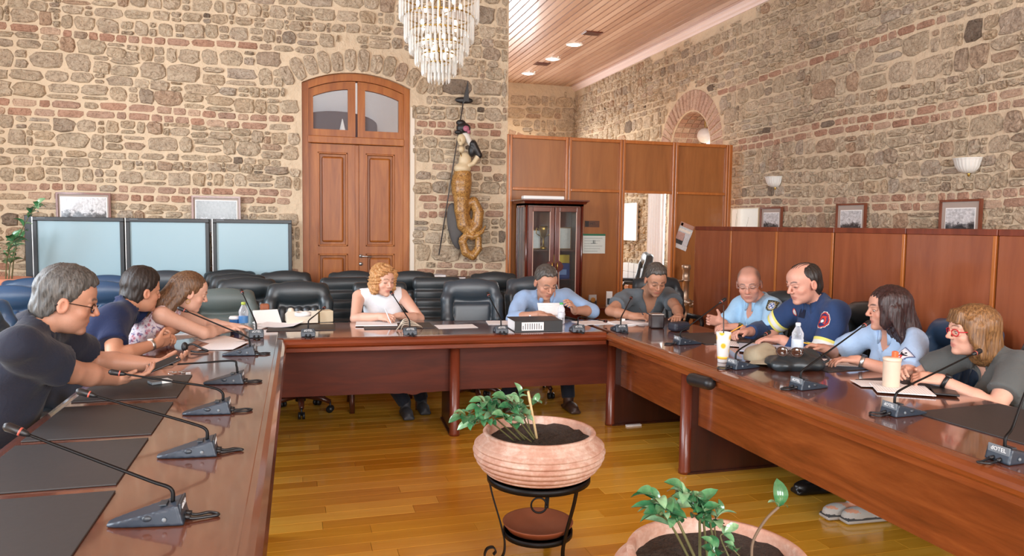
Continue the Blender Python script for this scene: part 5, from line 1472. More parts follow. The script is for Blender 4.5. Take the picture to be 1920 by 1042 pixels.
# ================================================================== papers, folders, books
LINES = None
def paper_mat():
    m, nt, b = nodes_of('printed_paper')
    co = coords(nt); wv = N(nt, 'ShaderNodeTexWave'); wv.wave_type = 'BANDS'; wv.bands_direction = 'Y'; wv.inputs['Scale'].default_value = 26
    nt.links.new(co, wv.inputs['Vector']); n = noise(nt, co, 60, 2)
    a = ramp(nt, wv.outputs['Fac'], [(.62, (246, 246, 246)), (.8, (196, 198, 204))]); c = mixc(nt, n, (0.92, .92, .92), a)
    nt.links.new(c, b.inputs['Base Color']); b.inputs['Roughness'].default_value = .8; return m
PRINT = paper_mat()
def sheet(c, w_, h, rz, label, name='paper_sheet', th=.0012, mat=None, z=TH, curl=.0, group='papers on the tables', cat='paper'):
    n = 6; V = []
    for t in (0, th):
        for i in range(n+1):
            for j in range(2):
                u = (i/n-.5)*w_; V.append((u, (j-.5)*h, t+curl*(abs(2*i/n-1)**2)))
    Fc = []; q = 2*(n+1)
    for i in range(n):
        a = 2*i; Fc += [(a, a+1, a+3, a+2), (q+a, q+a+2, q+a+3, q+a+1), (a, a+2, q+a+2, q+a), (a+1, q+a+1, q+a+3, a+3)]
    Fc += [(0, q, q+1, 1), (q-2, q-1, 2*q-1, 2*q-2)]
    o = link(name, newmesh(name, V, Fc, mat or PRINT), None, (c[0], c[1], z+.0008), (0, 0, rz)); tag(o, label, cat, group); return o
M5 = .0058
def pz(px, py, z=TH): p = aZ(px, py, z); return (p.x, p.y)
sheet(pz(410, 637), .21, .29, .5, 'white sheet lying left of the farthest left-table microphone'); sheet(pz(420, 649), .21, .29, -.25, 'white sheet overlapping another before the woman in floral top', curl=.004, z=TH+.0018)
sheet(pz(355, 629), .21, .29, -.9, 'white sheet under the arm of the woman in floral top', z=TH)
sheet(pz(527, 611), .26, .24, -.3, 'open white booklet with curled corners before the white telephone', curl=.012, z=TH+M5)
sheet(pz(706, 609), .30, .21, -.1, 'white notepad page in front of the woman in white', th=.006, z=TH+M5, name='notepad')
sheet(pz(855, 612), .29, .19, 0, 'white sheet lying before the empty dark blue-grey armchair')
sheet(pz(945, 605), .26, .20, -.15, 'white papers with blue print left of the black binder', th=.003)
for k, (px, py, rz, w_) in enumerate(((1012, 598, .05, .30), (1018, 597, -.06, .28))):
    sheet(pz(px, py), w_, .21, rz, ('thick stack of papers behind the black binder', 'top sheets of the paper stack behind the binder')[k], th=.02, z=TH+.0215*k, mat=PAPER)
# sheet held up by the man in light blue
V = [(-.105, 0, 0), (.105, 0, 0), (.105, .10, .085), (-.105, .10, .085)]
o = link('held_page', newmesh('held_page', V+[(x, y-.001, z+.0012) for x, y, z in V], [(0, 1, 2, 3), (7, 6, 5, 4), (0, 4, 5, 1), (1, 5, 6, 2), (2, 6, 7, 3), (3, 7, 4, 0)], PRINT), None, (pz(1033, 600)[0], pz(1033, 600)[1]-.03, TH+.044), (0, 0, -.15)); tag(o, 'white page lifted by the man in the light blue shirt', 'paper')
sheet(pz(1115, 605), .30, .21, .1, 'white papers right of the flat-lying microphone', th=.003)
t = thing('open_notebook', 'open white notebook under the writing hand of the man in the grey tee', 'notebook', (*pz(1180, 606), TH+.001), .2)
for s in (-1, 1):
    n = 6; V = []
    for i in range(n+1):
        u = i/n*.15; V += [(s*u, -.1, .012*math.sin(min(1, u/.05)*PI/2)*(1-.4*i/n)), (s*u, .1, .012*math.sin(min(1, u/.05)*PI/2)*(1-.4*i/n)), (s*u, -.1, 0), (s*u, .1, 0)]
    Fc = []
    for i in range(n):
        a = i*4; Fc += [(a, a+1, a+5, a+4), (a+2, a+6, a+7, a+3), (a, a+4, a+6, a+2), (a+1, a+3, a+7, a+5)]
    Fc.append((n*4, n*4+1, n*4+3, n*4+2)); link('page_block', newmesh('page_block', V, Fc, PRINT), t)
sheet(pz(1325, 632), .21, .29, .7, 'white sheet left of the white drinking cup on the right table', z=TH); sheet(pz(1350, 642), .2, .28, .35, 'white sheet partly under the arm of the police officer', z=TH+.002)
sheet(pz(1400, 648), .21, .29, .9, 'white printed page under the pen of the firefighter', z=TH+M5); sheet(pz(1440, 657), .30, .34, 1.0, 'open blue-edged folder of papers before the firefighter', name='open_folder', th=.006, z=TH+M5+.003, mat=plain('pale_blue_card', (196, 208, 226), .7), cat='folder')
sheet(pz(1575, 682), .21, .25, 1.1, 'white sheet under the hand of the woman with long dark hair', z=TH+M5)
sheet(pz(1648, 722), .15, .22, 1.2, 'white folded paper left of the tan travel mug', z=TH+M5); sheet(pz(1690, 733), .21, .24, 1.0, 'white papers under the tan travel mug', th=.004, z=TH+M5+.0015)
# black lever arch binder lying with its label to the room
p = aZ(1011, 622, TH)
t = thing('ring_binder', 'black lever arch binder lying on its side with a white printed label', 'binder', (p.x, p.y+.06, TH+.001), -.05)
mb = MB(); mb.box((-.175, -.06, 0), (.175, -.056, .078), bev=.001); mb.box((-.175, -.06, .075), (.175, .20, .078)); mb.box((-.175, -.06, 0), (.175, .20, .003)); mb.build('cover', BLACKPL, t)
MB().box((-.168, -.05, .004), (.168, .19, .07)).build('page_block', PAPER, t)
lb = MB().box((-.125, -.0622, .010), (.035, -.0602, .068)); lb = lb.build('label', PAPER, t)
mb = MB()
for k in range(9): mb.box((-.118+k*.0165, -.0632, .018), (-.112+k*.0165, -.0621, .060 if k not in (0, 8) else .045))
mb.build('barcode', plain('label_ink', (90, 92, 100), .6), lb)
# ================================================================== telephone, boxes and tape at the far left corner
BEIGE = plain('aged_white_plastic', (222, 214, 196), .5)
p = pz(565, 606)
t = thing('telephone', 'aged white desk telephone with sloped keypad before the black channelled chair', 'telephone', (p[0], p[1]+.05, TH+.0066), .1)
mb = MB().prism([(-.10, 0), (.10, 0), (.10, .05), (-.10, .09)], -.11, .11, fn=lambda u, v, h: Vector((h, u, v))); mb.build('body', BEIGE, t)
mb = MB(); mb.tube([(-.075, -.06, .075), (-.075, -.05, .095), (-.075, .05, .085), (-.075, .06, .065)], [.024, .017, .017, .024], 10); mb.build('handset', BEIGE, t)
for i in range(3):
    for j in range(4): MB().box((-.02+i*.035, -.07+j*.03, .076-j*.006), (.0+i*.035, -.05+j*.03, .088-j*.006), bev=.003).build('key', WHITE, t)
p = aZ(568, 592, TH+.105); t = thing('tape_roll', 'white roll of tape lying on the telephone', 'tape', (p.x, p.y, TH+.105))
MB().lathe([(.028, 0), (.055, 0), (.055, .024), (.028, .024), (.028, 0)], 24).build('roll', WHITE, t)
p = pz(618, 605); o = MB().box((-.05, -.05, 0), (.05, .06, .085), bev=.004).build('cardboard_box', plain('cream_card', (206, 194, 166), .8), None, (p[0]-.03, p[1]+.08, TH+.001), (0, 0, .2)); tag(o, 'small cream cardboard box right of the white telephone', 'box')
p = pz(500, 608); t = thing('document_tray', 'white leaning document holder left of the white telephone', 'tray', (p[0], p[1]+.06, TH+.001), .3)
MB().prism([(-.06, 0), (.06, 0), (.06, .006), (.0, .02), (.055, .09), (.045, .095), (-.06, .01)], -.09, .09, fn=lambda u, v, h: Vector((h, u, v))).build('holder', WHITE, t)
p = pz(490, 606); t = thing('leather_case', 'brown leather case standing behind the water bottle', 'case', (p[0]+.02, p[1]+.1, TH+.001), .2)
MB().box((-.03, -.03, 0), (.03, .03, .13), bev=.012).build('pouch', plain('brown_leather', (146, 82, 50), .5), t); MB().box((-.031, -.033, .085), (.031, .031, .135), bev=.012).build('flap', plain('brown_leather', (146, 82, 50), .5), t)
# ================================================================== cups and bottles
CLEAR = bpy.data.materials.new('clear_plastic'); CLEAR.use_nodes = True
def clear(m, tint=(.95, .97, 1), op=.22, white=(.9, .93, .96)):
    nt = m.node_tree; b = nt.nodes['Principled BSDF']; out_ = nt.nodes['Material Output']
    tr = nt.nodes.new('ShaderNodeBsdfTransparent'); tr.inputs[0].default_value = (*tint, 1)
    b.inputs['Base Color'].default_value = (*white, 1); b.inputs['Roughness'].default_value = .06; b.inputs['Specular IOR Level'].default_value = .9
    fr = nt.nodes.new('ShaderNodeLayerWeight'); fr.inputs[0].default_value = .35
    ad = nt.nodes.new('ShaderNodeMath'); ad.operation = 'ADD'; ad.use_clamp = True; ad.inputs[1].default_value = op
    nt.links.new(fr.outputs['Facing'], ad.inputs[0])
    mx = nt.nodes.new('ShaderNodeMixShader'); nt.links.new(ad.outputs[0], mx.inputs[0]); nt.links.new(tr.outputs[0], mx.inputs[1]); nt.links.new(b.outputs[0], mx.inputs[2]); nt.links.new(mx.outputs[0], out_.inputs[0])
clear(CLEAR, op=.16)
def bottle(p, label, capc, h=.20, r=.032, band=(90, 150, 210)):
    t = thing('water_bottle', label, 'bottle', (p[0], p[1], TH+.001), 0, 'water bottles on the tables'); k = h/.2
    prof = [(0, .002), (r*.8, 0), (r, .008)]
    for i in range(6): prof += [(r, .02+i*.018), (r*.93, .029+i*.018)]
    prof += [(r, .128), (r*.98, .145), (r*.55, .172), (.0125, .182), (.0125, .188)]
    MB().lathe([(a, b*k) for a, b in prof], 20).build('shell', CLEAR, t)
    MB().lathe([(r*1.01, .062*k), (r*1.012, .064*k), (r*1.012, .108*k), (r*1.01, .11*k)], 20).build('label_band', plain('bottle_label_%d' % band[0], band, .4), t)
    MB().lathe([(.0145, .186*k), (.0148, .2*k), (.012, .204*k), (0, .204*k)], 16).build('cap', plain('cap_%d_%d' % capc[:2], capc, .4), t); return t
bottle(pz(457, 622), 'clear water bottle with yellow-green cap and blue label beside the blue cup', (186, 210, 90), .2, .031, (74, 134, 196))
bottle(pz(1494, 672), 'clear water bottle with white cap before the firefighter', (232, 236, 240), .205, .033, (206, 218, 230))
bottle(pz(1052, 607), 'small clear bottle with green cap before the man in the light blue shirt', (74, 178, 96), .16, .028, (214, 220, 230))
def cup(p, label, r0, r1, h, mat, name='paper_cup', z=TH):
    t = thing(name, label, 'cup', (p[0], p[1], z+.001)); MB().lathe([(r0*.9, 0), (r0, .002), (r1, h), (r1*1.05, h+.004), (r1*.95, h+.004), (r0*.85, .01), (0, .01)], 24).build('wall', mat, t); return t
t = cup(pz(440, 621), 'blue paper coffee cup with a white lid before the woman in floral top', .026, .034, .085, plain('blue_card', (58, 112, 172), .5))
MB().lathe([(.036, .084), (.036, .094), (.03, .104), (0, .104)], 24).build('lid', WHITE, t)
def spots():
    m, nt, b = nodes_of('cup_print'); co = coords(nt)
    v = N(nt, 'ShaderNodeTexVoronoi'); v.inputs['Scale'].default_value = 16; nt.links.new(co, v.inputs['Vector'])
    c = ramp(nt, v.outputs['Distance'], [(.2, (240, 190, 60)), (.26, (250, 232, 190)), (.34, (240, 240, 238))]); nt.links.new(c, b.inputs['Base Color']); b.inputs['Roughness'].default_value = .4; return m
t = cup(pz(1355, 679), 'tall white plastic cup with yellow print and a straw on the right table', .028, .041, .165, spots(), 'drinking_cup')
MB().lathe([(.0295, .02), (.0312, .034)], 24).build('yellow_band', plain('yellow_print', (238, 186, 60), .5), t); MB().tube([(0.005, 0, .02), (.0, .01, .32)], .0035, 6).build('straw', plain('dark_straw', (60, 50, 46), .5), t)
t = cup(pz(1670, 729), 'tan travel mug with an orange sipping spout before the woman in red glasses', .037, .039, .125, plain('tan_mug_enamel', (226, 204, 182), .4), 'travel_mug', TH+M5+.006)
MB().lathe([(.040, .122), (.041, .136), (.03, .140), (0, .140)], 24).build('lid', plain('tan_mug_enamel', (226, 204, 182), .4), t); MB().box((.004, -.012, .136), (.028, .012, .168), bev=.006).build('spout', plain('orange_spout', (226, 108, 62), .4), t)
# ================================================================== black holder, phones, bag, cap, sunglasses
p = pz(1235, 616); t = thing('pen_holder', 'black leather-look box with a silver rim before the man in the grey tee', 'box', (p[0], p[1]+.04, TH+.001), -.2)
MB().box((-.05, -.045, 0), (.05, .045, .10), bev=.01).build('body', plain('brown_black_leather', (44, 34, 36), .35), t); MB().box((-.048, -.043, .098), (.048, .043, .108), bev=.004).build('rim', CHROME, t)
p = pz(1285, 622); t = thing('small_case', 'small dark camera case beside the black pen box', 'case', (p[0]-.02, p[1]+.06, TH+.001), .3)
MB().box((-.075, -.045, 0), (.075, .045, .065), bev=.02).build('pouch', plain('dark_blue_black', (40, 42, 54), .5), t); MB().box((-.07, -.047, .03), (.07, .047, .036), bev=.002).build('zip', DARKPL, t)
o = MB().box((-.075, -.04, 0), (.075, .04, .009), bev=.004).build('mobile_phone', BLACKPL, None, (*pz(1395, 644), TH+.0125), (0, 0, .9)); tag(o, 'black mobile phone lying under the hand of the firefighter', 'phone')
o = MB().box((-.09, -.05, 0), (.09, .05, .009), bev=.004).build('mobile_phone', BLACKPL, None, (*pz(1770, 737), TH+.0065), (0, 0, .9)); tag(o, 'black mobile phone right of the tan travel mug', 'phone')
c = (m1['WL']+m1['WR'])/2+Vector((.11, -.0, .032))
o = MB().box((-.07, -.036, -.004), (.07, .036, .004), bev=.003).build('mobile_phone', BLACKPL, None, c, (.2, -.35, .3)); tag(o, 'mobile phone held in the hands of the man in glasses', 'phone')
p = pz(300, 720); t = thing('cigarette_packet', 'dark and white packet on the mat by the hands of the man in glasses', 'packet', (p[0], p[1], TH+.0066), .5)
MB().box((-.045, -.03, 0), (.045, .03, .012), bev=.002).build('pack', GREYPL, t); MB().box((-.002, -.0305, -.0), (.0455, .0305, .0125), bev=.002).build('white_end', WHITE, t)
p = pz(335, 700); t = thing('key_bunch', 'small bunch of keys on the left table beyond the packet', 'keys', (p[0], p[1], TH+.002))
for k in range(4):
    q = k*1.3; mb = MB(); mb.lathe([(.006, 0), (.011, 0), (.011, .002), (.006, .002), (.006, 0)], 12, mx=Matrix.Translation((.022*math.cos(q), .022*math.sin(q), .002*k))); mb.box((.03, -.003, .002*k), (.055, .003, .002*k+.002), mx=Matrix.Rotation(q, 4, 'Z')); mb.build('key', CHROME, t)
p = pz(362, 660); t = thing('headset', 'small black headset with folded wires on the left table', 'headset', (p[0], p[1], TH+.001), -.4)
mb = MB(); mb.tube(bez([(-.05, 0, .03), (-.02, .03, .04), (.04, .02, .02), (.09, 0, .008), (.05, -.03, .006), (0, -.02, .008)], 5), .006, 6); mb.build('band', BLACKPL, t); MB().sphere((-.05, 0, .028), (.018, .02, .028)).build('earpiece', BLACKPL, t)
# black shoulder bag (slumped)
p = Vector((2.56, 3.34, TH)); f = Field((2.30, 3.1, TH-.02), (2.9, 3.7, TH+.16), .008)
f.put(ell(p+Vector((0, 0, .03)), (.16, .10, .05), frame((.4, 1, 0))), .03).put(ell(p+Vector((.08, .05, .055)), (.09, .08, .045)), .03).put(ell(p+Vector((-.09, -.03, .03)), (.07, .06, .035)), .02)
f.cut((0, 0, TH+.001), (0, 0, -1)); f.warp(lambda X, Y, Z: .004*np.sin(60*X+30*Y)+.003*np.sin(70*Y-50*Z))
t = thing('shoulder_bag', 'slumped black leather bag on the right table between cap and microphone', 'bag', (p.x, p.y, TH)); link('body', f.mesh('body', BLACKLEATHER, tuple(t.location)), t)
MB().tube(bez([(.08, -.06, .03), (.16, -.06, .05), (.2, .02, .06), (.14, .10, .075), (.05, .09, .09)], 6), .007, 6).build('strap', BLACKLEATHER, t)
# tan cap
p = Vector((2.48, 3.52, TH+.012)); TAN = cloth('tan_cap_cloth', (164, 152, 128))
f = Field((2.25, 3.3, TH-.02), (2.72, 3.75, TH+.18), .006)
f.put(ell(p+Vector((.02, .02, .02)), (.105, .10, .075)), .01); f.cut((0, 0, TH+.010), (0, 0, -1))
f.warp(lambda X, Y, Z: .003*np.sin(55*X+20*Z)+.003*np.sin(60*Y-30*X))
t = thing('baseball_cap', 'tan cap with a curved peak lying against the black bag', 'cap', (p.x, p.y, TH)); link('crown', f.mesh('crown', TAN, tuple(t.location)), t)
V = []; na, nr = 16, 6; A = math.atan2(-1, -.42)
for lay in (0, 1):
    for j in range(nr+1):
        for k in range(na+1):
            th = (k/na-.5)*1.9; ext = math.cos(th/1.9*PI)**.55 if abs(k/na-.5) < .5 else 0
            r = .098+.085*ext*j/nr; side = th/.95
            V.append((.02+r*math.cos(A+th), .02+r*math.sin(A+th), .034-.026*side*side*(.4+.6*j/nr)-.010*j/nr-(.003 if lay else 0)))
m_ = (nr+1)*(na+1); Fc = []
for j in range(nr):
    for k in range(na):
        a = j*(na+1)+k; q_ = (a, a+1, a+na+2, a+na+1); Fc += [q_, tuple(m_+i for i in q_[::-1])]
for k in range(na): a = nr*(na+1)+k; Fc.append((a, a+1, m_+a+1, m_+a))
MB().add(V, Fc, 0, True).build('peak', TAN, t)
MB().sphere((.02, .02, .105), .007).build('button', TAN, t)
p = aX(1480, 668, 2.50); t = thing('sunglasses', 'brown-lensed sunglasses resting on the black bag', 'sunglasses', (p.x, p.y, TH+.098), -.62)
TORT = plain('tortoiseshell', (58, 34, 24), .25, var=.4, scale=60); LENS = plain('brown_lens', (66, 40, 30), .05, spec=.9)
for s in (-1, 1):
    fr_ = MB(); fr_.tube([(s*.036+.030*math.cos(q), 0, .024*math.sin(q)) for q in np.linspace(0, 2*PI, 21)], .0035, 6); fr_.build('rim', TORT, t)
    MB().sphere((s*.036, 0, 0), (.029, .003, .023), 0, 14, 8).build('lens', LENS, t)
    MB().tube([(s*.066, 0, .01), (s*.072, .06, .012), (s*.066, .12, -.01)], .003, 6).build('temple', TORT, t)
MB().tube([(-.008, 0, .006), (0, -.003, .011), (.008, 0, .006)], .003, 6).build('bridge', TORT, t)
# pens held in the hands
def pen(pp, side, col, label, d=(-.1, -.3, .9)):
    W = pp['W'+side]; hd_ = pp['pen'+side] if 'pen'+side in pp else W
    return None
def pen_at(c, d, col, label):
    c = Vector(c); d = Vector(d).normalized(); mb = MB(); mb.tube([c-d*.065, c-d*.055, c+d*.07], [.0008, .004, .004], 8)
    tag(mb.build('pen', plain('pen_%d_%d' % col[:2], col, .35)), label, 'pen')
pen_at(m9['WR']+Vector((-.10, .02, .03)), (.95, -.25, -.2), (232, 190, 60), 'yellow pencil held by the woman with long dark hair')
pen_at(m8['WR']+Vector((-.10, .0, .015)), (.55, -.6, .55), (236, 160, 50), 'orange pen in the far hand of the firefighter')
pen_at(m4['WR']+Vector((.05, -.075, .01)), (-.3, .5, .8), (226, 230, 236), 'white pen in the hand of the woman in white')
pen_at(m6['WR']+Vector((.06, -.06, .01)), (-.3, .5, .8), (60, 60, 64), 'dark pen in the hand of the man in the grey tee')
# ================================================================== badges, bands, watches (parts of the people)
from mathutils.bvhtree import BVHTree
TINT = vattr_mat('embroidered_patch', .75, 0, .2, 400)
def garment(pp, name): return [o for o in pp['root'].children if o.name.split('.')[0] == name][0]
def bvh_of(o):
    off = Vector(pp_loc(o)); return BVHTree.FromPolygons([v.co+off for v in o.data.vertices], [p.vertices for p in o.data.polygons])
def pp_loc(o): return o.parent.location
def patch(pp, gname, px, py, w_, h, col, name='badge', n=22, up=(0, 0, 1), rot=0):
    """embroidered patch laid on the cloth where the photo shows it"""
    g = garment(pp, gname); b = bvh_of(g); d = ray(px, py).normalized(); hit = b.ray_cast(Vector((0, 0, EYE)), d)
    if hit[0] is None: return None
    c, nrm = hit[0], hit[1]; u = Vector(up); u = (u-nrm*u.dot(nrm)).normalized(); r = u.cross(nrm).normalized()
    u, r = u*math.cos(rot)+r*math.sin(rot), r*math.cos(rot)-u*math.sin(rot)
    V = []; cols = []; keep = []
    for j in range(n+1):
        for i in range(n+1):
            a, e = (i/n-.5)*2, (j/n-.5)*2
            p = c+r*a*w_/2+u*e*h/2
            q = b.ray_cast(p+nrm*.06, -nrm, .12); s_ = q[0]+nrm*.0035 if q[0] is not None else p
            V.append(s_); k = col(a, e); keep.append(k is not None); cols.append(lin(k) if k else (0, 0, 0))
    Fc = [(j*(n+1)+i, j*(n+1)+i+1, (j+1)*(n+1)+i+1, (j+1)*(n+1)+i) for j in range(n) for i in range(n) if all(keep[(j+dj)*(n+1)+i+di] for di in (0, 1) for dj in (0, 1))]
    me = newmesh(name, V, Fc, TINT, True); at = me.color_attributes.new('tint', 'FLOAT_COLOR', 'POINT')
    at.data.foreach_set('color', np.array([(*c_, 1) for c_ in cols], dtype=np.float32).ravel())
    return link(name, me, pp['root'], -pp['root'].location)
def sleeve_band(pp, gname, A, B, t0, t1, name='reflective_band', r0=.12):
    b = bvh_of(garment(pp, gname)); A, B = Vector(A), Vector(B); d = (B-A).normalized(); u = d.orthogonal().normalized(); v = d.cross(u)
    n = 36; m = 9; V = []; cols = []
    for j in range(m+1):
        t = t0+(t1-t0)*j/m; c = A+(B-A)*t
        for i in range(n):
            q = 2*PI*i/n; e = u*math.cos(q)+v*math.sin(q); h = b.ray_cast(c+e*r0, -e, r0); 
            V.append((h[0] if h[0] is not None else c+e*.07)+e*.004)
            cols.append(lin((232, 226, 120)) if j < 3 or j > 6 else lin((226, 228, 226)))
    Fc = [(j*n+i, j*n+(i+1) % n, (j+1)*n+(i+1) % n, (j+1)*n+i) for j in range(m) for i in range(n)]
    me = newmesh(name, V, Fc, TINT, True); at = me.color_attributes.new('tint', 'FLOAT_COLOR', 'POINT'); at.data.foreach_set('color', np.array([(*c_, 1) for c_ in cols], dtype=np.float32).ravel())
    return link(name, me, pp['root'], -pp['root'].location)
def watch(pp, side, mat, face):
    W = pp['W'+side]; E = pp['E'+side]; d = (E-W).normalized(); c = W+d*.022; u = d.cross(Vector((0, 0, 1))).normalized(); v = d.cross(u)
    mb = MB(); mb.tube([c-d*.009, c+d*.009], .0325, 20); o = wbuild(mb, 'watch', mat, pp['root'])
    k = Vector((0, 0, 1)); k = (k-d*k.dot(d)).normalized()
    mb = MB(); mb.tube([c+k*.028, c+k*.038], .016, 16); x = mb.build('watch_face', face, o)
watch(m9, 'L', CHROME, plain('dark_watch_dial', (40, 42, 50), .2)); watch(m10, 'L', BLACKPL, BLACKPL); watch(m7, 'L', plain('dark_strap', (48, 40, 34), .5), plain('olive_dial', (90, 96, 60), .3)); watch(m2, 'R', CHROME, WHITE)
sleeve_band(m8, 'fire_jacket', m8['SL'], m8['EL'], .62, .84); sleeve_band(m8, 'fire_jacket', m8['SR'], m8['ER'], .50, .70)
def fire_badge(a, e):
    r = math.hypot(a, e*.9)
    if r > 1 and not (e < 0 and abs(a) < .9 and e > -1): return None
    if r > .98: return None
    if r > .86: return (230, 226, 222)
    if r > .68: return (176, 44, 40)
    f = math.hypot(a, e+.12)
    if f < .20: return (236, 232, 226)
    if f < .32: return (34, 44, 96)
    if abs(a) < .5-.3*max(0, e) and -.42 < e < .5: return (206, 62, 40)
    return (34, 44, 96)
def pol_badge(a, e):
    if e < -.2 and abs(a) > math.sqrt(max(0, 1-((e+.2)/.8)**2)): return None
    if abs(a) > .95 or e > .97: return None
    r = max(abs(a), abs(e))
    if r > .8: return (60, 58, 40)
    s = math.hypot(a*1.1, e+.05)
    if s < .18: return (60, 96, 170)
    if s < .42 and (abs(a) < .1 or abs(e+.05) < .1): return (244, 244, 246)
    if s < .52: return (96, 130, 190)
    if s < .68: return (196, 190, 160)
    return (40, 44, 52) if (int((a+2)*8)+int((e+2)*8)) % 3 else (150, 140, 90)
def epaulette(a, e):
    for k in (-.55, 0, .55):
        if math.hypot((a-k)*1.6, e) < .42: return (226, 228, 232)
    return (26, 36, 72)
def civil_badge(a, e):
    if max(abs(a), abs(e)) > .9: return (74, 84, 130)
    if max(abs(a), abs(e)) > .72: return (210, 214, 224)
    if math.hypot(a-.1, e-.42) < .17: return (28, 26, 34)
    if abs(e-a*.0-.02-.55*a*a) < .15 and abs(a) < .62: return (28, 28, 40)
    if abs(abs(a)+e*.9+.02) < .2 and e < .1: return (204, 52, 44)
    return (238, 240, 246)
patch(m8, 'fire_jacket', 1543, 600, .10, .11, fire_badge)
patch(m8, 'fire_jacket', 1491, 585, .035, .06, lambda a, e: None if math.hypot(a, e) > 1 else ((204, 60, 44) if math.hypot(a, e) > .7 else (220, 216, 210)))
patch(m8, 'fire_jacket', 1505, 588, .07, .055, lambda a, e: (20, 30, 56), 'chest_tab', 8)
for px, py in ((1527, 570), (1533, 563)): pass
patch(m7, 'uniform_shirt', 1447, 573, .085, .10, pol_badge)
patch(m7, 'uniform_shirt', 1437, 552, .10, .05, epaulette, 'epaulette', 20, (0, .4, 1), .5)
patch(m9, 'uniform_shirt', 1692, 665, .085, .085, civil_badge, 'badge', 26, (0, 0, 1), .35)
def buttons(pp, gname, n, mat, z0=.09, dz=.062, x=0, strip=None):
    """placket and buttons down the front of a shirt"""
    b = bvh_of(garment(pp, gname)); pts = []
    for k in range(26):
        c = pp['mid']-pp['sp']*(z0-.02+(n*dz)*k/25)+pp['rr']*x; h = b.ray_cast(c+pp['ff']*.4, -pp['ff'], .5)
        if h[0] is not None: pts.append(h[0])
    if strip and len(pts) > 4:
        V = []
        for p in pts: V += [p-pp['rr']*.014+pp['ff']*.001, p-pp['rr']*.013+pp['ff']*.005, p+pp['rr']*.013+pp['ff']*.005, p+pp['rr']*.014+pp['ff']*.001]
        wbuild(MB().add(V, [(i*4+j, i*4+j+1, i*4+j+5, i*4+j+4) for i in range(len(pts)-1) for j in range(3)], 0, True), 'placket', strip, pp['root'])
    for k in range(n):
        c = pp['mid']-pp['sp']*(z0+dz*k)+pp['rr']*x; h = b.ray_cast(c+pp['ff']*.4, -pp['ff'], .5)
        if h[0] is not None: wbuild(MB().sphere(h[0]+pp['ff']*.005, .0058, 0, 8, 6), 'button', mat, pp['root'])
buttons(m7, 'uniform_shirt', 4, WHITE, .10, .06, 0, POLBLUE); buttons(m5, 'shirt', 4, WHITE, .12, .06, 0, BLUESH); buttons(m9, 'uniform_shirt', 4, WHITE, .09, .06, 0, LIGHTBL)
buttons(m10, 'pleated_shirt', 5, plain('dark_button', (60, 60, 60), .4), .08, .05, 0, GREYSH)
for x in (-.075, -.06, -.045, .045, .06, .075): buttons(m10, 'pleated_shirt', 0, WHITE, .06, .05, x) if False else None
# ================================================================== pictures and screens
def photo_mat(name, seed, water=False):
    m, nt, b = nodes_of(name); co = coords(nt, (1, 1, 1), 'Generated')
    sx = N(nt, 'ShaderNodeSeparateXYZ'); nt.links.new(co, sx.inputs[0])
    mp = N(nt, 'ShaderNodeMapping'); mp.inputs['Location'].default_value = (seed*3.1, 0, seed*1.7); mp.inputs['Scale'].default_value = (2.2, 1, 1.4); nt.links.new(co, mp.inputs[0])
    n = noise(nt, mp.outputs[0], 3.4, 8, .72); n2 = noise(nt, mp.outputs[0], 9, 6, .7)
    ad = N(nt, 'ShaderNodeMath', operation='MULTIPLY_ADD'); nt.links.new(n, ad.inputs[0]); ad.inputs[1].default_value = .9; nt.links.new(sx.outputs['Z'], ad.inputs[2])
    c1 = ramp(nt, ad.outputs[0], [(.55, (96, 96, 98)), (.85, (60, 60, 62)), (.98, (150, 150, 152)), (1.0, (226, 228, 230))] if not water else [(.5, (226, 230, 232)), (.78, (190, 196, 200)), (.9, (70, 76, 78)), (1.0, (110, 116, 118))])
    c = mixc(nt, .6, c1, ramp(nt, n2, [(.35, (110, 110, 112)), (.65, (255, 255, 255))]), 'MULTIPLY')
    nt.links.new(c, b.inputs['Base Color']); b.inputs['Roughness'].default_value = .15; return m
PFRAME = wood('picture_frame_wood', (96, 50, 34), (120, 66, 46), (140, 82, 60), 2, .3, .4, 3, 8)
PMAT = plain('grey_mount_card', (170, 156, 146), .8, var=.03)
def picture(name, W, H, fn, label, seed, inner=.5, water=False, frame_m=None, group='framed old photographs on the walls'):
    """fn(u, v, h): wall coordinates, h out of the wall; origin at the middle of the frame"""
    t = thing('framed_photograph', label, 'picture', fn(0, 0, 0), 0, group); o = fn(0, 0, 0)
    g = lambda u, v, h: fn(u, v, h)-o
    mb = MB(); w_ = .018
    for u0, u1, v0, v1 in ((-W/2, W/2, H/2-w_, H/2), (-W/2, W/2, -H/2, -H/2+w_), (-W/2, -W/2+w_, -H/2+w_, H/2-w_), (W/2-w_, W/2, -H/2+w_, H/2-w_)):
        mb.prism([(u0, v0), (u1, v0), (u1, v1), (u0, v1)], 0, .025, fn=g)
    mb.build('frame', frame_m or PFRAME, t)
    MB().prism([(-W/2+w_, -H/2+w_), (W/2-w_, -H/2+w_), (W/2-w_, H/2-w_), (-W/2+w_, H/2-w_)], .004, .010, fn=g).build('mount', PMAT, t)
    a, b = W*inner/2*1.25, H*inner/2*1.15
    MB().prism([(-a-.008, -b-.008), (a+.008, -b-.008), (a+.008, b+.008), (-a-.008, b+.008)], .010, .0115, fn=g).build('bevel', WHITE, t)
    MB().prism([(-a, -b), (a, -b), (a, b), (-a, b)], .0115, .0135, fn=g).build('photograph', photo_mat('old_photo_%d' % seed, seed, water), t)
    return t
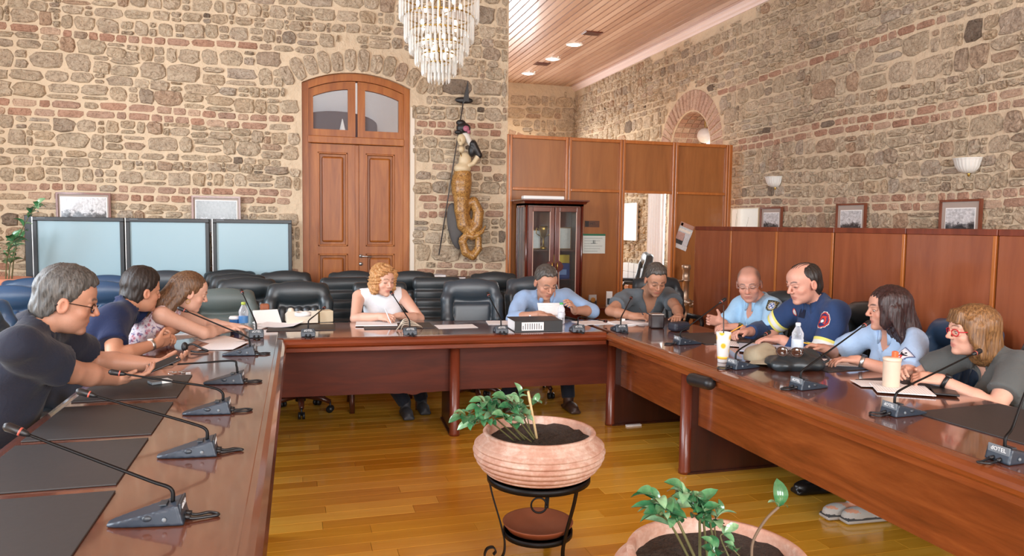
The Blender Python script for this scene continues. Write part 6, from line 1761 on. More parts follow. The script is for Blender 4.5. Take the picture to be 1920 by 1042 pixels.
for x0, x1, zt, sd, wt, lb in ((-2.215, -1.745, 1.758, 1, False, 'brown framed photograph of trees above the left-hand screen'), (-1.02, -.56, 1.752, 2, True, 'brown framed photograph of a pale river bank above the middle screen')):
    W, H = x1-x0, .40; c = ((x0+x1)/2, zt-H/2)
    picture('p', W, H, lambda u, v, h, c=c: Vector((c[0]+u, BW-.034-h, c[1]+v)), lb, sd, .66, wt)
for y0, y1, H, zt, sd, lb in ((4.70, 5.105, .42, 1.762, 3, 'large framed photograph of a waterfront above the low screen, nearest on the right wall'), (5.97, 6.38, .40, 1.76, 4, 'framed photograph of trees on the right wall, second from the right edge'), (7.27, 7.68, .38, 1.748, 5, 'small framed photograph beside the white blank frame on the right wall')):
    c = ((y0+y1)/2, zt-H/2); picture('p', y1-y0, H, lambda u, v, h, c=c: Vector((RW-.034-h, c[0]-u, c[1]+v)), lb, sd, .55)
t = thing('blank_white_frame', 'thin framed white board on the right wall behind dried twigs', 'picture', (RW-.034, 8.02, 1.55))
fnw = lambda u, v, h: Vector((-h, -u, v))
MB().prism([(-.30, -.2), (.30, -.2), (.30, .2), (-.30, .2)], 0, .012, fn=fnw).build('sheet', plain('pale_green_white', (228, 232, 222), .35), t)
mb = MB()
for u0, u1, v0, v1 in ((-.31, .31, .19, .2), (-.31, .31, -.2, -.19), (-.31, -.3, -.19, .19), (.3, .31, -.19, .19)): mb.prism([(u0, v0), (u1, v0), (u1, v1), (u0, v1)], 0, .022, fn=fnw)
mb.build('frame', plain('pale_wood', (206, 186, 150), .5), t)
# three black framed screens standing before the back wall
SCREENF = plain('pale_blue_screen', (150, 180, 190), .3, var=.03, scale=3, spec=.5)
BLK = plain('screen_frame_black', (26, 30, 34), .35)
for x0, x1, lb in ((-2.385, -1.612, 'left one of three pale blue standing screens with black frames'), (-1.598, -.848, 'middle one of three pale blue standing screens with black frames'), (-.818, -.063, 'right-hand one of three pale blue standing screens, beside the door')):
    t = thing('standing_screen', lb, 'screen', ((x0+x1)/2, 7.90, 0), 0, 'standing screens before the back wall'); w_ = (x1-x0)/2; z0, z1 = .55, 1.522
    for a, b, c, d in ((-w_, w_, z1-.038, z1), (-w_, w_, z0, z0+.04), (-w_, -w_+.036, z0+.04, z1-.038), (w_-.036, w_, z0+.04, z1-.038)): MB().box((a, -.03, c), (b, .03, d), bev=.004).build('frame_bar', BLK, t)
    MB().box((-w_+.036, -.008, z0+.04), (w_-.036, .012, z1-.038)).build('screen_sheet', SCREENF, t)
    MB().box((-w_+.038, -.034, z1-.014), (-w_+.11, -.030, z1-.008)).build('maker_strip', GREYPL, t)
    MB().box((-w_-.004, -.032, z0), (-w_+.004, .02, z1), bev=.001).build('edge_trim', CHROME, t)
    for s in (-1, 1):
        MB().box((s*w_*.8-.02, -.015, .03), (s*w_*.8+.02, .015, z0+.02)).build('leg', BLK, t); MB().box((s*w_*.8-.025, -.06, 0), (s*w_*.8+.025, .06, .03), bev=.005).build('foot', BLK, t)
t = thing('standing_screen', 'black frame edge of a fourth screen tucked behind the left one', 'screen', (-2.44, 7.955, 0), 0); MB().box((-.03, -.015, .03), (.03, .015, 1.535), bev=.004).build('frame_bar', BLK, t); MB().box((-.04, -.02, 0), (.04, .025, .03), bev=.004).build('foot', BLK, t)
# ================================================================== wall lamps
SHADE = bpy.data.materials.new('ribbed_glass_shade'); SHADE.use_nodes = True
b_ = SHADE.node_tree.nodes['Principled BSDF']; b_.inputs['Base Color'].default_value = (.86, .87, .82, 1); b_.inputs['Roughness'].default_value = .3; b_.inputs['Transmission Weight'].default_value = .15
for y, z, lb in ((4.87, 2.06, 'large white ribbed bowl wall lamp, nearest on the right wall'), (7.46, 2.06, 'white ribbed bowl wall lamp farther along the right wall, above the small photographs')):
    t = thing('wall_lamp', lb, 'lamp', (RW-.015, y, z), 0, 'bowl lamps on the right wall')
    n = 48; prof = [(.012, -.085), (.045, -.080), (.075, -.060), (.098, -.025), (.108, .015), (.116, .034), (.122, .040), (.114, .038), (.10, .012), (.07, -.05), (.01, -.074)]
    V = []
    for r, zz in prof:
        for k in range(n+1):
            q = PI/2+PI*k/n; rr_ = r*(1+.025*math.cos(q*24)*(1 if zz < .03 else .3)); V.append((rr_*math.cos(q)*1.0, rr_*math.sin(q)*1.05, zz))
    Fc = [(i*(n+1)+k, i*(n+1)+k+1, (i+1)*(n+1)+k+1, (i+1)*(n+1)+k) for i in range(len(prof)-1) for k in range(n)]
    MB().add(V, Fc, 0, True).build('bowl', SHADE, t)
    MB().lathe([(0, -.112), (.012, -.104), (.008, -.094), (.02, -.084)], 12).build('finial', BRASS, t)
    MB().box((-.02, -.05, -.07), (.012, .05, .02)).build('wall_plate', WHITE, t)
# ================================================================== chandelier of glass prisms
CRY = bpy.data.materials.new('crystal'); CRY.use_nodes = True; clear(CRY, (.98, .98, .96), .26, (.86, .87, .86))
CORE = bpy.data.materials.new('chandelier_bulb'); CORE.use_nodes = True
b_ = CORE.node_tree.nodes['Principled BSDF']; b_.inputs['Emission Color'].default_value = (1, .95, .84, 1); b_.inputs['Emission Strength'].default_value = 1.0; b_.inputs['Base Color'].default_value = (1, .95, .8, 1)
cx, cy = 1.103, 6.0
ch = thing('chandelier', 'tiered crystal chandelier of long glass prisms hanging before the door wall', 'chandelier', (cx, cy, 2.655))
def prism_me(L, r):
    mb = MB(); mb.tube([(0, 0, 0), (0, 0, -.012), (0, 0, -L+.02), (0, 0, -L)], [.3*r, r, r, .35*r], 3 if False else 4, smooth=False); return mb.mesh('crystal_prism', CRY)
tiers = [(.315, .66, .19, 46), (.275, .50, .19, 44), (.235, .38, .17, 40), (.190, .28, .16, 32), (.135, .20, .16, 24), (.085, .135, .15, 16), (.035, .145, .145, 7)]
for i, (r, zt, L, n) in enumerate(tiers):
    me = prism_me(L, .0085)
    for k in range(n):
        q = 2*PI*(k+.5*(i % 2))/n; link('crystal_prism', me, ch, (r*math.cos(q), r*math.sin(q), zt), (0, 0, q))
    MB().tube([(r*math.cos(2*PI*k/32), r*math.sin(2*PI*k/32), zt+.006) for k in range(33)], .006, 6).build('tier_ring', BRASS, ch)
MB().tube([(0, 0, .13), (0, 0, CEIL-2.655)], .010, 8).build('rod', BRASS, ch)
for i, (r, zt, L, n) in enumerate(tiers[:4]):
    for k in range(6):
        q = 2*PI*(k+.3*i)/6; MB().sphere((r*.55*math.cos(q), r*.55*math.sin(q), zt-.06), (.016, .016, .03), 0, 8, 6).build('bulb', CORE, ch)
    sp_ = MB()
    for k in range(4):
        q = 2*PI*k/4+.3*i; sp_.tube([(0, 0, zt+.02), (r*math.cos(q), r*math.sin(q), zt+.006)], .004, 5)
    sp_.build('spokes', BRASS, ch)
# ================================================================== ceiling downlights and vents of the far office
LAMP = bpy.data.materials.new('lit_downlight'); LAMP.use_nodes = True
b_ = LAMP.node_tree.nodes['Principled BSDF']; b_.inputs['Emission Color'].default_value = (1, .97, .9, 1); b_.inputs['Emission Strength'].default_value = 14
for i, (x, y) in enumerate(((4.08, 13.15), (4.11, 11.88), (4.095, 10.84))):
    t = thing('ceiling_downlight', ('lit round ceiling downlight nearest to the far wall', 'lit round ceiling downlight, middle of three', 'lit round ceiling downlight nearest to the camera')[i], 'lamp', (x, y, CEIL), 0, 'ceiling downlights')
    MB().lathe([(.10, -.012), (.13, -.008), (.13, 0), (.09, 0)], 24).build('rim', WHITE, t); MB().lathe([(0, -.02), (.07, -.018), (.10, -.006), (.10, 0)], 24).build('diffuser', LAMP, t)
    l = bpy.data.lights.new('downlight', 'SPOT'); l.energy = 90; l.spot_size = 2.2; l.spot_blend = .8; l.shadow_soft_size = .08; l.color = (1, .92, .78)
    o = bpy.data.objects.new('downlight', l); C.objects.link(o); o.location = (x, y, CEIL-.06)
for x, y, lb in ((4.055, 12.3, 'small brown square ceiling vent between the far downlights'), (4.1, 10.14, 'brown square ceiling vent nearest to the camera')):
    t = thing('ceiling_vent', lb, 'vent', (x, y, CEIL))
    MB().box((-.13, -.10, -.012), (.13, .10, 0), bev=.003).build('cover', CABWOOD, t)
    for k in range(4): MB().box((-.11, -.08+k*.042, -.016), (.11, -.06+k*.042, -.011)).build('slat', ROSEWOOD, t)
# ================================================================== glass-fronted cabinet and what stands in it
PANE = bpy.data.materials.new('cabinet_glass'); PANE.use_nodes = True; clear(PANE, (.92, .94, .92), .03, (.2, .2, .2))
X0, X1, Yf, Yb, Zc = 2.352, 3.015, 7.60, 7.97, 1.715
cab = thing('display_cabinet', 'dark cherry display cabinet with two glazed doors and a stepped cornice', 'cabinet', ((X0+X1)/2, (Yf+Yb)/2, 0)); L_ = -Vector(cab.location)
def cb(mb, name, mat, parent=cab): return mb.build(name, mat, parent, L_ if parent is cab else None)
mb = MB(); mb.box((X0, Yf+.02, 0), (X0+.02, Yb, .62)); mb.box((X1-.02, Yf+.02, 0), (X1, Yb, .62)); mb.box((X0, Yb-.015, 0), (X1, Yb, Zc)); mb.box((X0, Yf+.02, 0), (X1, Yb, .08)); mb.box((X0, Yf+.02, Zc-.02), (X1, Yb, Zc)); mb.box((X0, Yf+.02, .56), (X1, Yb, .6))
for x in (X0, X1-.03):
    for y in (Yf+.02, Yb-.03): mb.box((x, y, .6), (x+.03, y+.03, Zc))
cb(mb, 'carcass', CABWOOD)
for z in (.90, 1.22): cb(MB().box((X0+.03, Yf+.04, z), (X1-.03, Yb-.02, z+.012)), 'shelf', CABWOOD)
for s, x in ((0, X0+.008), (1, X1-.012)): cb(MB().box((x, Yf+.05, .6), (x+.004, Yb-.03, Zc-.02)), 'side_pane', PANE)
mb = MB(); prof = [(0, 0), (.0, .018), (.02, .022), (.03, .04), (.05, .052), (.05, .066), (0, .066)]
for a, b, off in (((X0-.0, Yf), (X1+.0, Yf), (0, -1)), ((X0, Yb), (X0, Yf), (-1, 0)), ((X1, Yf), (X1, Yb), (1, 0))):
    n = len(prof); V = []
    for (px_, py_), e in ((a, -1), (b, 1)):
        tx, ty = (b[0]-a[0], b[1]-a[1]); l = math.hypot(tx, ty); tx, ty = tx/l, ty/l
        for d, z in prof: V.append((px_+off[0]*d+tx*e*d, py_+off[1]*d+ty*e*d, Zc+z))
    mb.add(V, [(i, (i+1) % n, n+(i+1) % n, n+i) for i in range(n)]+[tuple(range(n-1, -1, -1)), tuple(range(n, 2*n))])
mb.box((X0, Yf, Zc), (X1, Yb, Zc+.06)); cb(mb, 'cornice', CABWOOD)
for x in (X0-.002, X1-.024): cb(MB().tube([(x+.013, Yf+.012, .62), (x+.013, Yf+.012, Zc)], .013, 12), 'corner_column', CABWOOD)
mid = (X0+X1)/2
for s in (-1, 1):
    a, b = sorted((mid+s*.004, mid+s*(.5*(X1-X0)-.03))); z0, z1 = .64, Zc-.015
    fr_ = MB()
    for q in ((a, a+.05, z0, z1), (b-.05, b, z0, z1), (a+.05, b-.05, z0, z0+.06), (a+.05, b-.05, z1-.05, z1)): fr_.box((q[0], Yf, q[2]), (q[1], Yf+.022, q[3]), bev=.004)
    d = cb(fr_, 'door', CABWOOD)
    MB().box((a+.05, Yf+.008, z0+.06), (b-.05, Yf+.012, z1-.05)).build('pane', PANE, d)
    mb = MB()
    for q in ((a+.048, a+.056, z0+.06, z1-.05), (b-.056, b-.048, z0+.06, z1-.05)): mb.box((q[0], Yf-.004, q[2]), (q[1], Yf+.004, q[3]), bev=.002)
    mb.build('bead', plain('light_bead', (196, 160, 142), .3), d)
    hx = mid+s*.03; MB().tube([(hx, Yf-.002, 1.10), (hx, Yf-.022, 1.09), (hx, Yf-.022, 1.03), (hx, Yf-.002, 1.02)], .006, 8).build('handle', BRASS, d)
    MB().prism([(hx+s*.0, .98), (hx+s*.06, 1.02), (hx+s*.075, 1.06), (hx+s*.05, 1.10), (hx, 1.13)][::s], Yf-.010, Yf, fn=lambda u, v, h: Vector((u, h, v))).build('carved_plate', CABWOOD, d)
for x, y0, y1 in ((X0+.02, .08, .56), (mid+.005, .08, .56)): cb(MB().box((x, Yf+.004, y0), (x+(X1-X0)/2-.03, Yf+.022, y1), bev=.004), 'lower_door', CABWOOD)
o = MB().box((-.235, -.05, 0), (.235, .05, .04), bev=.012).build('long_white_box', WHITE, None, (2.575, 7.70, Zc+.067), (0, 0, .0)); tag(o, 'long white box lying on top of the display cabinet', 'box')
# things inside
def framed(x, y, z, w_, h, label, col):
    t = thing('framed_certificate', label, 'certificate', (x, y, z)); MB().box((-w_/2, -.006, 0), (w_/2, .006, h), bev=.003).build('frame', plain('thin_wood_frame', (150, 110, 70), .4), t); MB().box((-w_/2+.012, -.008, .012), (w_/2-.012, -.005, h-.012)).build('certificate', col, t)
framed(2.87, 7.84, 1.234, .19, .25, 'white certificate in the upper right of the display cabinet', PRINT); framed(2.52, 7.84, 1.234, .17, .22, 'dim certificate in the upper left of the display cabinet', PRINT)
t = thing('trophy', 'brass trophy sculpture in the upper left of the display cabinet', 'trophy', (2.60, 7.74, 1.234))
MB().lathe([(.035, 0), (.035, .03), (.012, .04), (.010, .12), (.03, .15), (.045, .22), (.05, .26), (.046, .26), (.03, .17)], 16).build('cup', BRASS, t); MB().tube([(.045, 0, .22), (.08, 0, .24), (.085, 0, .18), (.04, 0, .15)], .005, 6).build('handle', BRASS, t); MB().tube([(-.045, 0, .22), (-.08, 0, .24), (-.085, 0, .18), (-.04, 0, .15)], .005, 6).build('handle', BRASS, t)
t = thing('model_ornament', 'small golden ornament on the middle shelf of the display cabinet', 'ornament', (2.46, 7.75, .912)); MB().lathe([(.03, 0), (.03, .02), (.01, .03), (.02, .09), (.03, .11), (.015, .14), (0, .16)], 14).build('figure', BRASS, t); MB().box((-.035, -.03, -.0), (.035, .03, .012)).build('plinth', BLACKPL, t)
t = thing('blue_presentation_box', 'blue presentation box in the display cabinet', 'box', (2.84, 7.80, .912)); MB().box((-.09, -.03, 0), (.09, .03, .17), bev=.006).build('box', plain('royal_blue_card', (34, 54, 128), .5), t); MB().box((-.05, -.033, .04), (.05, -.029, .10)).build('label', plain('pale_blue_print', (120, 150, 210), .5), t)
t = thing('gold_plaque', 'yellow gold plaque behind the blue box in the display cabinet', 'plaque', (2.86, 7.90, .912)); MB().box((-.11, -.008, 0), (.11, .008, .26), bev=.004).build('plate', plain('gold_card', (226, 190, 70), .35, .3), t)
t = thing('small_yellow_card', 'small yellow emblem card low in the display cabinet', 'card', (2.82, 7.72, .602)); MB().box((-.035, -.005, 0), (.035, .005, .16), bev=.003).build('card', plain('olive_card', (140, 136, 60), .5), t); MB().lathe([(0, 0), (.02, .001), (.02, .003)], 12, mx=Matrix.Translation((0, -.008, .10)) @ Matrix.Rotation(PI/2, 4, 'X')).build('emblem', BLACKPL, t)
# ================================================================== notices on the partition
def flat(p, w_, h, rz, label, cat, name, build):
    t = thing(name, label, cat, p); t.rotation_euler = (0, rz, 0); build(t, w_, h); return t
INK = plain('notice_ink', (40, 60, 60), .6)
def b1(t, w_, h):
    MB().box((-w_/2, -.004, -h/2), (w_/2, 0, h/2)).build('sheet', plain('pale_notice_paper', (214, 222, 218), .6), t); MB().box((-w_/2, -.006, h/2-.022), (w_/2, -.004, h/2)).build('header', plain('green_print', (30, 110, 80), .5), t)
    mb = MB()
    for k in range(6): mb.box((-w_*.38, -.0055, h*.26-k*.03), (w_*(.38-.1*(k % 3)), -.004, h*.26-k*.03+.005))
    mb.build('lettering', plain('faint_ink', (150, 162, 160), .6), t); mb = MB(); mb.box((-.03, -.006, -.0), (.03, -.004, .006)); mb.box((-.004, -.006, 0), (.004, -.004, .04)); mb.box((.014, -.006, 0), (.02, -.004, .04)); mb.build('stamp', INK, t)
flat((3.327, BW+.023, 1.295), .30, .23, 0, 'white printed notice with a green heading on the partition', 'notice', 'printed_notice', b1)
def b2(t, w_, h):
    MB().box((-w_/2, -.006, -h/2), (w_/2, 0, h/2)).build('plate', plain('brown_sign_plate', (92, 54, 34), .4), t); o = link('lettering', text_mesh('::ΣMΠ....', .045, plain('dark_sign_ink', (30, 20, 16), .5)), t, (0, -.0065, 0), (PI/2, 0, 0))
    MB().box((-w_/2+.006, -.0075, -h/2+.006), (-w_/2+.05, -.006, h/2-.006)).build('emblem', plain('dark_sign_ink', (30, 20, 16), .5), t)
flat((3.305, BW+.022, 1.525), .185, .075, 0, 'small dark brown name plate above the notice on the partition', 'sign', 'name_plate', b2)
def b3(t, w_, h):
    MB().box((-w_/2, -.004, -h/2), (w_/2, 0, h/2)).build('sheet', photo_mat('poster_print', 9), t)
    for (u0, u1, v0, v1, c) in ((-.5, .5, .34, .5, (176, 130, 112)), (-.46, -.3, .36, .46, (140, 50, 46)), (-.5, .05, -.18, .12, (184, 146, 136)), (.08, .46, -.34, .14, (200, 198, 200)), (-.5, .5, -.5, -.34, (208, 206, 206)), (-.45, .4, .16, .26, (224, 212, 198))):
        MB().box((u0*w_, -.006, v0*h), (u1*w_, -.004, v1*h)).build('printed_panel', plain('poster_%d' % c[0], c, .5, var=.3, scale=40), t)
flat((4.505, BW+.022, 1.39), .19, .32, .35, 'tilted printed poster on the partition right of the doorway', 'poster', 'poster', b3)
# ================================================================== low dark table with small cards, side table with books
t = thing('side_table', 'dark low side table before the partition right of the cabinet', 'table', (3.40, 7.80, 0))
MB().box((-.22, -.17, .555), (.22, .17, .585), bev=.004).build('table_top', CABWOOD, t)
for a in (-1, 1):
    for b in (-1, 1): MB().box((a*.19-.02, b*.14-.02, 0), (a*.19+.02, b*.14+.02, .556)).build('leg', CABWOOD, t)
MB().box((-.2, -.14, .2), (.2, .14, .22)).build('shelf', CABWOOD, t)
t = thing('small_photo_card', 'small dark photo card leaning on the side table', 'card', (3.24, 7.84, .5855), .2); MB().prism([(-.02, 0), (.02, 0), (.004, .13), (-.006, .13)], -.05, .05, fn=lambda u, v, h: Vector((h, u, v))).build('card', photo_mat('card_print', 7), t); MB().sphere((.0, -.012, .07), (.035, .01, .03)).build('orange_print', plain('amber_print', (196, 140, 70), .5), t)
t = thing('white_leaflet', 'narrow white leaflet standing on the side table', 'leaflet', (3.43, 7.80, .5855), -.2); MB().prism([(-.02, 0), (.02, 0), (.004, .17), (-.006, .17)], -.035, .035, fn=lambda u, v, h: Vector((h, u, v))).build('card', WHITE, t); MB().prism([(-.0205, .02), (-.0175, .02), (-.012, .09), (-.015, .09)], -.026, .026, fn=lambda u, v, h: Vector((h, u, v))).build('print', DARKPL, t)
t = thing('side_table', 'small brown side table against the stone wall carrying books, below the mermaid', 'table', (1.50, 7.72, 0))
MB().box((-.20, -.2, .895), (.24, .2, .925), bev=.004).build('table_top', CABWOOD, t)
for a in (-1, 1):
    for b in (-1, 1): MB().box((a*.18-.02, b*.17-.02, 0), (a*.18+.02, b*.17+.02, .896)).build('leg', CABWOOD, t)
for k, (c, w_) in enumerate((((236, 236, 238), .13), ((196, 202, 214), .14))):
    t = thing('book', ('pale book on top of the pile on the small brown side table', 'grey-blue book at the bottom of the pile on the small brown side table')[1-k], 'book', (1.40, 7.66, .926+.024*k), .05*k)
    MB().box((-w_/2-.002, -.1, 0), (w_/2+.002, .1, .023), bev=.002).build('cover', plain('book_%d' % c[0], c, .5), t); MB().box((-w_/2, -.103, .003), (w_/2-.004, -.098, .02)).build('page_block', PAPER, t)
t = thing('book', 'dark book lying alone on the small brown side table', 'book', (1.60, 7.68, .926), .2); MB().box((-.09, -.07, 0), (.09, .07, .02), bev=.002).build('cover', plain('dark_red_cover', (80, 40, 44), .5), t); MB().box((-.086, -.073, .003), (.086, -.068, .017)).build('page_block', PAPER, t)
# ================================================================== metal standpipe right of the doorway
t = thing('hydrant_standpipe', 'warm grey metal standpipe with side outlets beside the low screen', 'standpipe', (4.40, 7.78, 0))
MB().lathe([(.085, 0), (.085, .02), (.05, .03), (.05, .40), (.068, .405), (.068, .43), (.042, .44), (.042, .56), (.06, .565), (.06, .60), (.04, .61), (.036, .86), (.05, .865), (.05, .885), (.042, .89), (.042, 1.0), (.052, 1.005), (.052, 1.05), (.044, 1.06), (0, 1.06)], 24).build('column', STEEL, t)
mb = MB(); mb.tube([(-.02, 0, .87), (-.15, -.02, .87)], .012, 8); mb.lathe([(.0, -.01), (.05, -.008), (.055, .0), (.05, .008), (0, .01)], 20, mx=Matrix.Translation((-.13, -.02, .875))); mb.build('outlet_arm', STEEL, t)
for x, z in ((.0, .62), (.05, .60)):
    mb = MB(); mb.lathe([(.0, 0), (.045, 0), (.045, .02), (.02, .03), (.02, .06), (0, .06)], 20, mx=Matrix.Translation((x, -.05, z)) @ Matrix.Rotation(PI/2, 4, 'X')); mb.build('outlet_flange', STEEL, t)
    for k in range(5): MB().sphere((x+.033*math.cos(k*1.257), -.075, z+.033*math.sin(k*1.257)), .006, 0, 6, 4).build('bolt', CHROME, t)
# ================================================================== office seen through the doorway
t = thing('white_noticeboard', 'white board with a thick frame on the stone wall seen through the doorway', 'board', (RW-.035, 11.42, 1.58)); MB().box((-.02, -.38, -.29), (0, .38, .29)).build('panel', WHITE, t)
for q in ((-.40, -.36, -.31, .31), (.36, .40, -.31, .31)): MB().box((-.03, q[0], q[2]), (0, q[1], q[3]), bev=.003).build('frame', WHITE, t)
for q in (-.31, .28): MB().box((-.03, -.36, q), (0, .36, q+.03), bev=.003).build('frame', WHITE, t)
t = thing('white_curtain', 'white curtain hanging beside the office window, seen through the doorway', 'curtain', (RW-.08, 10.28, 0))
n = 40; V = []
for z in (.3, 2.5):
    for k in range(n+1):
        u = -.24+.48*k/n
        for d in (0, .006): V.append((.028*math.sin(k*.9)-d, u, z))
r = 2*(n+1); Fc = []
for k in range(n):
    a = 2*k; Fc += [(a, a+2, r+a+2, r+a), (a+1, r+a+1, r+a+3, a+3), (r+a, r+a+2, r+a+3, r+a+1)]
MB().add(V, Fc, 0, True).build('drape', plain('white_curtain_cloth', (240, 240, 244), .9), t); MB().tube([(0, -.3, 2.52), (0, .3, 2.52)], .012, 8).build('curtain_rod', CHROME, t)
chair(protoE, 4.60, 9.7, PI/2-.3, 'dark office chair with light on its back, standing in the office beyond the doorway').scale = (1, 1, 1.1)
for k in range(6):
    o = MB().box((-.10, -.10, 0), (0, .10, .14), bev=.005).build('archive_box', plain('grey_white_card', (198, 206, 210), .6), None, (RW-.04, 10.75+.21*(k % 3)+.06, .62+.142*(k//3))); tag(o, ('archive box under the office white board, %s of the %s row' % (('nearest the window', 'middle one', 'farthest')[k % 3], ('lower', 'upper')[k//3])), 'box', 'archive boxes in the office')
t = thing('low_cupboard', 'low cupboard carrying archive boxes in the office beyond the doorway', 'cupboard', (RW-.2, 11.0, 0)); MB().box((-.16, -.4, 0), (.16, .4, .615), bev=.004).build('body', PANELWOOD, t); MB().box((-.17, -.38, .05), (-.16, -.01, .58), bev=.003).build('door', PANELWOOD, t); MB().box((-.17, .01, .05), (-.16, .38, .58), bev=.003).build('door', PANELWOOD, t)
t = thing('globe_lamp', 'white globe lamp hanging in the arched window niche', 'lamp', (RW+.36, 9.70, 2.86)); MB().sphere((0, 0, -.02), .11, 0, 20, 14).build('globe', plain('opal_glass', (246, 246, 244), .3), t); MB().tube([(0, 0, .1), (0, 0, .26)], .008, 8).build('stem', BRASS, t)
# dried twigs in a tall vase behind the low screen
t = thing('twig_vase', 'thin dried twigs rising above the low screen before the white frame', 'vase', (4.3, 6.70, 0)); MB().lathe([(.09, 0), (.11, .1), (.12, .5), (.07, .85), (.08, .95), (.07, .95), (.055, .86)], 20).build('vase', TERRA, t)
for k, (dx, dy, h) in enumerate(((.0, -.10, .74), (.02, -.26, .66), (0, .03, .60), (.01, -.06, .70))): MB().tube(bez([(0, 0, .7), (dx*.3, dy*.3, .7+.4*h), (dx, dy, .95+h)], 5), [.004-.0003*i for i in range(11)], 5).build('twig', plain('dry_twig', (110, 110, 90), .8), t)
# ================================================================== carved and painted mermaid on the stone wall
def scale_mat():
    m, nt, b = nodes_of('golden_fish_scales'); co = coords(nt)
    v = N(nt, 'ShaderNodeTexVoronoi'); v.inputs['Scale'].default_value = 64; v.inputs['Randomness'].default_value = .8; nt.links.new(co, v.inputs['Vector'])
    n = noise(nt, co, 14, 3)
    a = ramp(nt, v.outputs['Distance'], [(.0, (206, 166, 100)), (.5, (180, 134, 74)), (.8, (128, 92, 52))]); c = mixc(nt, .5, a, ramp(nt, n, [(.3, (150, 110, 80)), (.7, (255, 250, 230))]), 'MULTIPLY')
    nt.links.new(c, b.inputs['Base Color']); b.inputs['Roughness'].default_value = .35; bump(nt, b, v.outputs['Distance'], -.6, .02); return m
SCALES = scale_mat(); MSKIN = plain('painted_pale_skin', (206, 186, 150), .45); MBLACK = plain('painted_black', (30, 28, 28), .45); MGREY = plain('painted_dark_grey_wood', (70, 66, 64), .5, var=.25, scale=20)
ME = thing('carved_mermaid', 'carved painted mermaid with coiled golden tail and tall spear on the stone wall', 'wall carving', (1.83, BW-.03, 1.13))
MY_ = BW-.06
def W(px, py, d=0): p = aY(px, py, BW-.115-d); return p
def mpart(prims, name, mat, step=.006, parent=ME, cuts=(), k0=.012):
    lo = np.min([p[0][1] for p in prims], 0)-.03; hi = np.max([p[0][2] for p in prims], 0)+.03
    f = Field(lo, hi, step)
    for p, k in prims: f.put(p, k)
    for p, k in cuts: f.put(p, k, 's')
    return link(name, f.mesh(name, mat, tuple(ME.location), keep=1), parent)
def chainp(pts, rs, k=.01, d=0, flat=1): return [(cap(W(*pts[i], d), W(*pts[i+1], d), rs[i], rs[i+1]), k) for i in range(len(pts)-1)]
# the scaly tail: hips narrowing, swinging right, coiling, then the fluke
tail = [(867, 328), (865, 342), (865, 358), (865, 372), (865, 394), (869, 422), (881, 435), (894, 422), (897, 398), (888, 378), (877, 382), (873, 401), (880, 418), (887, 413)]
rs = [.098, .112, .104, .086, .076, .070, .064, .062, .060, .054, .044, .038, .030, .020]
mpart(chainp(tail, rs, .008, .03), 'tail', SCALES, .0055)
t2 = [(876, 438), (867, 453), (873, 473), (886, 480), (897, 466), (897, 447), (886, 439)]
mpart(chainp(t2, [.034, .042, .046, .046, .040, .034, .036], .008, .07), 'tail_end', SCALES)
mpart(chainp([(885, 444), (895, 440), (904, 434), (910, 424)], [.036, .032, .02, .008], .01, .08)+chainp([(884, 443), (872, 441), (862, 447)], [.034, .026, .010], .01, .08), 'fluke', SCALES)
# torso, arms, head
mpart([(ell(W(872, 300, .05), (.068, .055, .085)), .01), (ell(W(867, 316, .05), (.094, .075, .062)), .03), (ell(W(865, 280, .08), (.034, .034, .036)), .015), (ell(W(882, 280, .08), (.034, .034, .036)), .015), (cap(W(868, 268, .03), W(866, 258, .03), .018), .01)], 'torso', MSKIN)
mpart([(ell(W(865, 261, .07), (.046, .040, .062)), .006), (cap(W(862, 261, .105), W(861, 264, .115), .008), .006), (ell(W(864, 270, .085), (.022, .02, .018)), .01)], 'head', MSKIN, .004)
mpart(chainp([(887, 272), (897, 292), (888, 306), (880, 310)], [.034, .028, .024, .026], .008, .09)+chainp([(860, 276), (854, 300), (848, 322)], [.028, .024, .022], .008, .09), 'arms', MSKIN, .005)
mpart([(ell(W(885, 282, .08), (.042, .045, .07)), .01), (cap(W(887, 270, .09), W(898, 291, .09), .042, .036), .01), (cap(W(860, 274, .09), W(855, 292, .09), .036, .03), .01), (ell(W(860, 290, .08), (.024, .04, .06)), .01)], 'bolero', MBLACK, .005)
mpart([(ell(W(870, 252, .05), (.052, .04, .045)), .01), (cap(W(875, 254, .07), W(886, 276, .08), .034, .026), .01)], 'veil', plain('painted_white_veil', (206, 200, 190), .6), .005)
mpart([(ell(W(869, 240, .07), (.078, .05, .058)), .01), (ell(W(864, 230, .06), (.052, .04, .032)), .01), (ell(W(860, 248, .08), (.046, .035, .024)), .01)], 'hat', MBLACK, .005)
mpart([(ell(W(874, 241, .125), (.034, .014, .032)), .006), (ell(W(879, 247, .12), (.02, .014, .02)), .006)], 'hat_flower', plain('painted_flower', (160, 90, 110), .5, var=.6, scale=90), .004)
MB().tube([W(863, 286, .075)-Vector(ME.location), W(868, 300, .085)-Vector(ME.location), W(872, 312, .08)-Vector(ME.location)], .005, 6).build('gold_braid', BRASS, ME)
# dark oval board behind the tail
mpart([(ell(W(854, 424, .0), (.088, .022, .26), np.array([[.985, 0, -.17], [0, 1, 0], [.17, 0, .985]])), .01)], 'oval_board', MGREY, .008)
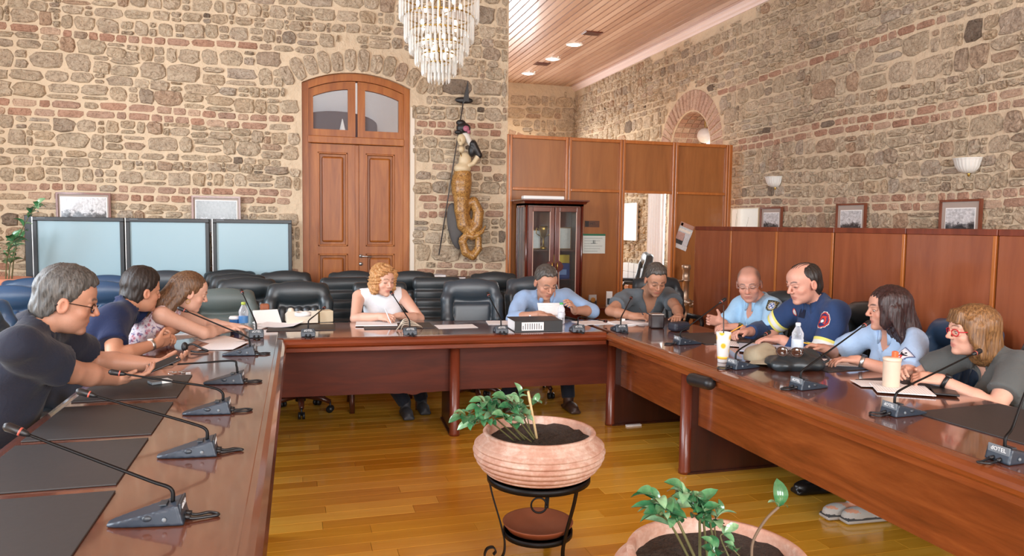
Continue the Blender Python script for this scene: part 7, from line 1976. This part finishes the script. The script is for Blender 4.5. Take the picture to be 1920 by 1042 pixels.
# spear
a, b = W(823, 478, .06)-Vector(ME.location), W(868, 196, .06)-Vector(ME.location)
MB().tube([a, b], .007, 8).build('spear_shaft', MGREY, ME)
tip = [W(879, 150, .06), W(881, 190, .06), W(874, 188, .06), W(868, 197, .06), W(870, 186, .06)]
MB().prism([(p.x-ME.location.x, p.z-ME.location.z) for p in tip], -.11, -.09, fn=lambda u, v, h: Vector((u, h, v))).build('spear_head', MBLACK, ME)
sh = [(852, 184), (872, 181), (888, 184), (884, 195), (868, 194), (858, 192)]
mpart([(ell(W(870, 188, .0), (.10, .02, .035)), .01)], 'dark_cloth', MBLACK, .006)
# ================================================================== potted plants on iron stands
def leaf_mat(name, a, b_, c):
    m, nt, b = nodes_of(name); co = coords(nt); n = noise(nt, co, 40, 4)
    oi = N(nt, 'ShaderNodeObjectInfo'); mx = N(nt, 'ShaderNodeMix', data_type='FLOAT'); mx.inputs[0].default_value = .5; nt.links.new(n, mx.inputs[2]); nt.links.new(oi.outputs['Random'], mx.inputs[3])
    nt.links.new(ramp(nt, mx.outputs[0], [(.25, a), (.5, b_), (.8, c)]), b.inputs['Base Color']); b.inputs['Roughness'].default_value = .22; b.inputs['Specular IOR Level'].default_value = .7; b.inputs['Coat Weight'].default_value = .4; return m
LEAF = leaf_mat('glossy_green_leaf', (36, 92, 58), (74, 134, 88), (150, 188, 148)); STEM = plain('green_brown_stem', (96, 92, 56), .6); SOIL = plain('dark_potting_soil', (66, 50, 38), .95, var=.9, scale=95, bmp=1, bdist=.05)  # palest leaf tone paints in silvery reflections
def leaf_mesh(L=.075, w_=.019):
    n = 8; V = []; 
    for i in range(n+1):
        t = i/n; ww = w_*math.sin(PI*t**1.15)**.62 if 0 < t < 1 else 0; z = .012*math.sin(t*PI)-.012*t*t
        V += [(-ww, L*t, z+.45*ww), (-ww*.5, L*t, z+.12*ww), (0, L*t, z), (ww*.5, L*t, z+.12*ww), (ww, L*t, z+.45*ww)]
    Fc = [(i*5+k, i*5+k+1, (i+1)*5+k+1, (i+1)*5+k) for i in range(n) for k in range(4)]
    V2 = [(x, y, z-.0008) for x, y, z in V]; m = len(V)
    Fc += [tuple(m+i for i in f[::-1]) for f in Fc]
    return newmesh('leaf', V+V2, Fc, LEAF, True)
LEAVES = [leaf_mesh(.068, .0185), leaf_mesh(.080, .021), leaf_mesh(.055, .016)]
def put_leaf(root, p, d, up=(0, 0, 1), s=1, me=None):
    d = Vector(d).normalized(); x = d.cross(Vector(up)); x = x.normalized() if x.length > .05 else Vector((1, 0, 0)); z = x.cross(d)
    o = link('leaf', me or random.choice(LEAVES), root); o.matrix_local = Matrix(((x.x*s, d.x*s, z.x*s, p[0]), (x.y*s, d.y*s, z.y*s, p[1]), (x.z*s, d.z*s, z.z*s, p[2]), (0, 0, 0, 1))); return o
def stemmed(root, pts, pairs, r=.0035, start=.45, s=1.0, mat=None):
    q = bez(pts, 8); MB().tube(q, [r*(1-.5*i/len(q)) for i in range(len(q))], 6).build('stem', mat or STEM, root)
    for k in range(pairs):
        t = start+(1-start)*k/max(1, pairs-1); i = min(int(t*(len(q)-1)), len(q)-2); p = q[i]; d = (q[i+1]-q[i]).normalized()
        sd = d.cross(Vector((random.uniform(-.4, .4), random.uniform(-.4, .4), 1))).normalized()
        for sg in (-1, 1): put_leaf(root, p, sd*sg*.9+d*.55+Vector((0, 0, random.uniform(-.2, .35))), (random.uniform(-.5, .5), random.uniform(-.5, .5), 1), s*random.uniform(.8, 1.15))
    put_leaf(root, q[-1], (q[-1]-q[-3]).normalized()+Vector((0, 0, .1)), (0.3, -.6, 1), s)
POTM = bpy.data.materials.new('chalky_terracotta'); POTM.use_nodes = True
def potmat():
    nt = POTM.node_tree; b = nt.nodes['Principled BSDF']; co = coords(nt); n = noise(nt, co, 5, 6, .7); n2 = noise(nt, co, 26, 5, .7)
    mx = N(nt, 'ShaderNodeMix', data_type='FLOAT'); mx.inputs[0].default_value = .4; nt.links.new(n, mx.inputs[2]); nt.links.new(n2, mx.inputs[3])
    nt.links.new(ramp(nt, mx.outputs[0], [(.36, (168, 122, 102)), (.5, (186, 150, 132)), (.62, (204, 182, 168))]), b.inputs['Base Color']); b.inputs['Roughness'].default_value = .85; b.inputs['Specular IOR Level'].default_value = .2; bump(nt, b, n2, .25, .004)
potmat()
def pot(label, x, y, z0, lab_s):
    t = thing('terracotta_pot', label, 'pot', (x, y, z0))
    base = [(0, .196), (.10, .236), (.25, .262), (.42, .281), (.58, .288), (.72, .282), (.82, .266), (.88, .250)]
    R = lambda s: next(a[1]+(b[1]-a[1])*(s-a[0])/(b[0]-a[0]) for a, b in zip(base, base[1:]) if s <= b[0]+1e-6)
    prof = [(.17, 0)]
    for k in range(73):
        s = .88*k/72; prof.append((R(s)+.011*(abs(math.sin(s/.80*PI*6))**.8-.4)*(1 if .03 < s < .80 else .1), .004+.19*s))
    prof += [(.244, .176), (.245, .186), (.250, .194), (.246, .200), (.232, .200), (.226, .19), (.228, .13)]
    MB().lathe(prof, 56).build('bowl', POTM, t)
    f = MB(); n = 40; V = [(0, 0, .166)]; Fc = []
    for j in range(1, 9):
        for k in range(n): q = 2*PI*k/n; r = .229*j/8; V.append((r*math.cos(q), r*math.sin(q), .162+random.uniform(-.008, .008)+.004*math.sin(q*2)))
    for k in range(n): Fc.append((0, 1+k, 1+(k+1) % n))
    for j in range(7):
        for k in range(n): a = 1+j*n; Fc.append((a+k, a+n+k, a+n+(k+1) % n, a+(k+1) % n))
    f.add(V, Fc); f.build('soil', SOIL, t)
    return t
def stand(label, x, y, z1, ph):
    t = thing('plant_stand', label, 'stand', (x, y, 0)); ring = lambda r, z, rr: MB().tube([(r*math.cos(2*PI*k/40), r*math.sin(2*PI*k/40), z) for k in range(41)], rr, 8)
    mb = MB(); mb.lathe([(.222, z1-.022), (.230, z1-.022), (.230, z1+.004), (.222, z1+.004), (.222, z1-.022)], 44); mb.build('top_ring', BLACKMETAL, t)
    MB().lathe([(.148, .125), (.156, .125), (.156, .147), (.148, .147), (.148, .125)], 40).build('lower_ring', BLACKMETAL, t)
    for k in range(3):
        q = ph+2*PI*k/3; c, s = math.cos(q), math.sin(q)
        pr = [(.226, z1-.005), (.21, z1-.08), (.175, .20), (.160, .14), (.152, .10), (.155, .05), (.18, .012), (.218, .012), (.242, .042), (.232, .076), (.205, .082), (.192, .062), (.203, .048)]
        pts = bez([(r*c, r*s, z) for r, z in pr], 4); V = []; Fc = []; tang = Vector((-s, c, 0))
        for i, p in enumerate(pts):
            d = (pts[min(i+1, len(pts)-1)]-pts[max(0, i-1)]).normalized(); nn = d.cross(tang)
            for a, b in ((-1, -1), (1, -1), (1, 1), (-1, 1)): V.append(p+tang*.0095*a+nn*.003*b)
        for i in range(len(pts)-1):
            for j in range(4): Fc.append((i*4+j, i*4+(j+1) % 4, (i+1)*4+(j+1) % 4, (i+1)*4+j))
        MB().add(V, Fc+[(3, 2, 1, 0), tuple(len(V)-4+i for i in range(4))]).build('leg', BLACKMETAL, t)
        q2 = q+PI/3+.25; c2, s2 = math.cos(q2), math.sin(q2)
        MB().tube([(.222*c2-.032*math.cos(a)*s2, .222*s2+.032*math.cos(a)*c2, z1-.058+.032*math.sin(a)) for a in np.linspace(0, 2*PI, 25)], .0042, 6).build('ornament_ring', BLACKMETAL, t)
    s_ = thing('terracotta_saucer', 'brown saucer on the lower ring of the plant stand '+('in full view' if 'full' in label else 'nearest to the camera'), 'saucer', (x, y, .1475)); MB().lathe([(.10, .0), (.135, .004), (.155, .03), (.158, .036), (.150, .036), (.128, .012), (0, .010)], 40).build('dish', plain('brown_terracotta', (138, 76, 48), .6, var=.12, scale=12), s_)
    return t
px1 = (1.02, 3.05); PZ = .398
stand('black iron plant stand with scrolled feet, its pot in full view', *px1, PZ, math.radians(-62))
p1 = pot('wide ribbed terracotta bowl pot on the plant stand in full view', *px1, PZ-.001, '')
pl = thing('potted_plant', 'green glossy-leaved plant leaning left over the pot in full view', 'plant', (*px1, PZ+.160))
def rel(px, py, Y): p = aY(px, py, Y); return p-Vector(pl.location)
stemmed(pl, [(-.09, -.02, 0), rel(930, 785, 3.0), rel(905, 770, 3.0), rel(868, 782, 2.98)], 6, .004, .45, .95)
stemmed(pl, [(-.06, .0, 0), rel(945, 780, 3.02), rel(938, 760, 3.0), rel(905, 755, 2.98)], 4, .0035, .5, .9)
stemmed(pl, [(-.02, -.01, 0), rel(985, 790, 3.0), rel(978, 766, 2.98), rel(950, 752, 2.95)], 6, .004, .4, 1.0)
stemmed(pl, [(-.03, .02, 0), rel(988, 780, 3.05), rel(975, 755, 3.05), rel(972, 742, 3.05)], 4, .003, .4, .9)
stemmed(pl, [(-.05, -.05, 0), rel(962, 800, 2.95), rel(955, 790, 2.92), rel(945, 785, 2.9)], 4, .003, .4, .95)
stemmed(pl, [(.0, .02, 0), rel(996, 770, 3.05), rel(1000, 757, 3.05)], 1, .002, .9, .8)
stemmed(pl, [(-.12, -.01, 0), rel(925, 795, 2.98), rel(908, 790, 2.95), rel(890, 795, 2.95)], 5, .0035, .4, .95)
stemmed(pl, [(-.07, -.02, 0), rel(940, 775, 3.0), rel(925, 762, 3.0), rel(900, 765, 3.0)], 5, .0035, .4, .95)
stemmed(pl, [(-.03, -.03, 0), rel(975, 790, 2.98), rel(968, 772, 2.96), rel(958, 768, 2.94)], 5, .0035, .35, .95)
MB().tube([(-.015, -.015, 0), rel(990, 733, 3.04)], .006, 8).build('support_cane', plain('pale_cane', (222, 190, 140), .6), pl)
# the second pot, nearer, cut by the lower edge
d_ = ray(1345, 1000)*2.06+Vector((0, 0, EYE)); px2 = (d_.x, d_.y)
stand('black iron plant stand nearest to the camera, under the pot cut by the lower edge', *px2, PZ, math.radians(-40))
p2 = pot('wide ribbed terracotta bowl pot cut by the lower edge of the photo', *px2, PZ-.001, '')
pl = thing('potted_plant', 'green glossy-leaved plant with one long bare stem in the pot cut by the lower edge', 'plant', (*px2, PZ+.160)); Y2 = px2[1]
stemmed(pl, [(-.06, -.02, 0), rel(1275, 985, Y2), rel(1262, 958, Y2), rel(1225, 935, Y2-.03)], 7, .0045, .45, .95)
stemmed(pl, [(-.04, .02, 0), rel(1312, 985, Y2), rel(1310, 950, Y2), rel(1280, 925, Y2)], 6, .0045, .4, .95)
stemmed(pl, [(.0, -.02, 0), rel(1335, 1000, Y2), rel(1330, 975, Y2), rel(1312, 945, Y2)], 5, .004, .45, .85)
stemmed(pl, [(.01, .0, 0), rel(1340, 990, Y2), rel(1345, 962, Y2)], 2, .003, .8, .7)
stemmed(pl, [(.03, -.05, 0), rel(1352, 1010, Y2-.03), rel(1358, 1000, Y2-.03)], 1, .003, .9, .6); stemmed(pl, [(.0, -.08, 0), rel(1335, 1030, Y2-.08)], 2, .003, .8, .7); stemmed(pl, [(.08, -.06, 0), rel(1375, 1030, Y2-.05)], 1, .003, .9, .6)
stemmed(pl, [(-.07, .0, 0), rel(1262, 990, Y2), rel(1245, 970, Y2-.02), rel(1230, 965, Y2-.04)], 5, .004, .4, .95)
stemmed(pl, [(-.02, .01, 0), rel(1320, 985, Y2), rel(1318, 962, Y2), rel(1300, 950, Y2)], 5, .004, .4, .9)
q = bez([(.10, -.02, 0), rel(1412, 1015, Y2), rel(1435, 975, Y2), rel(1460, 950, Y2)], 8); MB().tube(q, .004, 6).build('stem', plain('brown_stem', (112, 92, 72), .7), pl)
e = q[-1]; put_leaf(pl, e, (.02, .1, 1), (-.3, -1, 0), 1.15, LEAVES[0]); put_leaf(pl, e, (.9, .1, -.05), (0, 0, 1), .5); put_leaf(pl, e, (-.8, 0, .5), (0, 0, 1), .5)
# leafy plant in the far left corner
t = thing('terracotta_pot', 'terracotta planter in the far left corner by the screens', 'pot', (-2.47, 7.40, 0)); MB().lathe([(.14, 0), (.17, .3), (.18, .9), (.21, .93), (.21, .985), (.18, .985), (.165, .9), (0, .9)], 28).build('planter', TERRA, t)
pl = thing('potted_plant', 'leafy branching plant in the far left corner', 'plant', (-2.47, 7.40, .9))
for k in range(5):
    a = k*1.3; h = random.uniform(.4, .72); stemmed(pl, [(.05*math.cos(a), .05*math.sin(a), 0), (.1*math.cos(a), .08*math.sin(a), h*.5), (.2*math.cos(a), .14*math.sin(a), h*.85), (.28*math.cos(a), .16*math.sin(a), h)], 7, .006, .35, 1.25)
# sandal and black shoe seen under the right table belong to their wearers; chair foot at the lower right comes with its chair
